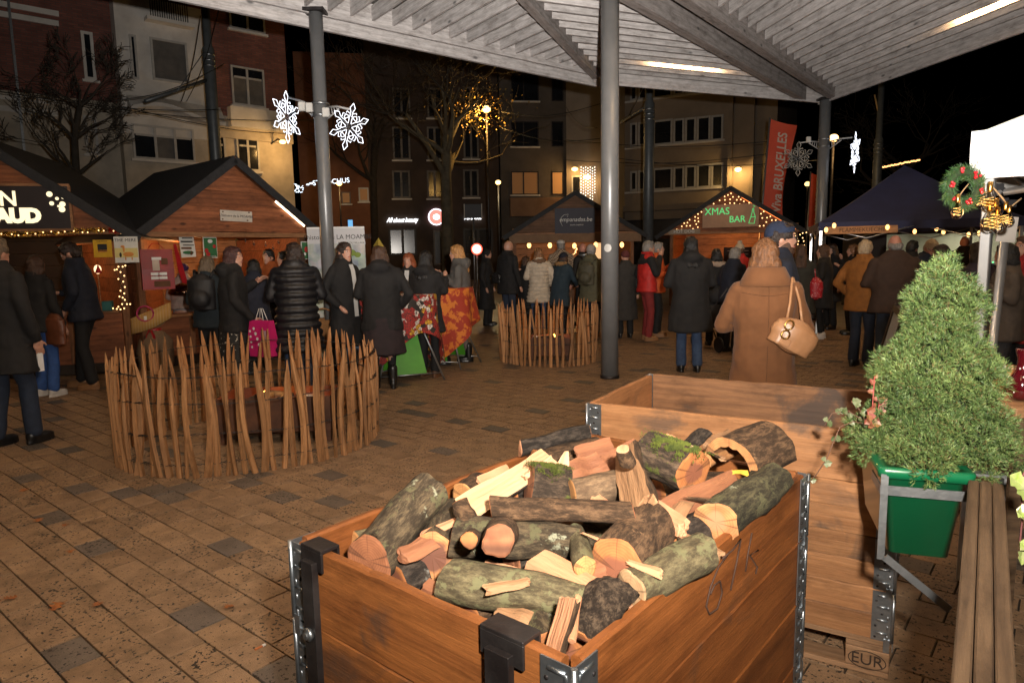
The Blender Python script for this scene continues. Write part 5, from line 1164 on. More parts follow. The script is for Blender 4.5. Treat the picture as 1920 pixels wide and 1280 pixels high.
poster('camel_poster', 'white hand-drawn camel poster between the two left chalets', 217, 444, 257, 492, 9.0, PAPER, [(flat('print_sand', (.62, .52, .2), .8), 'r', 0, -.12, .96, .36), (ORG, 'e', .08, -.18, .26, .10), (ORG, 'r', .22, -.3, .05, .2), (ORG, 'r', -.05, -.3, .05, .2), (ORG, 'e', -.1, .02, .05, .14), (ORG, 'e', -.14, .12, .09, .045), (INKB, 'e', -.25, -.2, .06, .1), (INKB, 't', 'THE MERE', 0, .36, .17)], yaw=.26)
# ---- second chalet, turned to the right
S2 = Chalet('brown chalet with dark roof and a small white name board', (-4.18, 10.5), .849, 1.5, 1.90, 3.05, 1.30, seed=2, sill=.76, inset=.25, gp=34)
nb = thing('name_board', 'small white name board on the second chalet gable', 'sign', S2.w(.02, -.05, 2.20), .849); mb = MB(); mb.box((0, 0, 0), (.50, .012, .16), ch=.003, mx=M.Rotation(.03, 4, 'Y')); mb.build('board', flat('board_cream', (.6, .54, .46), .7), nb, local=True)
lettering("L'histoire de la MOAMBE", .052, wm(nb) @ face((0, -.008, 0), (1, 0, -.03)), INKB, nb, ext=.001)
for sx, sz in ((-.21, .06), (.2, .06), (.17, -.06), (-.22, -.05)): mb = MB(); mb.ell((sx, -.008, sz), (.016, .002, .010), nu=8, nv=4); mb.build('ornament_print', BRNI, nb, local=True)
mb = MB(); sl = S2.sl
for a, b_ in ((.66, 1.18),): mb.box((0, 0, 0), (.62, .01, .03), 0, T((a+b_)/2, -.06, S2.ridge-sl*(a+b_)/2-.085) @ M.Rotation(math.atan(sl), 4, 'Y'))
mb.build('glow_strip', LED, S2.r, local=True)
# paper posters and gift bags hung on the second chalet
poster('menu_sheet', 'white sheet with dark strips hanging under the second chalet trim', 338, 442, 365, 482, 10.0, PAPER, [(INKB, 'r', 0, .38, .7, .05), (INKB, 'r', -.05, .22, .8, .07), (INKB, 'r', .05, .06, .75, .04), (BRNI, 'r', -.1, -.08, .7, .09), (GRNI, 'e', 0, -.28, .38, .08), (BRNI, 'e', .2, -.3, .12, .1)], .05, yaw=.849)
poster('picture_sheet', 'green and red picture sheet beside the white strip menu', 381, 445, 407, 483, 10.2, PAPER, [(GRNI, 'r', 0, 0, .9, .92), (WHITE, 'e', 0, .3, .2, .1), (REDI, 'e', -.3, -.15, .16, .12), (REDI, 'e', -.2, -.32, .18, .12), (REDI, 'e', .28, .05, .14, .1), (WHITE, 'r', .1, -.42, .5, .06)], -.03, yaw=.849)
poster('picture_sheet', 'smaller green picture sheet on the right end of the second chalet', 565, 453, 585, 486, 11.2, PAPER, [(GRNI, 'r', 0, 0, .85, .9), (REDI, 'e', 0, .05, .25, .18), (WHITE, 'e', -.2, -.2, .12, .1)], yaw=.5)
poster('yellow_photo', 'yellow photo sheet of bottles at the right end of the second chalet', 596, 452, 617, 487, 10.6, YELP, [(BRNI, 'r', 0, .08, .3, .5), (ORG, 'r', 0, -.36, .8, .2), (BRNI, 'e', .1, .3, .12, .1)], yaw=.3)
def gift_bag(label, x0, y0, x1, y1, Y, yaw):
    c = at((x0+x1)/2, (y0+y1)/2, Y); w = (x1-x0)/1280*Y; h = (y1-y0)/1280*Y; rt = thing('gift_bag', label, 'gift bag', c, yaw, 'red gift bags'); mb = MB()
    mb.loft([[(-w/2, -.05, -h/2), (w/2, -.05, -h/2), (w/2, .05, -h/2), (-w/2, .05, -h/2)], [(-w/2*.98, -.06, 0), (w/2, -.06, 0), (w/2, .06, 0), (-w/2, .06, 0)], [(-w/2, -.012, h/2), (w/2, -.012, h/2), (w/2, .012, h/2), (-w/2, .012, h/2)]], smooth=False)
    mb.build('bag', pm('red_gift_paper', (.30, .012, .014), (.20, .01, .012), 5, rough=.35), rt, local=True)
    for mt, sh in ((WHITE, (.02, -.16, .5, .17)), (REDI, (.02, -.16, .05, .175)), (REDI, (.02, -.16, .5, .035)), (pm('cream_print', (.55, .45, .36)), (-.05, .1, .22, .26)), (WHITE, (-.02, .27, .3, .07)), (BRNI, (.22, .2, .2, .16)), (BRNI, (.1, -.36, .5, .14))):
        mb = MB(); mb.box((sh[0]*w, -.064, sh[1]*h), (sh[2]*w, .003, sh[3]*h), ch=.001); mb.build('print', mt, rt, local=True)
    for s_ in (-1, 1): mb = MB(); mb.tube([(-w*.25, s_*.012, h/2), (-w*.1, s_*.014, h/2+.08), (w*.1, s_*.014, h/2+.08), (w*.25, s_*.012, h/2)], .004, 5); mb.build('handle', REDI, rt, local=True)
gift_bag('large red gift bag with a printed parcel hung at the second chalet corner', 268, 468, 322, 542, 9.6, .6); gift_bag('red gift bag hung behind the quilted coat', 585, 488, 617, 532, 10.4, .3)
mb = MB(); c = at(336, 500, 9.7); mb.loft([[c+V((-.06, 0, .32)), c+V((-.02, 0, .32))], [c+V((-.02, -.01, 0)), c+V((.06, -.01, 0))], [c+V((.03, -.02, -.22)), c+V((.12, -.02, -.26))]], caps=False, closed=False); solo(mb, 'ribbon', 'wide red ribbon hanging beside the large red gift bag', 'ribbon', flat('red_ribbon', (.38, .012, .02), .35))
# red-topped counter with cups, basket, chafing dish, burlap sack and striped bag
c = gr(505, 660); cn = thing('red_counter', 'red-topped counter table in front of the second chalet', 'table', (c.x, c.y, 0), .5); zc = at(510, 562, c.y).z
mb = MB(); mb.box((0, 0, zc-.015), (1.0, .42, .03), ch=.003); mb.build('table_top', flat('red_cloth', (.45, .012, .016), .7), cn, local=True); mb = MB(); mb.box((0, -.0, zc-.09), (1.01, .425, .12)); mb.build('cloth_edge', flat('red_cloth', (.45, .012, .016), .7), cn, local=True)
for x in (-.45, .45):
    for y in (-.17, .17): mb = MB(); mb.box((x, y, (zc-.04)/2), (.04, .04, zc-.04)); mb.build('leg', BLK, cn, local=True)
KRAFT = flat('kraft_paper', (.36, .21, .11), .85)
for x, y, h, lb in ((491, 553, .10, 'farther paper cup on the red counter'), (484, 552, .085, 'smaller paper cup half hidden on the red counter')):
    p = at(x, y, c.y-.05); mb = MB(); mb.lathe([(.03, 0), (.04, h), (.043, h+.004), (.038, h+.004), (.032, .02)], (p.x, p.y, zc), 14); solo(mb, 'paper_cup', lb, 'cup', KRAFT, group='paper cups')
p = at(497, 550, c.y-.12); mb = MB(); mb.lathe([(.034, 0), (.047, .115), (.050, .12), (.045, .12), (.036, .02)], (p.x, p.y, zc), 16); solo(mb, 'paper_cup', 'nearest brown paper cup on the red counter edge', 'cup', KRAFT, group='paper cups')
p = at(507, 590, c.y-.3); mb = MB(); mb.box((0, 0, 0), (.13, .07, .23), ch=.004, mx=T(p)); bg = solo(mb, 'paper_bag', 'plain brown paper bag hanging from the red counter', 'paper bag', KRAFT)
# burlap sack with red bow
c = gr(295, 690); BUR = pm('burlap', (.30, .20, .12), (.20, .13, .075), 90, rough=.95, bump=.8); sk = thing('burlap_sack', 'burlap sack tied with a red bow against the second chalet', 'sack', (c.x, c.y, 0)); hh = at(300, 600, c.y).z
mb = MB(); mb.lathe([(.20, 0), (.24, .05), (.25, hh*.35), (.22, hh*.6), (.13, hh*.78), (.10, hh*.84), (.16, hh*.95), (.14, hh), (.05, hh*.97)], n=22); mb.v = [(v[0]*(1+.14*nz((v[0]*5, v[1]*5, v[2]*4))), v[1]*(1+.14*nz((v[0]*5, v[1]*5, v[2]*4+3))), v[2]+.02*nz((v[0]*6, v[1]*6, 0))) for v in mb.v]; mb.build('sack', BUR, sk, local=True)
mb = MB(); mb.lathe([(.125, hh*.79), (.13, hh*.83), (.115, hh*.85)], n=18, caps=False); bw = mb.build('bow_band', flat('red_ribbon', (.38, .012, .02), .35), sk, local=True)
for s_ in (-1, 1):
    mb = MB(); mb.loft([[(.0+s_*.01, -.14, hh*.82), (.03+s_*.01, -.14, hh*.82)], [(s_*.06, -.17, hh*.7), (s_*.06+.04, -.17, hh*.7)], [(s_*.07, -.2, hh*.5), (s_*.07+.04, -.2, hh*.48)]], caps=False, closed=False); mb.build('bow_tail', flat('red_ribbon', (.38, .012, .02), .35), bw, local=True)
c = at(285, 612, 9.2); sb = thing('striped_bag', 'striped woven bag with a pink ring handle on the sack', 'bag', c, .3); STR, t, b = nt('striped_weave'); co = coords(t, (1, 1, 1), False); wv = N(t, 'TexWave', Scale=9., Distortion=.4); wv.bands_direction = 'X'; L(t, co, wv.inputs['Vector']); nn = N(t, 'TexNoise', Scale=7.); L(t, co, nn.inputs['Vector']); L(t, mixc(t, nn.outputs['Fac'], ramp(t, wv.outputs['Fac'], [(.2, (.45, .24, .05)), (.4, (.5, .38, .14)), (.6, (.45, .05, .12)), (.75, (.12, .10, .12)), (.9, (.55, .25, .03))]), ramp(t, wv.outputs['Fac'], [(.2, (.5, .3, .08)), (.5, (.4, .2, .05)), (.8, (.55, .45, .2))])), b.inputs['Base Color']); b.inputs['Roughness'].default_value = .9
mb = MB(); rows = []
for i in range(15): u = i/14; zt = .02+.20*u; rows.append([(-.25+.50*u, -.03-.04*math.sin(u*PI), zt-.11-.03*math.sin(u*PI)), (-.25+.50*u, -.05*math.sin(u*PI), zt+.10), (-.25+.5*u, .05*math.sin(u*PI), zt+.10), (-.25+.5*u, .03+.04*math.sin(u*PI), zt-.11-.03*math.sin(u*PI))])
mb.loft(rows); mb.build('bag', STR, sb, local=True); mb = MB(); mb.tube([(-.06+.10*math.cos(k*PI/9), -.05, .18+.10*math.sin(k*PI/9)) for k in range(19)], .012, 8); mb.build('ring_handle', flat('pink_handle', (.40, .02, .10), .4), sb, local=True); mb = MB(); mb.box((-.06, -.055, .12), (.035, .003, .055)); mb.build('tag', WHITE, sb, local=True)
c = at(345, 545, 10.2); mb = MB(); mb.lathe([(.05, 0), (.20, .03), (.22, .06), (.21, .09), (.16, .15), (.06, .19), (.02, .2)], (c.x, c.y, c.z-.08), 20); solo(mb, 'chafing_dish', 'shiny dark domed dish on the second chalet sill', 'dish', pm('dark_chrome', (.16, .09, .05), (.08, .045, .03), 4, rough=.12, metal=1.))
# wicker basket beside the quilted coat
c = at(606, 600, 9.3); wk = thing('wicker_basket', 'woven brown basket behind the quilted coat', 'basket', (c.x, c.y, .35)); WIC = pm('wicker', (.40, .20, .07), (.22, .10, .035), 70, (1, 1, 3), rough=.7, bump=1.); mb = MB(); mb.lathe([(.14, 0), (.17, .1), (.19, .24), (.185, .26), (.16, .24), (.13, .04)], (0, 0, .12), 20); mb.build('basket', WIC, wk, local=True); mb = MB(); mb.tube([(.17*math.cos(k*PI/10), 0, .36+.16*math.sin(k*PI/10)) for k in range(11)], .012, 7); mb.build('handle', WIC, wk, local=True); mb = MB(); mb.box((0, 0, .05), (.3, .3, .14)); mb.build('stand', CHWz, wk, local=True)
# star ornaments hanging inside
for i, (x, y) in enumerate(((460, 452), (476, 458), (498, 460), (512, 466), (522, 455))):
    c = at(x, y, 10.6); mb = MB(); mb.add([c+V((math.cos(k*PI/5)*(.03 if k % 2 == 0 else .012), 0, math.sin(k*PI/5)*(.03 if k % 2 == 0 else .012))) for k in range(10)]+[c+V((0, -.008, 0)), c+V((0, .008, 0))], [(k, (k+1) % 10, 10) for k in range(10)]+[((k+1) % 10, k, 11) for k in range(10)]); mb.tube([c, c+V((0, 0, .08))], .0015, 4)
    solo(mb, 'star_ornament', ('leftmost', 'second', 'middle', 'fourth', 'rightmost')[i]+' silver star hanging in the second chalet opening', 'ornament', pm('silver_foil', (.6, .6, .6), (.4, .4, .4), 9, rough=.25, metal=1.), group='hanging silver stars')
# ---- roll-up banner
q0, q1 = at(575, 428, 9.95), at(683, 428, 9.95); bw_ = (q1-q0).length; bn = thing('rollup_banner', 'grey roll-up banner with food photos beside the left canopy column', 'banner', ((q0.x+q1.x)/2, 9.95, 0)); hb = q0.z
BANP, t, b = nt('banner_print'); co = coords(t, (1, 1, 1), False); sx = N(t, 'SeparateXYZ'); L(t, co, sx.inputs[0]); nn = N(t, 'TexNoise', Scale=5., Detail=5.); L(t, co, nn.inputs['Vector']); c1 = ramp(t, nn.outputs['Fac'], [(.3, (.16, .20, .22)), (.5, (.34, .38, .38)), (.62, (.52, .50, .50))]); v = N(t, 'TexVoronoi', Scale=6.); L(t, co, v.inputs['Vector']); hs = N(t, 'MapRange'); hs.inputs[1].default_value = 1.75; hs.inputs[2].default_value = 1.76; L(t, sx.outputs[2], hs.inputs[0]); L(t, mixc(t, hs.outputs[0], mixc(t, .10, c1, v.outputs['Color']), (.50, .50, .52)), b.inputs['Base Color']); b.inputs['Roughness'].default_value = .55
mb = MB(); mb.box((0, 0, hb/2+.04), (bw_, .004, hb-.08)); mb.build('sheet', BANP, bn, local=True); mb = MB(); mb.box((0, 0, hb), (bw_, .02, .025)); mb.build('top_rail', WHITE, bn, local=True); mb = MB(); mb.box((0, 0, .04), (bw_+.02, .1, .075), ch=.01); mb.build('base', ALU, bn, local=True)
mb = MB(); mb.tube([(0, .03, .07), (0, .03, hb)], .01, 6); mb.build('pole', ALU, bn, local=True)
mbx = wm(bn) @ face((.03, -.004, hb-.135), (1, 0, 0)); lettering("l'histoire de LA MOAMBE", .092, mbx, INKB, bn, ext=.0006); mb = MB(); mb.box((.22, -.004, hb-.22), (.40, .003, .05)); mb.build('caption_strip', flat('caption_grey', (.6, .6, .6)), bn, local=True); lettering('PALMIER DU VILLAGE', .04, wm(bn) @ face((.22, -.006, hb-.22), (1, 0, 0)), INKB, bn, ext=.0005)
for x, z_, r, m_ in ((.22, hb-.36, .06, flat('print_leaf', (.18, .26, .03))), (.30, hb-.39, .05, flat('print_leaf', (.18, .26, .03))), (.26, hb-.74, .07, flat('print_mango', (.45, .16, .10))), (.33, hb-.82, .07, flat('print_orange2', (.5, .22, .06))), (.22, hb-.86, .06, flat('print_orange2', (.5, .22, .06))), (.2, hb-.62, .05, flat('print_leaf', (.18, .26, .03)))): mb = MB(); mb.ell((x, -.003, z_), (r, .002, r*.8), nu=10, nv=5); mb.build('print', m_, bn, local=True)
# ---- third chalet: grey boards, dark banner, canvas fascia
CHG = wood('grey_chalet_board', (.17, .092, .052), (.105, .055, .032), 'x', rough=.7, bump=.4, rv=.14, ring=5.)
S3 = Chalet('brown chalet with a dark banner behind the smaller paling ring', (1.72, 18.4), .02, 1.82, 2.04, 3.14, 1.60, seed=3, sill=.95, mat=CHG, gp=26, inset=.3, glow=(1., .46, .14))
e3 = thing('dark_banner', 'dark blue banner with white script on the third chalet', 'banner', S3.w(0, -.06, 2.06)); mb = MB(); mb.box((0, 0, .33), (1.06, .012, .66)); mb.build('sheet', flat('navy_banner', (.022, .022, .04), .6), e3, local=True)
SCR = flat('script_white', (.75, .75, .72), .6); lettering('empanadas.be', .155, wm(e3) @ face((.02, -.01, .36), (1, 0, 0)), SCR, e3, ext=.002, shear=.2); lettering('EQUIPE GABRIELLE', .042, wm(e3) @ face((.05, -.01, .22), (1, 0, 0)), SCR, e3, ext=.001)
mb = MB(); mb.tube([wm(e3) @ V((x, -.01, z_)) for x, z_ in ((-.33, .20), (-.38, .30), (-.36, .42), (-.28, .49), (-.17, .50), (-.2, .43))], .005, 5); mb.build('emblem_line', SCR, e3)
S3.box('canvas_fascia', pm('tan_canvas', (.22, .13, .07), (.16, .09, .05), 4, rough=.8), (0, -.16, 1.93), (3.5, .012, .22))
EDB = em('bare_bulb', (1., .52, .16), 3.6)
for i, (x, y) in enumerate(((992, 460), (1031, 460), (1077, 461), (1117, 459), (1166, 459))):
    c = at(x, y, 18.3); rt = thing('bare_bulb', ('leftmost', 'second', 'middle', 'fourth', 'rightmost')[i]+' bare glowing bulb hanging in the third chalet', 'light bulb', c, 0, 'bulbs in the third chalet'); mb = MB(); mb.ell(tuple(c), (.055, .055, .075), nu=10, nv=7); mb.build('bulb', EDB, rt); mb = MB(); mb.tube([c, c+V((0, 0, .2))], .006, 5); mb.build('cord', CABLE, rt)
mb = MB(); q = random.Random(8); pts = [at(1077+q.gauss(0, 4), 462+k*1.9, 17.9) for k in range(34)]; bulbs('light_column', 'column of fairy lights standing in the third chalet', pts, .016, BULBW)
mb = MB(); c = at(1133, 470, 18.6); mb.box(tuple(c), (.55, .02, .42)); solo(mb, 'lit_panel', 'lit white menu panel in the third chalet', 'menu board', em('lit_menu', (1., .62, .3), .9))
# ---- fourth chalet: bar with green letters
S4 = Chalet('chalet covered in fairy lights with a green bar sign', (5.90, 18.5), -.42, 1.88, 2.0, 3.20, 1.62, seed=4, sill=1.0, gp=48, inset=.3, glow=(1., .38, .08))
x4 = thing('bar_sign', 'brown sign board with glowing green letters on the fourth chalet', 'sign', S4.w(.0, -.08, 2.14), -.42); mb = MB(); mb.box((.0, 0, .31), (1.44, .03, .60), ch=.004); mb.build('board', flat('sign_brown', (.42, .26, .17), .7), x4, local=True)
GRL = em('green_letters', (.10, .75, .22), .75); lettering('XMAS', .26, wm(x4) @ face((-.34, -.02, .43), (1, 0, 0)), GRL, x4, ext=.003, bold=.0, sx=.95); lettering('BAR', .24, wm(x4) @ face((.18, -.02, .21), (1, 0, 0)), GRL, x4, ext=.003, bold=.0, sx=.95)
mb = MB(); bp_ = [(.47, .10), (.52, .26), (.55, .38), (.56, .48), (.585, .48), (.59, .38), (.63, .26), (.61, .09), (.47, .10)]; mb.tube([wm(x4) @ V((x, -.02, z_)) for x, z_ in bp_], .008, 5); mb.tube([wm(x4) @ V((x, -.02, z_)) for x, z_ in ((.515, .26), (.63, .26))], .008, 5); mb.tube([wm(x4) @ V((x, -.02, z_)) for x, z_ in ((.58, .5), (.62, .54), (.56, .56))], .006, 5); mb.build('bottle_emblem', GRL, x4)
hd = thing('hot_dog_board', 'grey strip board with hot dog lettering on the fourth chalet eave', 'sign', S4.w(-1.2, -.1, 2.0), -.42); mb = MB(); mb.box((.0, 0, .07), (.85, .02, .13)); mb.build('board', flat('weathered_strip', (.30, .24, .18), .8), hd, local=True); lettering('HOT DOG', .12, wm(hd) @ face((0, -.014, .07), (1, 0, 0)), SCR, hd, ext=.002)
q = random.Random(11); pts = []
for k in range(900):
    x = q.uniform(-1.84, 1.86); top = S4.ridge-S4.sl*abs(x)-.12; drop = q.choice((.02, .06, .15, .25, .35, .45)); zz = top-drop*q.uniform(.6, 1); p = S4.w(x, -.075, zz)
    if zz > 2.05 and not (abs(x) < .74 and zz < 2.74) and all((p-o_).length > .085 for o_ in pts) and len(pts) < 130: pts.append(p)
bulbs('fairy_light_curtain', 'warm fairy light curtain along the gable of the fourth chalet', pts, .017, BULBW, cable=False)
pts = [at(x, y, 17.5) for x, y in ((1492, 442), (1494, 447), (1497, 452), (1500, 440), (1505, 446), (1507, 452), (1508, 460), (1490, 438), (1512, 436), (1520, 440), (1526, 438), (1528, 448), (1530, 456), (1534, 442), (1536, 452), (1537, 462), (1505, 437), (1540, 444), (1496, 458))]
lamp('fairy_glow', 'POINT', S4.w(0, -1.1, 2.75), 9, (1., .58, .24), shadow_soft_size=.5)
bulbs('fairy_light_swag', 'swag of fairy lights between the fourth chalet and the blue tent', pts, .016, BULBW)
mb = MB(); mb.box((0, 0, 0), (1.6, .012, .03), 0, wm(S4.r) @ T(.95, -.05, S4.ridge-S4.sl*.95-.1) @ M.Rotation(math.atan(S4.sl), 4, 'Y')); mb.build('glow_strip', em('orange_edge_glow', (1., .25, .05), 1.6), S4.r)  # no lamp: added glow strip for the orange light on the roof's underside edge
mb = MB(); c = at(1390, 480, 19.5); mb.box(tuple(c), (1.0, .02, .5)); mn = thing('chalk_menu', 'dark chalk menu inside the fourth chalet', 'menu board', c); mb.build('board', flat('chalk_black', (.03, .02, .016), .8), mn)
for k in range(4): mb = MB(); mb.box((c.x-.1+.03*k, c.y-.015, c.z+.15-.1*k), (.6-.08*k, .004, .02)); mb.build('chalk_line', flat('chalk_line', (.35, .25, .18), .8), mn)
# ================================================================== blue tent, food truck, flags, street furniture
NAVY = pm('navy_tent_fabric', (.018, .025, .085), (.012, .017, .06), 2.5, rough=.75, bump=.1, bscale=6.)
bt = thing('blue_tent', 'dark blue peaked tent on the right with bulbs under it', 'tent', (5.36, 12.0, 0), -.36); Wd = 3.0; ze, zv = 2.0, 1.86
cs = [(0, 0), (Wd, 0), (Wd, Wd), (0, Wd)]; pk = V((Wd/2, Wd/2, 3.05))
for i in range(4):
    a, b_ = V((*cs[i], 0)), V((*cs[(i+1) % 4], 0)); rows = []
    for k in range(9): u = k/8; rows.append([(a*(1-w)+b_*w).lerp(V((pk.x, pk.y, 0)), u)+V((0, 0, ze+(pk.z-ze)*(u**1.12))) for w in [j/8 for j in range(9)]])
    mb = MB(); mb.loft(rows, caps=False, closed=False); mb.build('roof_panel', NAVY, bt, local=True)
    n_ = V((b_.y-a.y, a.x-b_.x, 0)).normalized(); mb = MB(); mb.loft([[a.lerp(b_, j/24)+n_*(.01+.008*math.sin(j*1.1))+V((0, 0, z_)) for j in range(25)] for z_ in (zv, (zv+ze)/2, ze)], caps=False, closed=False); mb.build('valance', NAVY, bt, local=True)
    mb = MB(); mb.box((a.x+(.04 if a.x < 1 else -.04), a.y+(.04 if a.y < 1 else -.04), ze/2), (.045, .045, ze)); mb.build('leg', ALU, bt, local=True)
    mb = MB()
    for s_ in (0, 1): mb.tube([a.lerp(b_, .5*s_)+V((0, 0, zv+.06)), a.lerp(b_, .25+.5*s_)+V((0, 0, zv-.14)), a.lerp(b_, .5+.5*s_)+V((0, 0, zv+.06))], .012, 6)
    mb.build('truss_bar', ALU, bt, local=True)
fk = thing('tart_sign', 'long wooden name board lit by bulbs under the blue tent', 'sign', at(1614, 431, 11.66), -.36); mb = MB(); mb.box((0, 0, 0), (1.10, .03, .125), ch=.003); mb.build('board', wood('sign_plank', (.45, .24, .11), (.32, .16, .07), 'x'), fk, local=True)
lettering('FLAMMEKUECHE', .105, wm(fk) @ face((.02, -.02, 0), (1, 0, 0)), flat('carved_letters', (.10, .055, .03), .8), fk, ext=.003, sx=.9)
for i, (x, y) in enumerate(((1549, 431), (1564, 423), (1664, 426), (1715, 434), (1756, 429), (1769, 435), (1816, 440), (1836, 437))):
    c = at(x, y, 11.5 if i < 3 else 12.4); rt = thing('bare_bulb', ('first', 'second', 'third', 'fourth', 'fifth', 'sixth', 'seventh', 'last')[i]+' bulb from the left under the blue tent', 'light bulb', c, 0, 'bulbs under the blue tent'); mb = MB(); mb.ell(tuple(c), (.03, .03, .045), nu=10, nv=7); mb.build('bulb', EDB, rt); mb = MB(); mb.tube([c, c+V((0, 0, .09))], .006, 5); mb.build('socket', CABLE, rt)
lamp('tent_glow', 'POINT', at(1700, 445, 12.6), 14, (1., .45, .14), shadow_soft_size=.3); lamp('tent_sign_glow', 'POINT', at(1610, 424, 11.3), 1.6, (1., .5, .16), shadow_soft_size=.1)
# food truck hatch behind the tent
tr = thing('food_truck', 'dark food truck with a lit serving hatch behind the blue tent', 'food truck', (12.2, 17.5, 0), -.25); TRK = pm('truck_body', (.03, .016, .014), (.02, .011, .01), 2, rough=.5); INN = pm('hatch_inside', (.55, .56, .45), (.45, .46, .36), 3, rough=.5)
for c, d in (((0, 0, .6), (6, .05, 1.0)), ((0, 0, 2.25), (6, .05, .75)), ((-2.7, 0, 1.45), (.6, .05, .85)), ((2.7, 0, 1.45), (.6, .05, .85)), ((0, 2.1, 1.3), (6, .05, 2.6)), ((-3, 1.05, 1.3), (.05, 2.1, 2.6)), ((3, 1.05, 1.3), (.05, 2.1, 2.6)), ((0, 1.05, 2.62), (6.1, 2.2, .05))): mb = MB(); mb.box(c, d); mb.build('body_panel', TRK, tr, local=True)
mb = MB(); mb.box((0, 1.6, 1.5), (5.3, .03, 1.6)); mb.build('inside_wall', INN, tr, local=True); mb = MB(); mb.box((0, .03, 1.06), (5.0, .4, .05)); mb.build('hatch_counter', STEEL, tr, local=True); mb = MB(); mb.box((-.3, 1.2, 2.05), (2.4, .3, .25), ch=.01); mb.build('extractor_hood', STEEL, tr, local=True)
mb = MB(); mb.box((0, .8, 2.2), (4.5, .12, .04)); mb.build('strip_lamp', em('truck_strip', (1., .96, .75), 5), tr, local=True); lamp('truck_light', 'POINT', wm(tr) @ V((0, .8, 2.05)), 55, (1., .93, .68), shadow_soft_size=.2)
for x in (-1.8, 1.8): mb = MB(); mb.lathe([(.32, -.1), (.36, -.08), (.36, .08), (.32, .1)], n=18, mx=T(x, .15, .36) @ M.Rotation(PI/2, 4, 'X')); mb.build('wheel', BLK, tr, local=True)
q = random.Random(4); cols = [em('led_green', (.1, 1., .3), 3), em('led_blue', (.2, .4, 1.), 3), em('led_white', (1., 1., .9), 4), em('led_red', (1., .15, .1), 3)]; mb = MB()
for k in range(70): mb.ell((-2.4+k*.069, -.2+q.uniform(-.03, .03), 1.08+q.uniform(-.02, .05)), .017, q.randrange(4), 6, 4)
o = mb.build('counter_lights', cols, tr, local=True); o['kind'] = 'stuff'
# flags
FLAG = pm('red_flag_cloth', (.78, .10, .04), (.66, .075, .03), 2, rough=.7); FLP = flat('flag_pole', (.35, .33, .3), .4, .6)
def flag(label, pts_top, Y, h, w, lean, seed, txt=True):
    """vertical banner flag on a pole leaning a little; pts_top: pixel of the pole top"""
    tp = at(*pts_top, Y); rt = thing('banner_flag', label, 'flag', (tp.x-lean, Y, 0), 0, 'red banner flags'); bt_ = V((tp.x-lean, Y, 0)); mb = MB(); mb.tube([bt_, tp], .028, 8); mb.build('pole', FLP, rt)
    ax = (bt_-tp).normalized(); sd_ = V((.88, -.25, -.12)); rows = []
    for i in range(15):
        u = i/14; rows.append([tp+ax*(h*u+.05)+sd_*(w*(j/8)*(1-.22*math.sin(u*PI*.9)*(j/8)))+V((0, .10*math.sin(u*5+j*.5+seed)*(j/8), -.18*(j/8)*(1-u)*.8)) for j in range(9)])
    mb = MB(); mb.loft(rows, caps=False, closed=False); nf = len(mb.f)
    for i in range(14):
        for j in range(8):
            if i == 13: mb.m[i*8+j] = 1
    mb.build('cloth', [FLAG, flat('flag_hem', (.55, .5, .45), .7)], rt)
    if txt:
        mid = tp+ax*(h*.5)+sd_*w*.48+V((0, -.14, -.05)); lettering('Viva BRUXELLES', h*.115, face(mid, -ax, V((-1, .25, .0))), flat('flag_letters', (.75, .58, .46), .7), rt, ext=.002, shear=.2, bold=.006, sx=.92)
flag('large red banner flag with city lettering behind the fourth chalet', (1444, 220), 20.0, 3.0, .76, .32, 0.)
flag('smaller red banner flag left of the right canopy column', (1520, 322), 27.0, 2.2, .62, .1, 2.)
# snowflake lights on brackets
SNOW = em('cold_rope_light', (.86, .90, 1.), 2.6); SNOFF = pm('unlit_rope', (.40, .39, .36), (.3, .3, .28), 9, rough=.4)
def snowflake(label, c, xdir, R, mat, arm_from=None, spin=0., k_=1.):
    rt = thing('snowflake_light', label, 'christmas light', c, 0, 'snowflake lights on the columns'); mx = face(c, xdir); r0 = R*.0135*k_; mb = MB(); fr = MB()
    for k in range(6):
        a = spin+k*PI/3; P = lambda r, w: mx @ V((math.cos(a)*r*R-math.sin(a)*w*R, math.sin(a)*r*R+math.cos(a)*w*R, 0))
        for s_ in (-1, 1):
            mb.tube([P(.62, s_*.05), P(.80, s_*.13), P(1.0, 0)], r0, 5); mb.tube([P(.62, s_*.05), P(.42, s_*.06), P(.34, s_*.2)], r0, 5); mb.tube([P(.56, s_*.08), P(.62, s_*.24), P(.55, s_*.26)], r0, 5)
        a2 = a+PI/6; P2 = lambda r, w: mx @ V((math.cos(a2)*r*R-math.sin(a2)*w*R, math.sin(a2)*r*R+math.cos(a2)*w*R, 0))
        for s_ in (-1, 1): mb.tube([P2(.16, s_*.01), P2(.34, s_*.11), P2(.48, s_*.10), P2(.56, 0)], r0, 5)
        fr.tube([mx @ V((0, 0, -.01)), mx @ V((math.cos(a)*R*.9, math.sin(a)*R*.9, -.01))], r0*.5, 4)
    mb.build('rope_light', mat, rt); fr.tube([mx @ V((math.cos(k*PI/8)*R*.12, math.sin(k*PI/8)*R*.12, -.01)) for k in range(17)], r0*.6, 4); fr.build('wire_frame', STEEL, rt)
    return rt
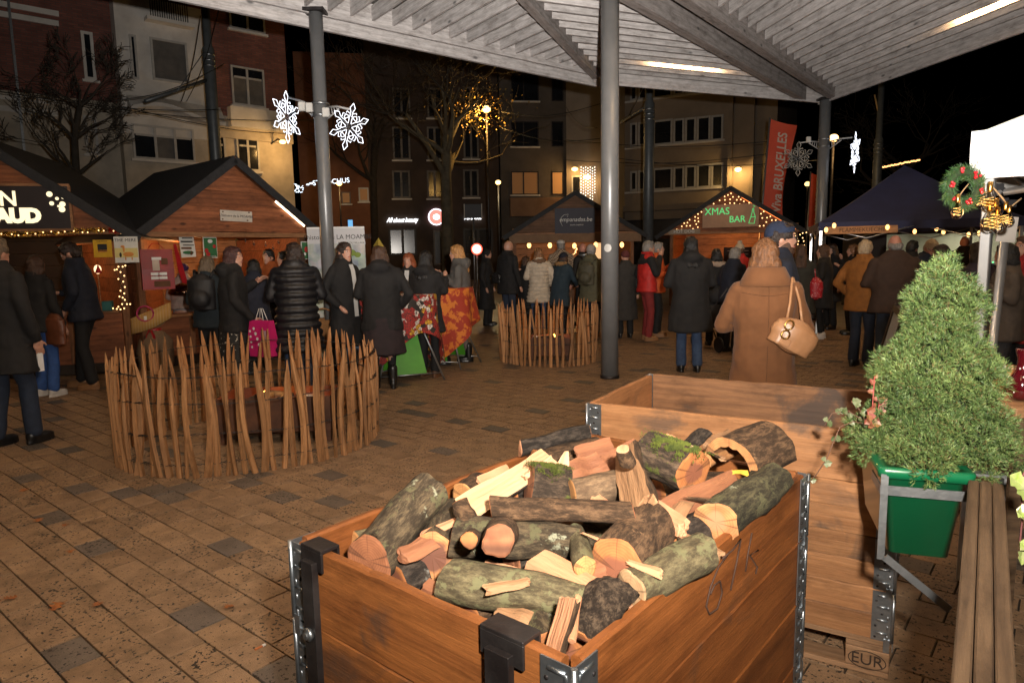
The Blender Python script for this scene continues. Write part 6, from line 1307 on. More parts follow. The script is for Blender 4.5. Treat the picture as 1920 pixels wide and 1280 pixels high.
def bracket_arm(label, p, pts, boxes):
    rt = thing('light_bracket', label, 'bracket', p, 0, 'light brackets'); m_ = flat('bracket_grey', (.45, .45, .45), .5)
    for a, b_ in pts:
        mb = MB(); d = b_-a; mb.tube([a, a.lerp(b_, .5)+V((0, 0, .02)), b_], .015, 6); mb.tube([a-V((0, 0, .16)), a.lerp(b_, .55)-V((0, 0, .01))], .011, 6)
        for k in range(1, 5): mb.tube([a.lerp(b_, k*.11)+V((0, 0, .01)), a.lerp(b_, k*.11+.05)-V((0, 0, .16*(1-k*.22)))], .007, 5)
        mb.build('arm', m_, rt)
    for c in boxes: mb = MB(); mb.box(tuple(c), (.09, .06, .12), ch=.01); mb.build('junction_box', flat('box_white', (.6, .6, .58), .5), rt)
    mb = MB(); 
    for z_ in (.05, -.1): mb.lathe([(.12, z_-.015), (.12, z_+.015), (.09, z_+.015)], p, 20)
    mb.build('clamp', STEEL, rt)
PLY = PL.y
def onl(x, y, dy=0.): return at(x, y, PLY+dy)
cL = onl(586, 203); cL = V((PL.x, PL.y, cL.z))
bracket_arm('cabled bracket on the left canopy column', cL, [(cL+V((.09, -.05, 0)), onl(655, 205, -.3)), (cL+V((-.09, .1, .02)), onl(541, 183, .5))], [at(580, 202, PLY-.14), at(566, 200, PLY-.1), at(611, 211, PLY-.14)])
snowflake('bright white snowflake facing the camera on the left column', onl(654, 238, -.3), (1, -.35, 0), .30, SNOW, spin=.22); snowflake('bright white snowflake seen edge-on left of the left column', onl(538, 220, .5), (.28, .96, 0), .36, SNOW, spin=.5)
cR = at(1547, 266, PR.y); cR = V((PR.x, PR.y, cR.z)); bracket_arm('thin bracket on the right canopy column', cR, [(cR+V((.1, 0, .0)), at(1598, 258, PR.y-.3)), (cR+V((-.1, 0, 0)), at(1500, 268, PR.y-.1))], [at(1516, 262, PR.y-.15)])
snowflake('lit white snowflake seen edge-on right of the right column', at(1603, 286, PR.y-.3), (.22, .97, 0), .42, SNOW, spin=.52); snowflake('unlit grey snowflake left of the right column', at(1497, 298, PR.y-.1), (.93, .1, 0), .36, SNOFF, spin=.52, k_=1.9)
# tram poles with arms and wires
POLE = pm('tram_pole_paint', (.12, .13, .135), (.09, .1, .105), 5, rough=.45, metal=.3)
def tram_pole(label, x, Y, ztop, r0, arm=None, rings=None):
    b0 = at(x, 480, Y); rt = thing('tram_pole', label, 'pole', (b0.x, Y, 0), 0, 'tram poles'); mb = MB(); zr = rings or ztop*.6; mb.lathe([(r0, 0), (r0, zr), (r0*.7, zr+.08), (r0*.7, ztop)], (b0.x, Y, 0), 18); mb.build('shaft', POLE, rt)
    mb = MB()
    for k in (.2, .35, .5): mb.lathe([(r0+.012, zr-k), (r0+.012, zr-k+.05)], (b0.x, Y, 0), 18)
    mb.build('clamp_ring', STEEL, rt)
    if arm: 
        a = at(*arm[0], Y); b_ = at(*arm[1], Y-arm[2]); mb = MB(); mb.tube([V((b0.x, Y, a.z)), b_], .05, 8); mb.tube([V((b0.x, Y, a.z+.9)), b_.lerp(a, .4)], .012, 5); mb.build('arm', POLE, rt)
    return rt
tram_pole('grey tram pole with a long arm in front of the brick house', 418, 20.5, 9.2, .165, ((412, 148), (272, 190), 2.), rings=at(418, 92, 20.5).z)
tram_pole('dark tram pole right of the main column', 1215, 22., 9., .17, ((1210, 198), (1162, 230), -3.), rings=at(1215, 195, 22.).z); tram_pole('dark tram pole right of the right canopy column', 1637, 26., 8.5, .16, rings=at(1637, 262, 26).z)
wi = thing('overhead_wires', 'thin tram wires strung across the square', 'wires', (0, 24, 5)); n_ = 0
for a, b_ in (((0, 160, 18), (420, 205, 20.)), ((0, 172, 17), (600, 225, 24)), ((190, 190, 19), (420, 120, 20.4)), ((340, 190, 19), (376, 30, 21)), ((350, 190, 19), (410, 20, 21)), ((230, 200, 19), (600, 250, 26)), ((1060, 300, 28), (1470, 285, 24)), ((1060, 262, 28), (1480, 262, 24)), ((1140, 295, 26), (1540, 300, 24)), ((1060, 200, 26), (1120, 240, 22)), ((940, 210, 26), (1125, 195, 24)), ((940, 240, 26), (1125, 260, 24))):
    p, q_ = at(*a[:2], a[2]), at(*b_[:2], b_[2]); mb = MB(); mb.tube([p.lerp(q_, k/8)-V((0, 0, .25*math.sin(k/8*PI))) for k in range(9)], .012, 4); mb.build('wire', CABLE, wi)
mb = MB(); mb.tube([at(1640, 178, 26), at(1652, 236, 26), at(1644, 255, 26)], .03, 6); mb.build('lit_tint_cable', pm('lit_tint_cable', (.5, .33, .14)), wi)  # orange light on this cable is put into its colour
# far string lights
q = random.Random(6); bulbs('far_light_string', 'orange light string over the blue tent in the distance', [at(1638+k*2.1, 317-k*.42+q.uniform(-1, 1), 30) for k in range(42)], .035, em('far_orange', (1., .45, .15), 3), cable=False)
pts = [at(534+k*1.2+q.uniform(-1, 1), 331+k*.95+q.uniform(-2, 2), 36) for k in range(22)]+[at(556+q.uniform(-4, 14), 352+q.uniform(-4, 9), 36) for k in range(26)]+[at(575+k*1.1, 346-k*.2+q.uniform(-2, 2), 36) for k in range(12)]
bulbs('street_garland', 'white light garland across the side street left of the tree', pts, .03, em('cold_far', (.8, .9, 1.), 2.2), cable=False)
lt = thing('street_letters', 'white lit street lettering across the side street', 'christmas light', at(620, 341, 37)); lettering('ST ROCHUS', .36, face(at(621, 341, 37), (1, .1, .08)), em('cold_far', (.8, .9, 1.), 2.2), lt, ext=.01)
# street lamps behind
def street_lamp(label, x, y, Y, power, r=.12, col=(1., .6, .22), glow=12):
    c = at(x, y, Y); rt = thing('street_lamp', label, 'street lamp', (c.x, Y, 0), 0, 'street lamps'); mb = MB(); mb.tube([(c.x, Y, 0), (c.x, Y, c.z+.15)], [.06, .04], 8); mb.build('post', DARKSTEEL, rt); mb = MB(); mb.ell(tuple(c), (r, r, r*.8), nu=10, nv=6); mb.build('lamp_head', em('lamp_'+str(glow), (1., .62, .22), glow*.35), rt)
    if power: lamp('street_light', 'POINT', c-V((0, .35, .25)), power, col, shadow_soft_size=.12)
street_lamp('globe street lamp left of the third chalet', 934, 342, 30, 60, .12, (1., .82, .45)); street_lamp('street lamp with bright orange head inside the tree crown', 912, 205, 26.5, 260, .16, (1., .55, .14), 14); street_lamp('orange street lamp behind the right canopy column', 1563, 259, 24, 60, .16, glow=14); street_lamp('small orange lamp by the second flag', 1514, 345, 34, 0, .14, glow=8); street_lamp('orange street lamp far left in the side street', 636, 344, 38, 60, .16, glow=10)
# traffic signs
def sign_post(label, x, y, Y, faces, name='road_sign', base=None):
    c = at(x, y, Y); rt = thing(name, label, 'road sign', (c.x, Y, 0), 0, 'road signs'); mb = MB(); mb.tube([(c.x, Y+.03, 0), (c.x, Y+.03, c.z+.1)], .03, 8); mb.build('post', STEEL, rt)
    for kind, fx, fy, w, h, m_ in faces:
        p = at(fx, fy, Y-.02); mb = MB()
        if kind == 'c': mb.lathe([(w, -.005), (w, .005)], n=28, mx=face(p, (1, 0, 0)))
        else: mb.box(tuple(p), (w, .015, h), ch=.002)
        mb.build('sign_face', m_, rt)
    return rt
sp_ = sign_post('round white sign with a red ring lit beside the paling fences', 894, 467, 20.5, [('c', 894, 467, .17, 0, em('sign_red_ring', (1., .10, .05), 1.6))]); p = at(894, 467, 20.44); mb = MB(); mb.lathe([(.135, -.004), (.135, .004)], n=28, mx=face(p, (1, 0, 0))); mb.build('sign_disc', em('sign_lit_white', (1., .85, .68), 1.6), sp_)
sb_ = sign_post('black square sign back on a pole left of the third chalet', 887, 396, 22, [('r', 887, 396, .52, .44, BLK)]); p = at(887, 396, 22); 
for dx in (-.275, .275): mb = MB(); mb.box((p.x+dx, p.y, p.z), (.035, .03, .46)); mb.build('sign_edge', flat('sign_edge', (.3, .26, .2)), sb_)
sign_post('small blue lit sign left of the third chalet', 984, 437, 21, [('r', 984, 438, .12, .19, em('blue_lit', (.25, .6, 1.), .9)), ('r', 984, 425, .14, .18, BLK)]); sign_post('small blue sign above the roll-up banner', 657, 420, 24, [('r', 657, 420, .16, .28, em('blue_lit2', (.2, .55, .95), .9))])
# round sticker on the main column
c = V((1.222, 8.46, 0)); th_ = math.atan2(-8.46, -1.222)-.25; rs = .1095; pz = at(1137, 465, 8.36).z; mb = MB(); rows = []
for i in range(9):
    r_ = .048*math.sin(PI*i/8+1e-3); zz = pz+.048*math.cos(PI*i/8); rows.append([(c.x+rs*math.cos(th_+a), c.y+rs*math.sin(th_+a), zz) for a in [(-r_+2*r_*j/8)/rs for j in range(9)]])
mb.loft(rows, caps=False, closed=False); stk = solo(mb, 'sticker', 'round white sticker on the main column', 'sticker', flat('sticker_white', (.62, .62, .6), .5))
# folding tables with wax-print cloths and green boards
WAX, t, b = nt('wax_print'); co = coords(t, (1, 1, 1), False); v = N(t, 'TexVoronoi', Scale=17.); L(t, co, v.inputs['Vector']); v2 = N(t, 'TexVoronoi', Scale=34.); v2.feature = 'DISTANCE_TO_EDGE'; L(t, co, v2.inputs['Vector']); sc_ = N(t, 'SeparateColor'); L(t, v.outputs['Color'], sc_.inputs[0]); c1 = ramp(t, sc_.outputs[0], [(0, (.30, .02, .015)), (.42, (.28, .015, .012)), (.44, (.02, .015, .012)), (.6, (.03, .02, .015)), (.62, (.55, .30, .02)), (.78, (.55, .30, .02)), (.8, (.6, .55, .5))]); t.nodes[-1].color_ramp.interpolation = 'CONSTANT' if hasattr(t.nodes[-1], 'color_ramp') else None
L(t, mixc(t, ramp(t, v2.outputs['Distance'], [(.04, (1, 1, 1)), (.08, (0, 0, 0))]), c1, (.02, .014, .012)), b.inputs['Base Color']); b.inputs['Roughness'].default_value = .8
WAX2 = pm('orange_wax_print', (.55, .16, .02), (.30, .03, .012), 9, rough=.8, lo=.45, hi=.5); GREENB = flat('bright_green_board', (.07, .30, .02), .5)
def stand_table(label, c, rz, top_z, cloth, seed):
    rt = thing('green_stand_table', label, 'table', (c[0], c[1], 0), rz, 'green stands with printed cloths'); q = random.Random(seed)
    mb = MB(); mb.lathe([(.42, top_z-.03), (.42, top_z)], n=28); mb.build('table_top', BLK, rt, local=True)
    rows = []
    for i in range(12):
        u = i/11; rows.append([((.43+.05*u+.05*u*math.sin(a*7+seed))*math.cos(a), (.43+.05*u+.05*u*math.sin(a*7+seed))*math.sin(a), top_z+.004-u*(.70+.24*math.sin(a*2+seed))) for a in [2*PI*k/48 for k in range(48)]])
    mb = MB(); mb.loft([[(0.002*math.cos(2*PI*k/48), .002*math.sin(2*PI*k/48), top_z+.005) for k in range(48)]]+rows, caps=False); mb.build('printed_cloth', cloth, rt, local=True)
    for s_ in (-1, 1):
        mb = MB(); mb.loft([[(-.2*s_, s_*.30, .10), (.2*s_, s_*.30, .10)], [(-.06*s_, s_*.06, top_z-.10), (.06*s_, s_*.06, top_z-.10)]], caps=False, closed=False); mb.build('green_panel', GREENB, rt, local=True)
        mb = MB(); mb.tube([(.42*s_, s_*.33, 0), (.06*s_, s_*.05, top_z-.05)], .012, 6); mb.tube([(-.42*s_, s_*.33, 0), (-.06*s_, s_*.05, top_z-.05)], .012, 6); mb.tube([(.38*s_, s_*.30, .09), (-.38*s_, s_*.30, .09)], .008, 6); mb.build('leg_frame', STEEL, rt, local=True)
    return rt
c = gr(762, 718); stand_table('green stand table with red wax-print cloth behind the paling ring', (c.x-.05, c.y+.35), .35, 1.08, WAX, 1); c = gr(838, 688); stand_table('green stand table with orange cloth beside the woman in grey', (c.x-.05, c.y+.25), -.4, 1.1, WAX2, 4); c = gr(700, 712); stand_table('green stand table with wax-print cloth half hidden by the fence', (c.x+.02, c.y+.45), .8, 1.08, WAX, 7)
# standing table, A-board, stroller at the right
c = gr(1706, 690); tb2 = thing('high_table', 'white-topped high table between the men on the right', 'table', (c.x+.05, c.y+.6, 0)); zt = at(1700, 528, c.y+.6).z; mb = MB(); mb.box((0, 0, zt), (.75, .6, .03), ch=.004); mb.build('table_top', WHITE, tb2, local=True); mb = MB(); mb.box((0, -.28, zt-.16), (.70, .01, .30)); mb.build('cloth_front', flat('table_cloth', (.45, .45, .46), .8), tb2, local=True)
for x in (-.3, .3):
    for y in (-.24, .24): mb = MB(); mb.tube([(x, y, 0), (x, y, zt)], .018, 6); mb.build('leg', STEEL, tb2, local=True)
for i, (dx, dy) in enumerate(((-.1, -.1), (.0, -.05), (.1, -.12))):
    mb = MB(); mb.lathe([(.028, 0), (.036, .08), (.038, .083), (.03, .01)], (c.x+.05+dx, c.y+.6+dy, zt+.016), 12); solo(mb, 'paper_cup', ('left', 'middle', 'right')[i]+' paper cup on the white high table', 'cup', KRAFT, group='cups on the high table')
c = gr(1672, 760); ab = thing('a_board', 'dark framed chalk A-board left of the dwarf spruce', 'A-board', (at(1690, 640, 4.6).x, 4.6, 0), .0); zt = at(1690, 577, 4.6).z
for s_ in (-1, 1):
    mx = T(0, 0, zt) @ M.Rotation(s_*.22, 4, 'X') @ M.Rotation(.0, 4, 'Z'); H__ = zt/math.cos(.22)-.01
    mb = MB()
    for x in (-.28, .28): mb.box((x, s_*.015, -H__/2), (.045, .03, H__), mx=mx)
    for z_ in (-.03, -H__*.82): mb.box((0, s_*.015, z_), (.515, .028, .045), mx=mx)
    fr = mb.build('frame', wood('dark_frame', (.05, .03, .02), (.03, .018, .012), 'z'), ab, local=True); mb = MB(); mb.box((0, s_*.015, -H__*.42), (.52, .008, H__*.74), mx=mx); mb.build('board', flat('slate_board', (.34, .35, .37) if s_ < 0 else (.02, .02, .02), .6), fr, local=True)
ab.rotation_euler = (0, 0, 1.15)
sv = thing('stroller', 'dark stroller with a red tail light beside the woman in black', 'stroller', gr(1352, 655).xy.to_3d(), .3)
for x in (-.25, .25):
    for y in (-.3, .35): mb = MB(); mb.lathe([(.11, -.02), (.125, 0), (.11, .02)], n=16, mx=T(x, y, .125) @ M.Rotation(PI/2, 4, 'Y')); mb.build('wheel', BLK, sv, local=True)
    mb = MB(); mb.tube([(x, -.3, .13), (x*.9, .05, .55), (x*.85, -.45, 1.0)], .014, 6); mb.tube([(x, .35, .13), (x*.9, .0, .6)], .014, 6); mb.build('frame_tube', DARKSTEEL, sv, local=True)
mb = MB(); mb.loft([[(-.2, -.2, .35), (.2, -.2, .35), (.2, .3, .4), (-.2, .3, .4)], [(-.22, -.3, .75), (.22, -.3, .75), (.22, .1, .7), (-.22, .1, .7)]]); mb.build('seat', flat('stroller_fabric', (.02, .02, .022), .9), sv, local=True); mb = MB(); mb.tube([(-.2, -.45, 1.), (.2, -.45, 1.)], .018, 8); mb.build('handlebar', BLK, sv, local=True); mb = MB(); mb.box((0, -.33, .45), (.16, .02, .03)); mb.build('tail_light', em('tail_light', (1., .12, .04), 3.), sv, local=True); mb = MB(); mb.lathe([(.17, .75), (.2, .85), (.14, .95), (.02, 1.0)], n=14); mb.build('hood', flat('stroller_fabric', (.02, .02, .022), .9), sv, local=True)
# metal heater post in the middle
c = gr(1073, 600); hp = thing('patio_post', 'slim chrome post between the people by the third chalet', 'post', (c.x, 13.2, 0)); mb = MB(); mb.lathe([(.16, 0), (.16, .03), (.035, .04), (.035, 1.48), (.12, 1.5), (.12, 1.53)], n=16); mb.build('post', STEEL, hp, local=True)
# ================================================================== bare trees
TBARK = pm('plane_bark', (.12, .095, .055), (.06, .047, .028), 5, rough=.85, bump=.5); TDARK = pm('dark_twig', (.045, .034, .024), (.025, .02, .014), 8, rough=.9)
LEAFO = pm('last_leaf', (.40, .26, .05), (.25, .13, .03), 9, rough=.6)
def tree(label, base, trunk, seed, levels=4, spread=.75, bark=TBARK, twig=TDARK, leaves=None, name='bare_tree', limbs=5, ln=2.4):
    q = random.Random(seed); rt = thing(name, label, 'tree', (base[0], base[1], 0)); mb = MB(); mb.tube([p for p, r in trunk], [r for p, r in trunk], 10); big = MB(); fine = MB(); tips = []
    def grow(p, d, l, r, lv):
        pts = [p]; dd = V(d); rr = [r]
        for k in range(4):
            dd = (dd+V((q.gauss(0, .16), q.gauss(0, .16), q.gauss(0, .12)+.03))).normalized(); pts.append(pts[-1]+dd*l/4); rr.append(max(.008, r*(1-.14*(k+1))))
        (big if r > .035 else fine).tube(pts, rr, 7 if r > .05 else (5 if r > .02 else 3), caps=False)
        if lv <= 0: tips.append(pts[-1]); return
        for k in range(q.choice((2, 3, 3)) if lv > 1 else 4):
            i = q.choice((2, 3, 4)); nd = (dd+V((q.gauss(0, spread), q.gauss(0, spread), q.gauss(.05, spread*.7)))).normalized(); grow(pts[i], nd, l*q.uniform(.55, .8), rr[i]*q.uniform(.5, .68), lv-1)
    for k in range(limbs):
        p, r = trunk[-1-k % max(1, min(3, len(trunk)-1))]; a = 2*PI*k/limbs+q.uniform(-.4, .4); grow(V(p), V((math.cos(a)*.8, math.sin(a)*.8, .75)).normalized(), ln*q.uniform(.8, 1.2), r*.62, levels)
    mb.build('trunk', bark, rt); big.build('limbs', bark, rt); o = fine.build('twigs', twig, rt); o['kind'] = 'stuff'
    if leaves:
        lm = MB(); c, R, n_ = leaves
        for k in range(n_):
            p = V(c)+V((q.gauss(0, R), q.gauss(0, R), q.gauss(0, R*.7))); a = V((q.gauss(0, 1), q.gauss(0, 1), q.gauss(0, 1))).normalized()*q.uniform(.05, .09); b_ = a.orthogonal().normalized()*q.uniform(.03, .06); lm.add([p-b_*.2, p+a*.5+b_, p+a, p+a*.5-b_], [(0, 1, 2, 3)])
        o = lm.build('last_leaves', LEAFO, rt); o['kind'] = 'stuff'
    return rt
B = at(838, 440, 25); A = lambda x, y, Y=25: at(x, y, Y)
tree('large bare plane tree lit orange behind the left column', (B.x, 25), [(V((B.x, 25, 0)), .24), (A(838, 400), .21), (A(836, 330), .19), (A(838, 290), .17), (A(836, 255), .14)], 4, 4, .62, leaves=(at(900, 208, 26), .62, 420), limbs=8, ln=2.2)
B = at(140, 380, 16.5); tree('small bare tree with dark twigs left of the second chalet', (B.x, 16.5), [(V((B.x, 16.5, 0)), .10), (at(143, 330, 16.5), .085), (at(140, 260, 16.5), .075), (at(150, 200, 16.5), .06)], 9, 4, .48, bark=TDARK, limbs=11, ln=.8)
B = at(700, 420, 34); tree('thin dark tree in front of the corner house', (B.x, 34), [(V((B.x, 34, 0)), .2), (at(700, 340, 34), .17), (at(702, 260, 34), .12)], 14, 4, .6, bark=TDARK, limbs=7, ln=2.6); B = at(1690, 420, 36); tree('dark bare tree far behind the blue tent', (B.x, 36), [(V((B.x, 36, 0)), .25), (at(1690, 380, 36), .22), (at(1690, 330, 36), .16)], 21, 4, .6, bark=TDARK, limbs=7, ln=2.6)
# ================================================================== people
CLD = bpy.data.textures.new('folds', 'CLOUDS'); CLD.noise_scale = .13; CLD.noise_depth = 2
CLF = bpy.data.textures.new('strands', 'CLOUDS'); CLF.noise_scale = .035; CLF.noise_depth = 2
def skin_mat(name, c): 
    m = pm(name, c, tuple(x*.86 for x in c), 18, rough=.5, bump=.05)
    m.node_tree.nodes['Principled BSDF'].inputs['Subsurface Weight'].default_value = .12; m.node_tree.nodes['Principled BSDF'].inputs['Subsurface Radius'].default_value = (.02, .008, .004); return m
SKIN = skin_mat('skin', (.50, .27, .19)); SKIN2 = skin_mat('skin_ruddy', (.46, .21, .15)); LIPS = flat('lips', (.33, .10, .09), .45); EYEW = flat('eye_white', (.6, .58, .55), .3); IRIS = flat('iris', (.02, .014, .01), .2)
def cloth(name, c, c2=None, scale=14, rough=.85, sheen=.0, bump=.25, bscale=160, **kw): return pm(name, c, c2 or tuple(x*.72 for x in c), scale, rough=rough, sheen=sheen, bump=bump, bscale=bscale, rndoff=False, **kw)
def hairm(name, c, c2=None): return pm(name, c, c2 or tuple(x*.45 for x in c), 22, (4, 4, .5), rough=.42, bump=1., bscale=30, bstretch=(6, 6, .5), rndoff=False)
BLKC = cloth('black_coat', (.0075, .0072, .008)); BLKP = cloth('black_puffer', (.006, .0065, .009), rough=.5); NAVYC = cloth('navy_jacket', (.006, .009, .021)); DENIM = cloth('blue_denim', (.035, .065, .13), (.02, .038, .085)); DDEN = cloth('dark_denim', (.016, .026, .05)); BLKT = cloth('black_trousers', (.006, .006, .007)); SHOE = flat('black_shoe', (.010, .010, .010), .35); TANS = flat('tan_shoe', (.24, .12, .05), .6); BROWNS = flat('brown_shoe', (.12, .055, .025), .5); WSHOE = flat('white_shoe', (.6, .58, .55), .5)
H_DARK = hairm('dark_brown_hair', (.028, .014, .009)); H_BLK = hairm('black_hair', (.008, .007, .007)); H_BRN = hairm('brown_hair', (.075, .034, .017)); H_BLD = hairm('blonde_hair', (.50, .26, .09), (.26, .12, .04)); H_LBR = hairm('light_brown_hair', (.30, .145, .06), (.12, .05, .02)); H_GRY = hairm('grey_hair', (.26, .24, .22), (.14, .13, .12)); H_RED = hairm('ginger_hair', (.34, .085, .025)); H_WHT = hairm('white_blond_hair', (.50, .38, .24), (.32, .23, .14)); H_MIX = hairm('ash_hair', (.17, .12, .075), (.07, .05, .03))
def shape_mesh(shapes):
    mb = MB()
    for s in shapes:
        if s[0] == 'c':        # tapered limb with round ends
            _, a, r0, b_, r1 = s; a, b_ = V(a), V(b_); d = (b_-a).normalized(); mb.tube([a-d*r0*.8, a-d*r0*.4, a, a.lerp(b_, .33), a.lerp(b_, .67), b_, b_+d*r1*.4, b_+d*r1*.8], [r0*.5, r0*.9, r0, r0+(r1-r0)*.33, r0+(r1-r0)*.67, r1, r1*.9, r1*.5], 12)
        elif s[0] == 'e': mb.ell((0, 0, 0), s[2], nu=16, nv=12, mx=s[1] if isinstance(s[1], M) else T(s[1]))
        elif s[0] == 'l': mb.loft(s[1])
    return mb.mesh('tmp', [])
def remesh(shapes, vox, smooth=3, disp=0., tex=None):
    me = shape_mesh(shapes); mods = [('REMESH', dict(mode='VOXEL', voxel_size=vox)), ('SMOOTH', dict(factor=.5, iterations=smooth))]
    if disp: mods.append(('DISPLACE', dict(texture=tex or CLD, strength=disp, mid_level=.5, texture_coords='LOCAL')))
    r = bake(me, mods); bpy.data.meshes.remove(me); r.polygons.foreach_set('use_smooth', [True]*len(r.polygons)); return r
def finish(me, name, mat, parent):
    me.materials.clear(); me.materials.append(mat); me.name = name; return link(name, me, parent)
def hand_shapes(w, d, n, s=1., curl=.6, side=1):
    """palm and five unequal, bent fingers; w wrist, d pointing direction, n palm normal; side=1 puts the thumb towards d x n"""
    d = V(d).normalized(); n = (V(n)-d*V(n).dot(d)).normalized(); a = d.cross(n)*side; out = []; pc = V(w)+d*.045*s
    out.append(('e', frame(pc, d, n) @ M.Identity(4), (.048*s, .040*s, .016*s))); out.append(('c', V(w)-d*.03, .024*s, V(w)+d*.02*s, .024*s))
    for k, (off, ln) in enumerate(((.028, .070), (.010, .080), (-.009, .074), (-.027, .058))):
        p = V(w)+d*.085*s+a*off*s; q = d; r = .0088*s
        for j, f in enumerate((.45, .32, .25)):
            an = curl*(.5+.35*j); q = (q*math.cos(an)+n*math.sin(an)).normalized(); e = p+q*ln*f*s; out.append(('c', p, r, e, r*.92)); p = e; r *= .9
    p = V(w)+d*.02*s+a*.034*s; q = (d*.72+a*.6+n*.25).normalized(); e = p+q*.036*s; out.append(('c', p, .0115*s, e, .010*s)); q2 = (q+d*.3+n*.35*curl).normalized(); out.append(('c', e, .010*s, e+q2*.032*s, .0085*s)); return out
ARMS = dict(hang=((.25, -.02, 1.12), (.265, .07, .87)), front=((.25, .03, 1.12), (.10, .27, 1.15)), cup=((.24, .02, 1.12), (.13, .27, 1.29)), mouth=((.23, .08, 1.15), (.07, .20, 1.42)), pocket=((.30, -.06, 1.13), (.22, .10, .96)), cross=((.26, .09, 1.12), (-.05, .24, 1.13)), table=((.24, .14, 1.14), (.16, .38, 1.08)), carry=((.26, -.03, 1.12), (.28, .06, .88)))
NPEOPLE = [0]
def person(label, pos, h, heading, top=('jacket', BLKC), bottom=('trousers', BLKT), shoes=SHOE, hair=('short', H_DARK), hat=None, skin=SKIN, arms=('hang', 'hang'), lean=0., look=(0., 0.), legs=None, hands=(), face_=False, beard=None, glasses=False, scarf=None, wide=1., fur=None, vox=.019, inner=None, group='market visitors', quilt=0., hood=None, curl=.5, boots=False):
    s = h/1.70; p = V(pos); name = 'person'; W_ = wide
    cl, sl_ = math.cos(lean), math.sin(lean)
    def up(x, y, z):             # upper body, leaning forward from the hips
        dz = z-.93; return V((x, y*cl+dz*sl_, .93+dz*cl-y*sl_))*s
    def lo(x, y, z): return V((x, y, z))*s
    A = []
    for side, key in ((1, arms[0]), (-1, arms[1])):
        e, w = ARMS[key] if isinstance(key, str) else key; A.append((up(.172*side*W_, 0, 1.375), up(e[0]*side*W_, e[1], e[2]), up(w[0]*side, w[1], w[2]), side))
    lg = legs or ((.10, 0.), (-.10, 0.02)); LEG = []
    for (x, y) in lg: hp_ = lo(.085 if x > 0 else -.085, 0, .88); an = lo(x, y, .085); kn = (hp_+an)/2+lo(0, .045 if abs(y) < .15 else .07, .02); LEG.append((hp_, kn, an))
    nb_ = up(0, .0, 1.44); hc = up(0, .03, 1.58); HMx = T(hc) @ Rz(look[0]) @ M.Rotation(-lean*.6-look[1], 4, 'X')
    hd = lambda x, y, z: HMx @ V((x*s, y*s, z*s))
    def E(c, r, rot=None): return ('e', HMx @ T(V(c)*s), tuple(q*s for q in r))
    def ring(z, rx, ry, y=0., f=up, n=20): return [f(rx*math.cos(2*PI*k/n), y+ry*math.sin(2*PI*k/n), z) for k in range(n)]
    sh = [('l', [ring(.80, .14, .10), ring(.93, .155*W_, .105), ring(1.06, .125*W_, .09), ring(1.22, .145*W_, .10), ring(1.35, .15*W_, .085), ring(1.42, .08, .07), ring(1.47, .055, .055, .01), ring(1.53, .052, .055, .02)])]
    sh += [E((0, 0, .01), (.073, .093, .108)), E((0, .028, -.055), (.055, .066, .058)), E((0, .094, -.012), (.012, .020, .022)), E((0, .07, -.094), (.026, .026, .02)), E((.075, -.004, -.01), (.011, .022, .031)), E((-.075, -.004, -.01), (.011, .022, .031)), E((0, .078, .03), (.05, .018, .012)), E((0, .086, -.052), (.022, .014, .012)), ('c', nb_, .056*s, hc-V((0, .01*s, .06*s)), .055*s)]
    for S_, e, w, sd in A: sh += [('c', S_, .047*s, e, .037*s), ('c', e, .037*s, w, .026*s)]
    for i, (S_, e, w, sd) in enumerate(A):
        if i not in hands: d = (w-e).normalized(); sh.append(('e', frame(w+d*.07*s, d), (.07*s, .035*s, .028*s)))
    for hp_, kn, an in LEG: sh += [('c', hp_, .078*s, kn, .052*s), ('c', kn, .052*s, an, .033*s), ('e', an+lo(0, .06, -.045), (.035*s, .11*s, .032*s))]
    me = remesh(sh, .0135 if face_ else .018, 2)
    if hands:
        bm = bmesh.new(); bm.from_mesh(me)
        for i in hands: S_, e, w, sd = A[i]; d = (w-e).normalized(); nn = V((-sd*.8, .15, 0)) if abs(d.z) > .6 else V((-sd*.55, 0, -.8)); h2 = remesh(hand_shapes(w+d*.005, d, nn, s, curl, sd), .0058, 1); bm.from_mesh(h2); bpy.data.meshes.remove(h2)
        bm.to_mesh(me); bm.free(); me.polygons.foreach_set('use_smooth', [True]*len(me.polygons))
    me.materials.clear(); me.materials.append(skin); me.name = name
    root = link(name, me, None, (p.x, p.y, 0), (0, 0, math.radians(heading))); tag(root, label, 'person', group); NPEOPLE[0] += 1
    # --- trousers or skirt
    bk, bmat = bottom[:2]
    if bk == 'skirt': rows = [ring(1.02, .155*W_, .12, 0, lo), ring(.9, .19*W_, .15, 0, lo), ring(.6, .22*W_, .19, 0, lo), ring(bottom[2] if len(bottom) > 2 else .35, .25*W_, .22, 0, lo)]; finish(remesh([('l', rows)], vox, 2, .03), 'skirt', bmat, root)
    if bk != 'skirt' or (len(bottom) > 3):
        lm = bmat if bk != 'skirt' else bottom[3]; fl_ = {'trousers': (.088, .068, .066), 'slim': (.082, .056, .045), 'flared': (.088, .075, .105), 'skirt': (.07, .05, .04)}[bk]; q = [('l', [ring(.78, .13, .10, 0, lo), ring(.9, .16*W_, .12, 0, lo), ring(1.02, .145*W_, .11, 0, lo)])] if bk != 'skirt' else []
        for hp_, kn, an in LEG: q += [('c', hp_, fl_[0]*s, kn, fl_[1]*s), ('c', kn, fl_[1]*s, an+V((0, 0, .02 if bk != 'slim' else .05))*s, fl_[2]*s)]
        finish(remesh(q, vox, 2, .016), 'trousers' if bk != 'skirt' else 'tights', lm, root)
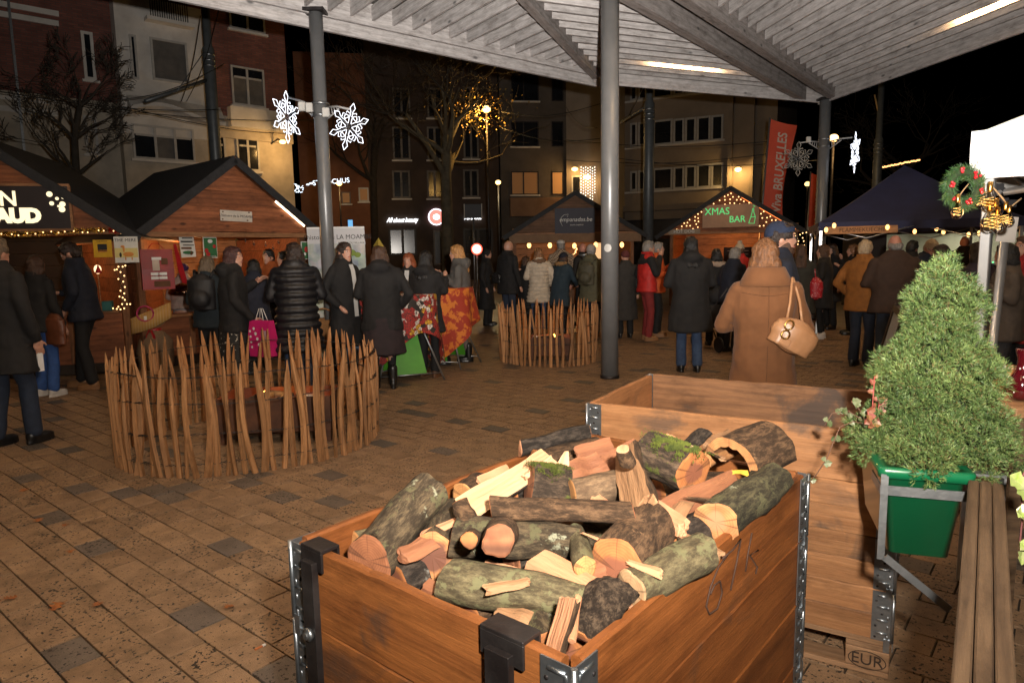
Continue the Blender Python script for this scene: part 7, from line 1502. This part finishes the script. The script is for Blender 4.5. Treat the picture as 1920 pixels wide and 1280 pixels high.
    for hp_, kn, an in LEG:
        c = an+lo(0, .055, -.04); q = [('e', c, (.045*s, .13*s, .042*s)), ('e', an+lo(0, -.01, -.02), (.047*s, .06*s, .06*s)), ('l', [[c+lo(.046*math.cos(a), .132*math.sin(a), z_) for a in [2*PI*k/16 for k in range(16)]] for z_ in (-.045, -.028)])]
        if boots: q.append(('c', an, .052*s, an+V((0, 0, .16*s)), .056*s))
        finish(remesh(q, .012, 1), 'shoe', shoes, root)
    # --- upper garment
    tk, tmat = top[:2]; hem = {'jacket': .80, 'sweater': .88, 'coat': .56, 'long': .36, 'short': .92}[tk]
    if len(top) > 2: hem = top[2]
    zs = [hem, (hem+1.0)/2, 1.0, 1.12, 1.25, 1.37, 1.435, 1.475]; fl2 = .055 if hem < .7 else .025
    prof = {0: (.20+fl2, .155+fl2*.8), 1: (.20+fl2*.4, .155), 2: (.195, .155), 3: (.20, .156), 4: (.212, .155), 5: (.208, .128), 6: (.155, .105), 7: (.105, .098)}
    rows = []
    if quilt:
        z_ = hem
        while z_ < 1.40:
            t = (z_-hem)/(1.40-hem); i = min(6, max(0, next((k for k in range(len(zs)-1) if zs[k+1] >= z_), 5))); u = (z_-zs[i])/(zs[i+1]-zs[i]+1e-6); rx = prof[i][0]+(prof[i+1][0]-prof[i][0])*u; ry = prof[i][1]+(prof[i+1][1]-prof[i][1])*u
            for dz, k in ((0, -.014), (quilt*.25, .006), (quilt*.5, .014), (quilt*.75, .006)): rows.append(ring(z_+dz, (rx+k)*W_, ry+k+.01))
            z_ += quilt
        rows += [ring(1.435, .16*W_, .11), ring(1.50, .10, .10)]
    else: rows = [ring(z_, prof[i][0]*W_, prof[i][1]) for i, z_ in enumerate(zs)]+[ring(1.51, .085, .09, .005)]
    q = [('l', rows)]; sr = .078 if quilt else .068
    for S_, e, w, sd in A: q += [('c', S_-V((sd*.005, 0, 0)), sr*s, e, (sr-.012)*s), ('c', e, (sr-.012)*s, w-(w-e).normalized()*.015*s, (sr-.022)*s)]
    if hood: q += [('e', T(up(0, -.105, 1.43)) @ M.Rotation(.5, 4, 'X'), (.125*s, .06*s, .085*s)), ('e', up(0, -.07, 1.48), (.10*s, .06*s, .05*s))]
    finish(remesh(q, vox*(.7 if quilt else .9), 3 if not quilt else 1, .034 if not quilt else .012), 'coat' if tk in ('coat', 'long') else ('jacket' if tk != 'sweater' else 'sweater'), tmat, root)
    # collar
    rows = [ring(1.43, .125, .105), ring(1.465, .105, .10), ring(1.515, .092, .098, -.002), ring(1.52, .078, .085, 0), ring(1.45, .07, .075)]; mb = MB(); mb.loft(rows, caps=False); mb.build('collar', scarf or tmat, root, local=True)
    if inner:                    # shirt front showing in the open coat
        mb = MB(); mb.loft([[up(x, y_+.004*(1-abs(x)*9), z_) for x in (-.036, 0, .036)] for z_, y_ in ((.82, .172), (1.0, .163), (1.2, .164), (1.36, .142), (1.44, .112))], caps=False, closed=False); mb.build('shirt', inner, root, local=True)
    if fur: q = [('e', T(up(.0, -.115, 1.44)), (.12*s, .045*s, .05*s))]+[('c', up(.10*k, -.07, 1.46), .035*s, up(.11*k, .03, 1.43), .03*s) for k in (-1, 1)]; finish(remesh(q, .014, 1, .05, CLF), 'fur_trim', fur, root)
    # --- hair
    hk, hm = hair; q = []
    if hk in ('short', 'bob', 'long', 'bun'): q = [E((0, -.012, .028), (.087, .100, .104)), E((0, -.045, -.01), (.084, .070, .088))]
    if hk == 'short': q += [E((0, .035, .085), (.062, .05, .035))]
    if hk == 'bob': q += [E((.055, -.03, -.065), (.055, .07, .095)), E((-.055, -.03, -.065), (.055, .07, .095)), E((0, -.065, -.08), (.095, .055, .09)), E((.0, .04, .085), (.06, .05, .03))]
    if hk == 'long': q += [E((.055, -.02, -.07), (.036, .06, .10)), E((-.055, -.02, -.07), (.036, .06, .10)), ('c', hd(.03, -.055, -.05), .058*s, up(.035, -.085, 1.34), .062*s), ('c', hd(-.03, -.055, -.05), .058*s, up(-.035, -.085, 1.34), .062*s), ('c', hd(.065, .0, -.09), .03*s, up(.085, .075, 1.32), .024*s), ('c', hd(-.065, .0, -.09), .03*s, up(-.085, .075, 1.32), .024*s), E((.0, .035, .088), (.055, .045, .028))]
    if hk == 'bun': q += [E((0, -.10, .05), (.045, .045, .045)), E((0, .03, .085), (.06, .05, .03))]
    if hk == 'balding': q = [E((0, -.058, -.02), (.078, .047, .055)), E((.062, -.02, -.01), (.018, .05, .04)), E((-.062, -.02, -.01), (.018, .05, .04))]
    if q: finish(remesh(q, .0115, 1, .024, CLF), 'hair', hm, root)
    if hat:
        kind, hmat = hat
        if kind == 'beanie': q = [E((0, -.020, .052), (.085, .100, .082)), E((0, -.045, .028), (.083, .078, .05))]; b_ = remesh(q, .012, 2); o = finish(b_, 'beanie', hmat, root); mb = MB(); mb.loft([[hd(rx*math.cos(a), -.012+ry*math.sin(a), z_+.026+.20*ry*math.sin(a)) for a in [2*PI*k/20 for k in range(20)]] for rx, ry, z_ in ((.084, .098, .010), (.087, .101, .015), (.087, .101, .042), (.083, .096, .048))], caps=False); mb.build('brim', hmat, o, local=True)
        if kind == 'pom': q = [E((0, -.01, .055), (.09, .104, .095)), E((0, -.01, .165), (.045, .045, .04))]; finish(remesh(q, .011, 1, .03, CLF), 'knit_hat', hmat, root)
        if kind == 'cap': q = [E((0, -.008, .065), (.088, .105, .062)), E((0, .085, .04), (.065, .06, .010))]; finish(remesh(q, .010, 2), 'flat_cap', hmat, root)
        if kind == 'scarf': q = [E((0, -.015, .025), (.088, .10, .10)), E((0, -.05, -.06), (.08, .06, .08))]; finish(remesh(q, .012, 2, .01, CLF), 'headscarf', hmat, root)
    if face_:
        for sd in (-1, 1):
            mb = MB(); mb.ell(tuple(hd(.031*sd, .0825, .012)), (.0125*s, .006*s, .0065*s), 0, 10, 6); e = mb.build('eye', EYEW, root, local=True); mb = MB(); mb.ell(tuple(hd(.031*sd, .0875, .012)), .0056*s, nu=8, nv=6); mb.build('iris', IRIS, e, local=True)
            mb = MB(); mb.tube([hd(.014*sd, .093, .030), hd(.032*sd, .0915, .035), hd(.050*sd, .079, .030)], .0034*s, 5); mb.build('eyebrow', hm if hk != 'balding' else H_GRY, root, local=True)
        mb = MB(); mb.tube([hd(-.023, .083, -.052), hd(-.008, .0965, -.050), hd(.008, .0965, -.050), hd(.023, .083, -.052)], [.003*s, .0055*s, .0055*s, .003*s], 6); mb.build('mouth', LIPS, root, local=True)
    if beard: finish(remesh([E((0, .055, -.082), (.055, .046, .038)), E((.05, .03, -.06), (.018, .04, .045)), E((-.05, .03, -.06), (.018, .04, .045)), E((0, .092, -.038), (.028, .012, .007))], .009, 1, .012, CLF), 'beard', beard, root)
    if glasses:
        mb = MB()
        for sd in (-1, 1): mb.tube([hd(sd*.032+.024*math.cos(a), .102, .010+.019*math.sin(a)) for a in [2*PI*k/14 for k in range(15)]], .0026*s, 5); mb.tube([hd(sd*.056, .10, .014), hd(sd*.078, .0, .012)], .0024*s, 5)
        mb.tube([hd(-.009, .104, .014), hd(.009, .104, .014)], .0026*s, 5); mb.build('glasses', BLK, root, local=True)
    root['_s'] = s
    return root
def spot(x, Y): q = at(x, 480, Y); return (q.x, Y)
PW = lambda o, x, y, z_: wm(o) @ (V((x, y, z_))*o['_s'])
# ---- left group
p = gr(27, 835); P1 = person('man in a long black coat and jeans at the left edge', (p.x, p.y), 1.78, -15, ('coat', BLKC, .62), ('trousers', DDEN), hair=('short', H_MIX), hands=(0,), arms=('hang', 'hang'), legs=((.10, .10), (-.1, -.06)), wide=1.15)
person('person in bright blue jeans half hidden behind the man at the left edge', spot(62, 7.9), 1.64, -15, ('jacket', BLKC), ('trousers', cloth('bright_denim', (.03, .09, .30))), shoes=WSHOE, hair=('bob', H_BRN))
p = gr(158, 728); P3 = person('man in a navy jacket looking down at the left chalet counter', (p.x+.1, p.y), 1.80, 98, ('jacket', NAVYC), ('trousers', BLKT), TANS, ('short', H_DARK), arms=('front', 'pocket'), lean=.10, look=(.1, .45), face_=True, beard=H_DARK, legs=((.10, .14), (-.1, -.06)))
person('person with a black backpack and ash-blond bob behind the paling ring', spot(386, 8.2), 1.60, 5, ('jacket', cloth('teal_black', (.012, .02, .026))), ('trousers', BLKT), hair=('bob', H_MIX), arms=('front', 'front'))
SKP = pm('black_floral_skirt', (.012, .012, .012), (.45, .42, .36), 26, rough=.8, lo=.63, hi=.65, detail=2, rndoff=False)
P6 = person('woman in a black jacket and patterned skirt carrying a pink bag', spot(432, 7.75), 1.70, -62, ('jacket', BLKC, .74), ('skirt', SKP, .25), hair=('bob', hairm('plum_hair', (.07, .025, .022))), arms=(((.25, -.02, 1.12), (.24, .16, .90)), 'cup'), hands=(0, 1), look=(-.55, -.02), face_=True, hood=True)
person('young vendor with dark hair and an orange sweater inside the second chalet', spot(505, 10.9), 1.70, 165, ('sweater', cloth('rust_sweater', (.32, .075, .012))), ('trousers', BLKT), hair=('bun', H_BLK), arms=('cross', 'cross'), face_=True, group='stall keepers')
person('second keeper in a red sweater behind the quilted coat', spot(535, 10.6), 1.66, 120, ('sweater', cloth('red_sweater', (.26, .035, .012))), ('trousers', BLKT), hair=('long', H_BLK), arms=('front', 'front'), group='stall keepers')
person('dark-haired customer in a navy coat leaning on the red counter', spot(474, 9.3), 1.56, 20, ('coat', cloth('navy_wool', (.012, .015, .03))), ('trousers', BLKT), hair=('bob', H_BLK), arms=('mouth', 'table'), lean=.15)
P8 = person('woman in a black quilted long coat seen from behind', spot(551, 7.7), 1.73, 18, ('coat', BLKP, .50), ('trousers', DENIM), hair=('bob', H_DARK), arms=('front', 'front'), quilt=.085, wide=1.10, look=(.45, 0), vox=.018)
P9 = person('young woman with long dark hair, open black coat and jeans by the banner', spot(643, 8.45), 1.74, -118, ('long', BLKC, .46), ('trousers', cloth('pale_denim', (.09, .14, .22))), WSHOE, ('long', H_DARK), inner=flat('white_shirt', (.55, .55, .54), .8), arms=('pocket', 'front'), look=(-.2, 0.), face_=True)
p = gr(730, 728); P10 = person('woman in a black padded jacket and dark skirt behind the paling ring', (p.x-.05, p.y), 1.70, 8, ('jacket', BLKC, .70), ('skirt', cloth('plum_skirt', (.018, .010, .013)), .42, BLKT), SHOE, ('bob', H_BRN), arms=('pocket', 'front'), hood=True, wide=1.1, boots=True)
person('ginger-haired woman facing the camera behind the tables', spot(767, 10.0), 1.60, 168, ('jacket', BLKC), ('trousers', BLKT), hair=('bob', H_RED), face_=True, arms=('front', 'front'), inner=flat('white_shirt', (.55, .55, .54), .8))
P12 = person('woman in a plain black coat between the printed cloths', spot(797, 8.75), 1.62, -18, ('coat', BLKC, .62), ('trousers', BLKT), BROWNS, ('long', H_BLK), arms=(((.23, .10, 1.16), (.16, .28, 1.34)), 'front'), hood=True)
p = gr(866, 680); P13 = person('blonde woman in a grey hooded jacket and grey leggings', (p.x, p.y), 1.70, 92, ('jacket', cloth('grey_jacket', (.085, .082, .078)), .76), ('slim', cloth('grey_leggings', (.13, .115, .105))), SHOE, ('long', H_BLD), arms=('cup', 'cup'), hands=(0, 1), face_=True, legs=((.09, -.10), (-.09, .22)), boots=True, hood=True, look=(0, .12))
person('person in black with a headscarf in the shade of the traffic sign', spot(911, 15.), 1.66, -105, ('long', BLKC), ('trousers', BLKT), hair=('none', H_BLK), hat=('scarf', BLKC), look=(0, .3), face_=True)
P15 = person('bald man in black with a shoulder bag left of the third chalet', spot(951, 13.6), 1.82, -48, ('coat', BLKC, .72), ('trousers', DDEN), BROWNS, ('none', H_GRY), look=(-.2, .1), arms=('hang', 'front'), wide=1.08)
WQ = cloth('cream_quilt', (.55, .47, .37), rough=.7)
P16 = person('woman in a cream quilted coat seen from behind', spot(1010, 13.4), 1.66, 5, ('coat', WQ, .62), ('trousers', DENIM), BROWNS, ('bob', H_LBR), fur=cloth('brown_fur', (.16, .09, .05)), arms=('pocket', 'front'), quilt=.075)
person('woman bent over in a teal coat with a tan fur hood', spot(1050, 13.3), 1.58, -35, ('coat', cloth('teal_coat', (.016, .034, .05))), ('trousers', BLKT), hair=('bob', H_BRN), fur=cloth('tan_fur', (.30, .17, .07)), lean=.2, arms=('table', 'table'), hat=('beanie', NAVYC))
CHK, t, b = nt('check_cloth'); co = coords(t, (1, 1, 1), False); ck = N(t, 'TexChecker', Scale=34.); ck.inputs['Color1'].default_value = (.34, .26, .18, 1); ck.inputs['Color2'].default_value = (.10, .07, .05, 1); L(t, co, ck.inputs['Vector']); L(t, ck.outputs[0], b.inputs['Base Color']); b.inputs['Roughness'].default_value = .9
person('tall man in a white flat cap and checked jacket at the third chalet', spot(1052, 15.2), 1.84, 4, ('jacket', CHK), ('trousers', DDEN), BROWNS, ('short', H_GRY), hat=('cap', flat('white_cap', (.55, .53, .5), .8)), wide=1.1)
person('seated woman in black at the table left of the cream coat', spot(984, 14.0), 1.50, -60, ('coat', BLKC), ('trousers', BLKT), hair=('bob', H_BRN), face_=True, arms=('table', 'mouth'))
person('bald man in a dark jacket behind the olive coat', spot(1094, 14.6), 1.76, 35, ('jacket', BLKC), ('trousers', BLKT), hair=('none', H_GRY), skin=SKIN2)
OLV = cloth('olive_coat', (.085, .08, .045)); P20 = person('person in an olive coat and grey knit hat with a backpack', spot(1108, 12.6), 1.70, -28, ('coat', OLV, .66), ('trousers', DDEN), BROWNS, ('short', H_GRY), hat=('beanie', cloth('grey_knit', (.32, .29, .27))), hood=True, arms=('front', 'front'))
person('person in a dark coat and wine-red hat behind the main column', spot(1173, 12.4), 1.58, 5, ('long', cloth('charcoal_coat', (.03, .027, .024))), ('trousers', BLKT), hair=('none', H_BLK), hat=('beanie', cloth('wine_knit', (.10, .02, .02))))
RED = cloth('red_jacket', (.50, .018, .014), rough=.65); p = gr(1212, 638); P23 = person('grey-haired man in a red jacket with black sleeves and red trousers', (p.x, p.y), 1.74, -82, ('jacket', RED, .84), ('trousers', cloth('dark_red_trousers', (.20, .018, .018))), TANS, ('short', H_GRY), arms=('mouth', 'pocket'), face_=True, wide=1.1)
mb = MB(); 
for side in (1, -1): pass
q = [('l', [[wm(P23).inverted() @ PW(P23, (.222)*math.cos(a)*k, .135*math.sin(a)*k2, z_) for a in [2*PI*j/20 for j in range(20)]] for k, k2, z_ in ((1.0, 1.14, 1.30), (.99, 1.08, 1.37), (.62, .86, 1.435), (.46, .78, 1.49))])]
for sd, key in ((1, 'mouth'), (-1, 'pocket')): e, w = ARMS[key]; s_ = P23['_s']; q += [('c', V((.168*sd*1.1, 0, 1.375))*s_, .079*s_, V((e[0]*sd*1.1, e[1], e[2]))*s_, .066*s_), ('c', V((e[0]*sd*1.1, e[1], e[2]))*s_, .066*s_, V((w[0]*sd, w[1], w[2]))*s_, .052*s_)]
finish(remesh(q, .017, 2, .02), 'black_yoke', BLKC, P23)
person('man in an orange jacket facing the man in red', spot(1231, 12.5), 1.72, -105, ('jacket', cloth('orange_jacket', (.55, .085, .012), rough=.7)), ('trousers', BLKT), TANS, ('short', H_GRY), arms=('front', 'cup'), face_=True, hood=True)
p = gr(1292, 697); P25 = person('woman in a long black padded coat and jeans seen from behind', (p.x, p.y), 1.74, -5, ('coat', BLKC, .52), ('trousers', DENIM), SHOE, ('long', H_BLK), arms=('front', 'front'), hood=True, wide=1.14)
person('dark-haired woman with a beige fur collar right of the black coat', spot(1344, 11.2), 1.58, 3, ('jacket', BLKC), ('trousers', BLKT), hair=('bob', H_BLK), fur=cloth('beige_fur', (.34, .26, .20)))
HIV = flat('hi_vis', (.35, .55, .02), .5); P27 = person('grey-haired man with glasses and green armbands by the stroller', spot(1372, 10.4), 1.60, -55, ('jacket', NAVYC), ('trousers', BLKT), hair=('short', H_GRY), glasses=True, arms=('front', 'front'), lean=.1, face_=True)
for i, (S_, e, w) in enumerate(((1, (.25, .03, 1.12), (.10, .27, 1.15)), (-1, (.25, .03, 1.12), (.10, .27, 1.15)))):
    a, b_ = V((e[0]*S_, e[1]+.03, e[2]+.01)), V((w[0]*S_, w[1], w[2])); mb = MB(); mb.tube([a.lerp(b_, .25)*P27['_s'], a.lerp(b_, .6)*P27['_s']], .075, 12); mb.build('armband', HIV, P27, local=True)
person('person in a red coat and cream bobble hat at the fourth chalet', spot(1387, 13.4), 1.66, -8, ('coat', RED), ('trousers', BLKT), hair=('short', H_BRN), hat=('pom', cloth('cream_knit', (.50, .42, .32))))
# ---- camel coat and bearded man
CAM = cloth('camel_wool', (.155, .062, .021), (.125, .049, .016), 7, rough=.9, sheen=.05, bump=.15, bscale=220)
P29 = person('woman in a camel wool coat with shoulder-length hair seen from behind', spot(1437, 4.35), 1.63, -12, ('long', CAM, .34), ('trousers', BLKT), SHOE, ('bob', hairm('honey_hair', (.23, .10, .038), (.085, .034, .013))), arms=(((.275, .06, 1.10), (.20, .27, 1.06)), 'cross'), hands=(0,), wide=1.0, vox=.013, look=(-.35, 0))
P30 = person('bearded man in a dark blue knit hat and black glasses', spot(1456, 5.25), 1.77, -92, ('jacket', NAVYC), ('trousers', DDEN), SHOE, ('short', H_DARK), hat=('beanie', cloth('blue_knit', (.012, .022, .055), bump=.6, bscale=90)), beard=hairm('brown_beard', (.09, .04, .02)), glasses=True, face_=True, look=(-.30, .05), vox=.015)
# tailoring on the camel coat: turned-down collar, back and side seams, half belt, all following the cloth
from mathutils.bvhtree import BVHTree
coat = [c for c in P29.children if c.name.startswith('coat')][0]; sC = P29['_s']
bv = BVHTree.FromPolygons([v.co for v in coat.data.vertices], [p_.vertices for p_ in coat.data.polygons])
def onback(x, z_, off=.0015):
    h_ = bv.ray_cast(V((x*sC, -1., z_*sC)), V((0, 1, 0)))[0]; return (h_ if h_ else V((x*sC, -.16, z_*sC)))-V((0, off, 0))
SEAM = cloth('camel_seam', (.105, .042, .014))
for x0, x1 in ((0.004, -.004),):
    mb = MB(); mb.tube([onback(x0+(x1-x0)*k/30, 1.40-(1.02)*k/30) for k in range(31)], .0014, 4); mb.build('coat_seam', SEAM, P29, local=True)
mb = MB(); mb.tube([onback(-.16+.32*k/16, 1.36-.02*math.cos((k-8)*.2)) for k in range(17)], .0014, 4); mb.build('yoke_seam', SEAM, P29, local=True)
mb = MB(); mb.loft([[onback(-.15+.30*k/20, z_, .004) for k in range(21)] for z_ in (1.055, 1.035, 1.015)], caps=False, closed=False); mb.build('half_belt', CAM, P29, local=True)
mb = MB(); rg = lambda z_, rx, ry, y=0.: [V((rx*math.cos(2*PI*k/28), y+ry*math.sin(2*PI*k/28), z_))*sC for k in range(28)]
mb.loft([rg(1.475, .095, .095), rg(1.525, .108, .108, -.005), rg(1.52, .118, .118, -.008), rg(1.455, .150, .132, -.012), rg(1.405, .178, .142, -.016), rg(1.40, .174, .137, -.012)], caps=False); mb.build('turned_collar', CAM, P29, local=True)
# ---- right group
P31 = person('woman with long brown hair and an olive-black coat left of the red bag', spot(1502, 10.9), 1.62, -20, ('coat', cloth('olive_black', (.028, .027, .02))), ('flared', cloth('grey_flares', (.06, .058, .06))), BROWNS, ('long', H_BRN), arms=('front', 'hang'))
person('woman in a dark coat with a beige scarf facing left', spot(1546, 11.8), 1.62, 62, ('coat', BLKC), ('slim', BLKT), WSHOE, ('bob', H_BRN), scarf=cloth('beige_scarf', (.38, .30, .22)), face_=True, arms=('front', 'front'))
person('dark-haired person behind the woman with the beige scarf', spot(1562, 13.2), 1.64, 110, ('coat', BLKC), ('trousers', BLKT), hair=('bob', H_DARK), face_=True)
person('fair-haired woman in black eating under the blue tent', spot(1602, 12.3), 1.62, 78, ('coat', BLKC), ('trousers', BLKT), hair=('long', H_LBR), arms=('mouth', 'cup'), face_=True)
p = gr(1618, 690); P34 = person('man in a mustard jacket left of the man in brown', (p.x, p.y+.1), 1.66, -52, ('jacket', cloth('mustard_jacket', (.26, .095, .014)), .76), ('trousers', cloth('night_denim', (.012, .018, .034))), SHOE, ('short', H_WHT), arms=('table', 'pocket'), hood=False, wide=1.1)
p = gr(1648, 704); P35 = person('bald man in a dark brown jacket and jeans seen from behind', (p.x+.12, p.y), 1.71, -12, ('jacket', cloth('dark_brown_jacket', (.040, .020, .012)), .77), ('trousers', cloth('mid_denim', (.03, .045, .075))), SHOE, ('balding', H_GRY), skin=SKIN2, arms=('table', 'front'), wide=1.24)
P36 = person('fair man with glasses in navy leaning over the high table', spot(1735, 9.9), 1.68, 172, ('sweater', NAVYC), ('trousers', BLKT), hair=('short', H_WHT), skin=SKIN2, arms=('table', 'table'), hands=(0, 1), lean=.22, look=(.1, .35), glasses=True, face_=True, wide=1.1)
person('person in a burgundy coat leaning in from the right of the high table', spot(1792, 8.8), 1.60, 50, ('coat', cloth('burgundy_coat', (.05, .008, .016))), ('trousers', BLKT), hair=('bob', H_DARK), arms=('table', 'table'), lean=.22)
person('dark-haired man behind the bald man in brown', spot(1708, 11.2), 1.66, -70, ('jacket', BLKC), ('trousers', BLKT), hair=('short', H_BLK), skin=SKIN2)
person('cook in dark clothes working inside the food truck', (11.15, 18.35), 1.66, 160, ('sweater', cloth('cook_grey', (.03, .035, .032))), ('trousers', BLKT), hair=('short', H_BLK), arms=('table', 'table'), look=(.2, .5), group='stall keepers', face_=True)
person('bald man in black lit orange under the tent bulbs', spot(1808, 13.0), 1.74, -20, ('jacket', BLKC), ('trousers', BLKT), hair=('none', H_GRY), skin=SKIN2, wide=1.1)
person('person in a dark purple coat just right of the white tent post', spot(1838, 7.2), 1.60, 15, ('coat', cloth('purple_black', (.018, .010, .022))), ('trousers', BLKT), hair=('bob', H_DARK), arms=('front', 'front'))
P41 = person('woman in a grey-brown coat with black hair at the right edge', spot(1893, 6.6), 1.58, 72, ('jacket', cloth('taupe_coat', (.085, .066, .052)), .70), ('trousers', cloth('grey_trousers', (.03, .03, .034))), SHOE, ('bob', H_BLK), arms=('front', 'cup'), face_=True)
person('person in a red coat cut off at the right edge', spot(1926, 7.2), 1.66, 95, ('coat', cloth('crimson_coat', (.28, .012, .014))), ('trousers', BLKT), hair=('bob', H_BRN), face_=True)
person('stall keeper in a purple hat and pale shirt inside the second chalet', spot(336, 10.55), 1.52, 10, ('sweater', cloth('pale_pink_shirt', (.42, .33, .29))), ('trousers', cloth('pale_trousers', (.3, .3, .33))), hair=('none', H_BLK), hat=('beanie', cloth('purple_knit', (.05, .02, .10))), arms=('front', 'front'), lean=.25, group='stall keepers')
# ================================================================== bags people carry
def paper_carrier(label, c, w, h, d, rz, mat, dots=None):
    rt = thing('carrier_bag', label, 'bag', c, rz); mb = MB(); mb.loft([[(-w/2*k, -d/2*k2, z_), (w/2*k, -d/2*k2, z_), (w/2*k, d/2*k2, z_), (-w/2*k, d/2*k2, z_)] for k, k2, z_ in ((.92, 1, -h), (1.02, 1.05, -h*.5), (1., .5, 0))], smooth=False); mb.build('bag', mat, rt, local=True)
    for s_ in (-1, 1): mb = MB(); mb.tube([(-w*.2, s_*d*.22, 0), (-w*.06, s_*.01, .13), (w*.06, s_*.01, .13), (w*.2, s_*d*.22, 0)], .0035, 5); mb.build('handle', WHITE, rt, local=True)
    for x, z_, r in dots or []: mb = MB(); mb.lathe([(r, -.002), (r, .002)], n=12, mx=face((x*w, -d*.52, z_*h), (1, 0, 0))); mb.build('print_dot', WHITE, rt, local=True)
    return rt
c = at(485, 597, 7.55); pk_ = paper_carrier('bright pink paper carrier bag held by the woman in the patterned skirt', (c.x+.03, c.y, c.z-.02), .31, .40, .13, -.5, pm('pink_paper', (.55, .02, .16), (.45, .015, .12), 3, rough=.4), [(-.18, -.22, .016), (-.1, -.36, .018), (-.02, -.5, .018), (.05, -.66, .018), (-.38, -.3, .014), (-.36, -.45, .014), (-.34, -.6, .014), (-.32, -.74, .014)])
mb = MB(); mb.box((.1, -.071, -.17), (.08, .003, .13)); mb.build('printed_block', flat('pale_print', (.45, .28, .34), .6), pk_, local=True)
def backpack(label, owner, mat, w=.30, h=.44, d=.16, zc=1.18):
    rt = thing('backpack', label, 'backpack', (wm(owner) @ V((0, -.20, zc))*1.0), owner.rotation_euler.z); finish(remesh([('e', T(0, -.03, 0), (w*.55, d*.6, h*.52)), ('l', [[(w/2*math.cos(a)*1.05, -.03+d*.5*math.sin(a), z_) for a in [2*PI*k/16 for k in range(16)]] for z_ in (-h*.45, h*.35)]), ('e', T(0, -.11, -h*.15), (w*.38, d*.4, h*.24))], .014, 2, .012), 'pack', mat, rt)
    for s_ in (-1, 1): mb = MB(); mb.tube([(s_*w*.3, .03, h*.40), (s_*w*.38, .10, h*.58), (s_*w*.42, .22, h*.50)], .016, 6); mb.build('strap', mat, rt, local=True)
P5 = [o for o in bpy.data.objects if o.get('label', '').startswith('person with a black backpack')][0]
backpack('black backpack worn by the ash-blond person', P5, cloth('pack_black', (.010, .010, .012), rough=.6)); backpack('olive backpack worn over the olive coat', P20, cloth('pack_olive', (.06, .055, .032), rough=.7))
def sling(label, owner, x, y, z_, size, mat, strap=None, rz=0., tilt=0.):
    c = PW(owner, x, y, z_); rt = thing('shoulder_bag', label, 'bag', c, owner.rotation_euler.z+rz); w, d, h = size; finish(remesh([('e', T(0, 0, 0), (w/2, d/2, h/2)), ('l', [[(w*.46*math.cos(a), d*.5*math.sin(a), zz) for a in [2*PI*k/16 for k in range(16)]] for zz in (-h*.42, h*.3)])], .011, 2, .014), 'bag', mat, rt).data.transform(M.Rotation(tilt, 4, 'Y'))
    if strap:
        mb = MB(); mb.tube([wm(rt).inverted() @ PW(owner, *p_) for p_ in strap], .009, 6); mb.build('strap', mat, rt, local=True)
    return rt
LTH = pm('beige_leather', (.42, .22, .11), (.34, .17, .08), 9, rough=.38, bump=.12)
hb_ = sling('beige leather shoulder bag under the arm of the camel coat', P29, .150, -.205, 1.085, (.30, .12, .21), LTH, [(.10, -.20, 1.16), (.125, -.175, 1.30), (.150, -.09, 1.452), (.17, .0, 1.45), (.19, -.14, 1.30), (.20, -.20, 1.15)], rz=.1, tilt=.5)
BT = M.Rotation(.5, 4, 'Y')
mb = MB(); mb.tube([(-.08+.024*math.cos(a), -.066, .045+.03*math.sin(a)) for a in [2*PI*k/12 for k in range(13)]], .006, 6); mb.tube([(-.07+.024*math.cos(a), -.068, -.015+.026*math.sin(a)) for a in [2*PI*k/12 for k in range(13)]], .006, 6); mb.build('buckle_ring', BRASS, hb_, local=True).data.transform(BT); mb = MB(); mb.box((-.05, -.066, -.055), (.065, .008, .045), ch=.004); mb.build('flap_tab', LTH, hb_, local=True).data.transform(BT)
sling('shiny black shoulder bag of the bald man in black', P15, -.10, -.20, 1.02, (.30, .12, .24), pm('black_patent', (.012, .012, .013), (.02, .02, .02), 8, rough=.18)); sling('red spotted bag hanging from the woman with long brown hair', P31, .24, -.06, .98, (.22, .13, .36), pm('red_spotted', (.36, .01, .018), (.55, .3, .3), 60, rough=.5, lo=.68, hi=.7, detail=0), [(.24, -.06, 1.1), (.20, -.02, 1.42)])
P2 = [o for o in bpy.data.objects if o.get('label', '').startswith('person in bright blue')][0]; sling('brown leather tote beside the bright blue jeans', P2, .24, -.02, .82, (.30, .13, .40), pm('brown_tote', (.14, .045, .02), (.09, .03, .014), 7, rough=.45), [(.24, -.02, .98), (.19, 0., 1.42)])
mb = MB(); c = gr(64, 690); mb.box((0, 0, 0), (.012, .05, .18), 0, T(PW(P1, .25, .10, .70)) @ Rz(P1.rotation_euler.z)); solo(mb, 'paper_folder', 'white paper held by the man at the left edge', 'paper', WHITE)
P10h = PW(P10, 0, -.05, 1.71); mb = MB(); mb.add([P10h+V((-.07, 0, -.03)), P10h+V((.06, 0, -.04)), P10h+V((.0, 0, .07)), P10h+V((0, -.05, -.02)), P10h+V((0, .05, -.02))], [(0, 3, 2), (3, 1, 2), (1, 4, 2), (4, 0, 2)]); solo(mb, 'paper_hat', 'small gold paper hat on the woman in the padded jacket', 'hat', pm('gold_paper', (.35, .28, .05), (.2, .15, .03), 9, rough=.4, metal=.5))
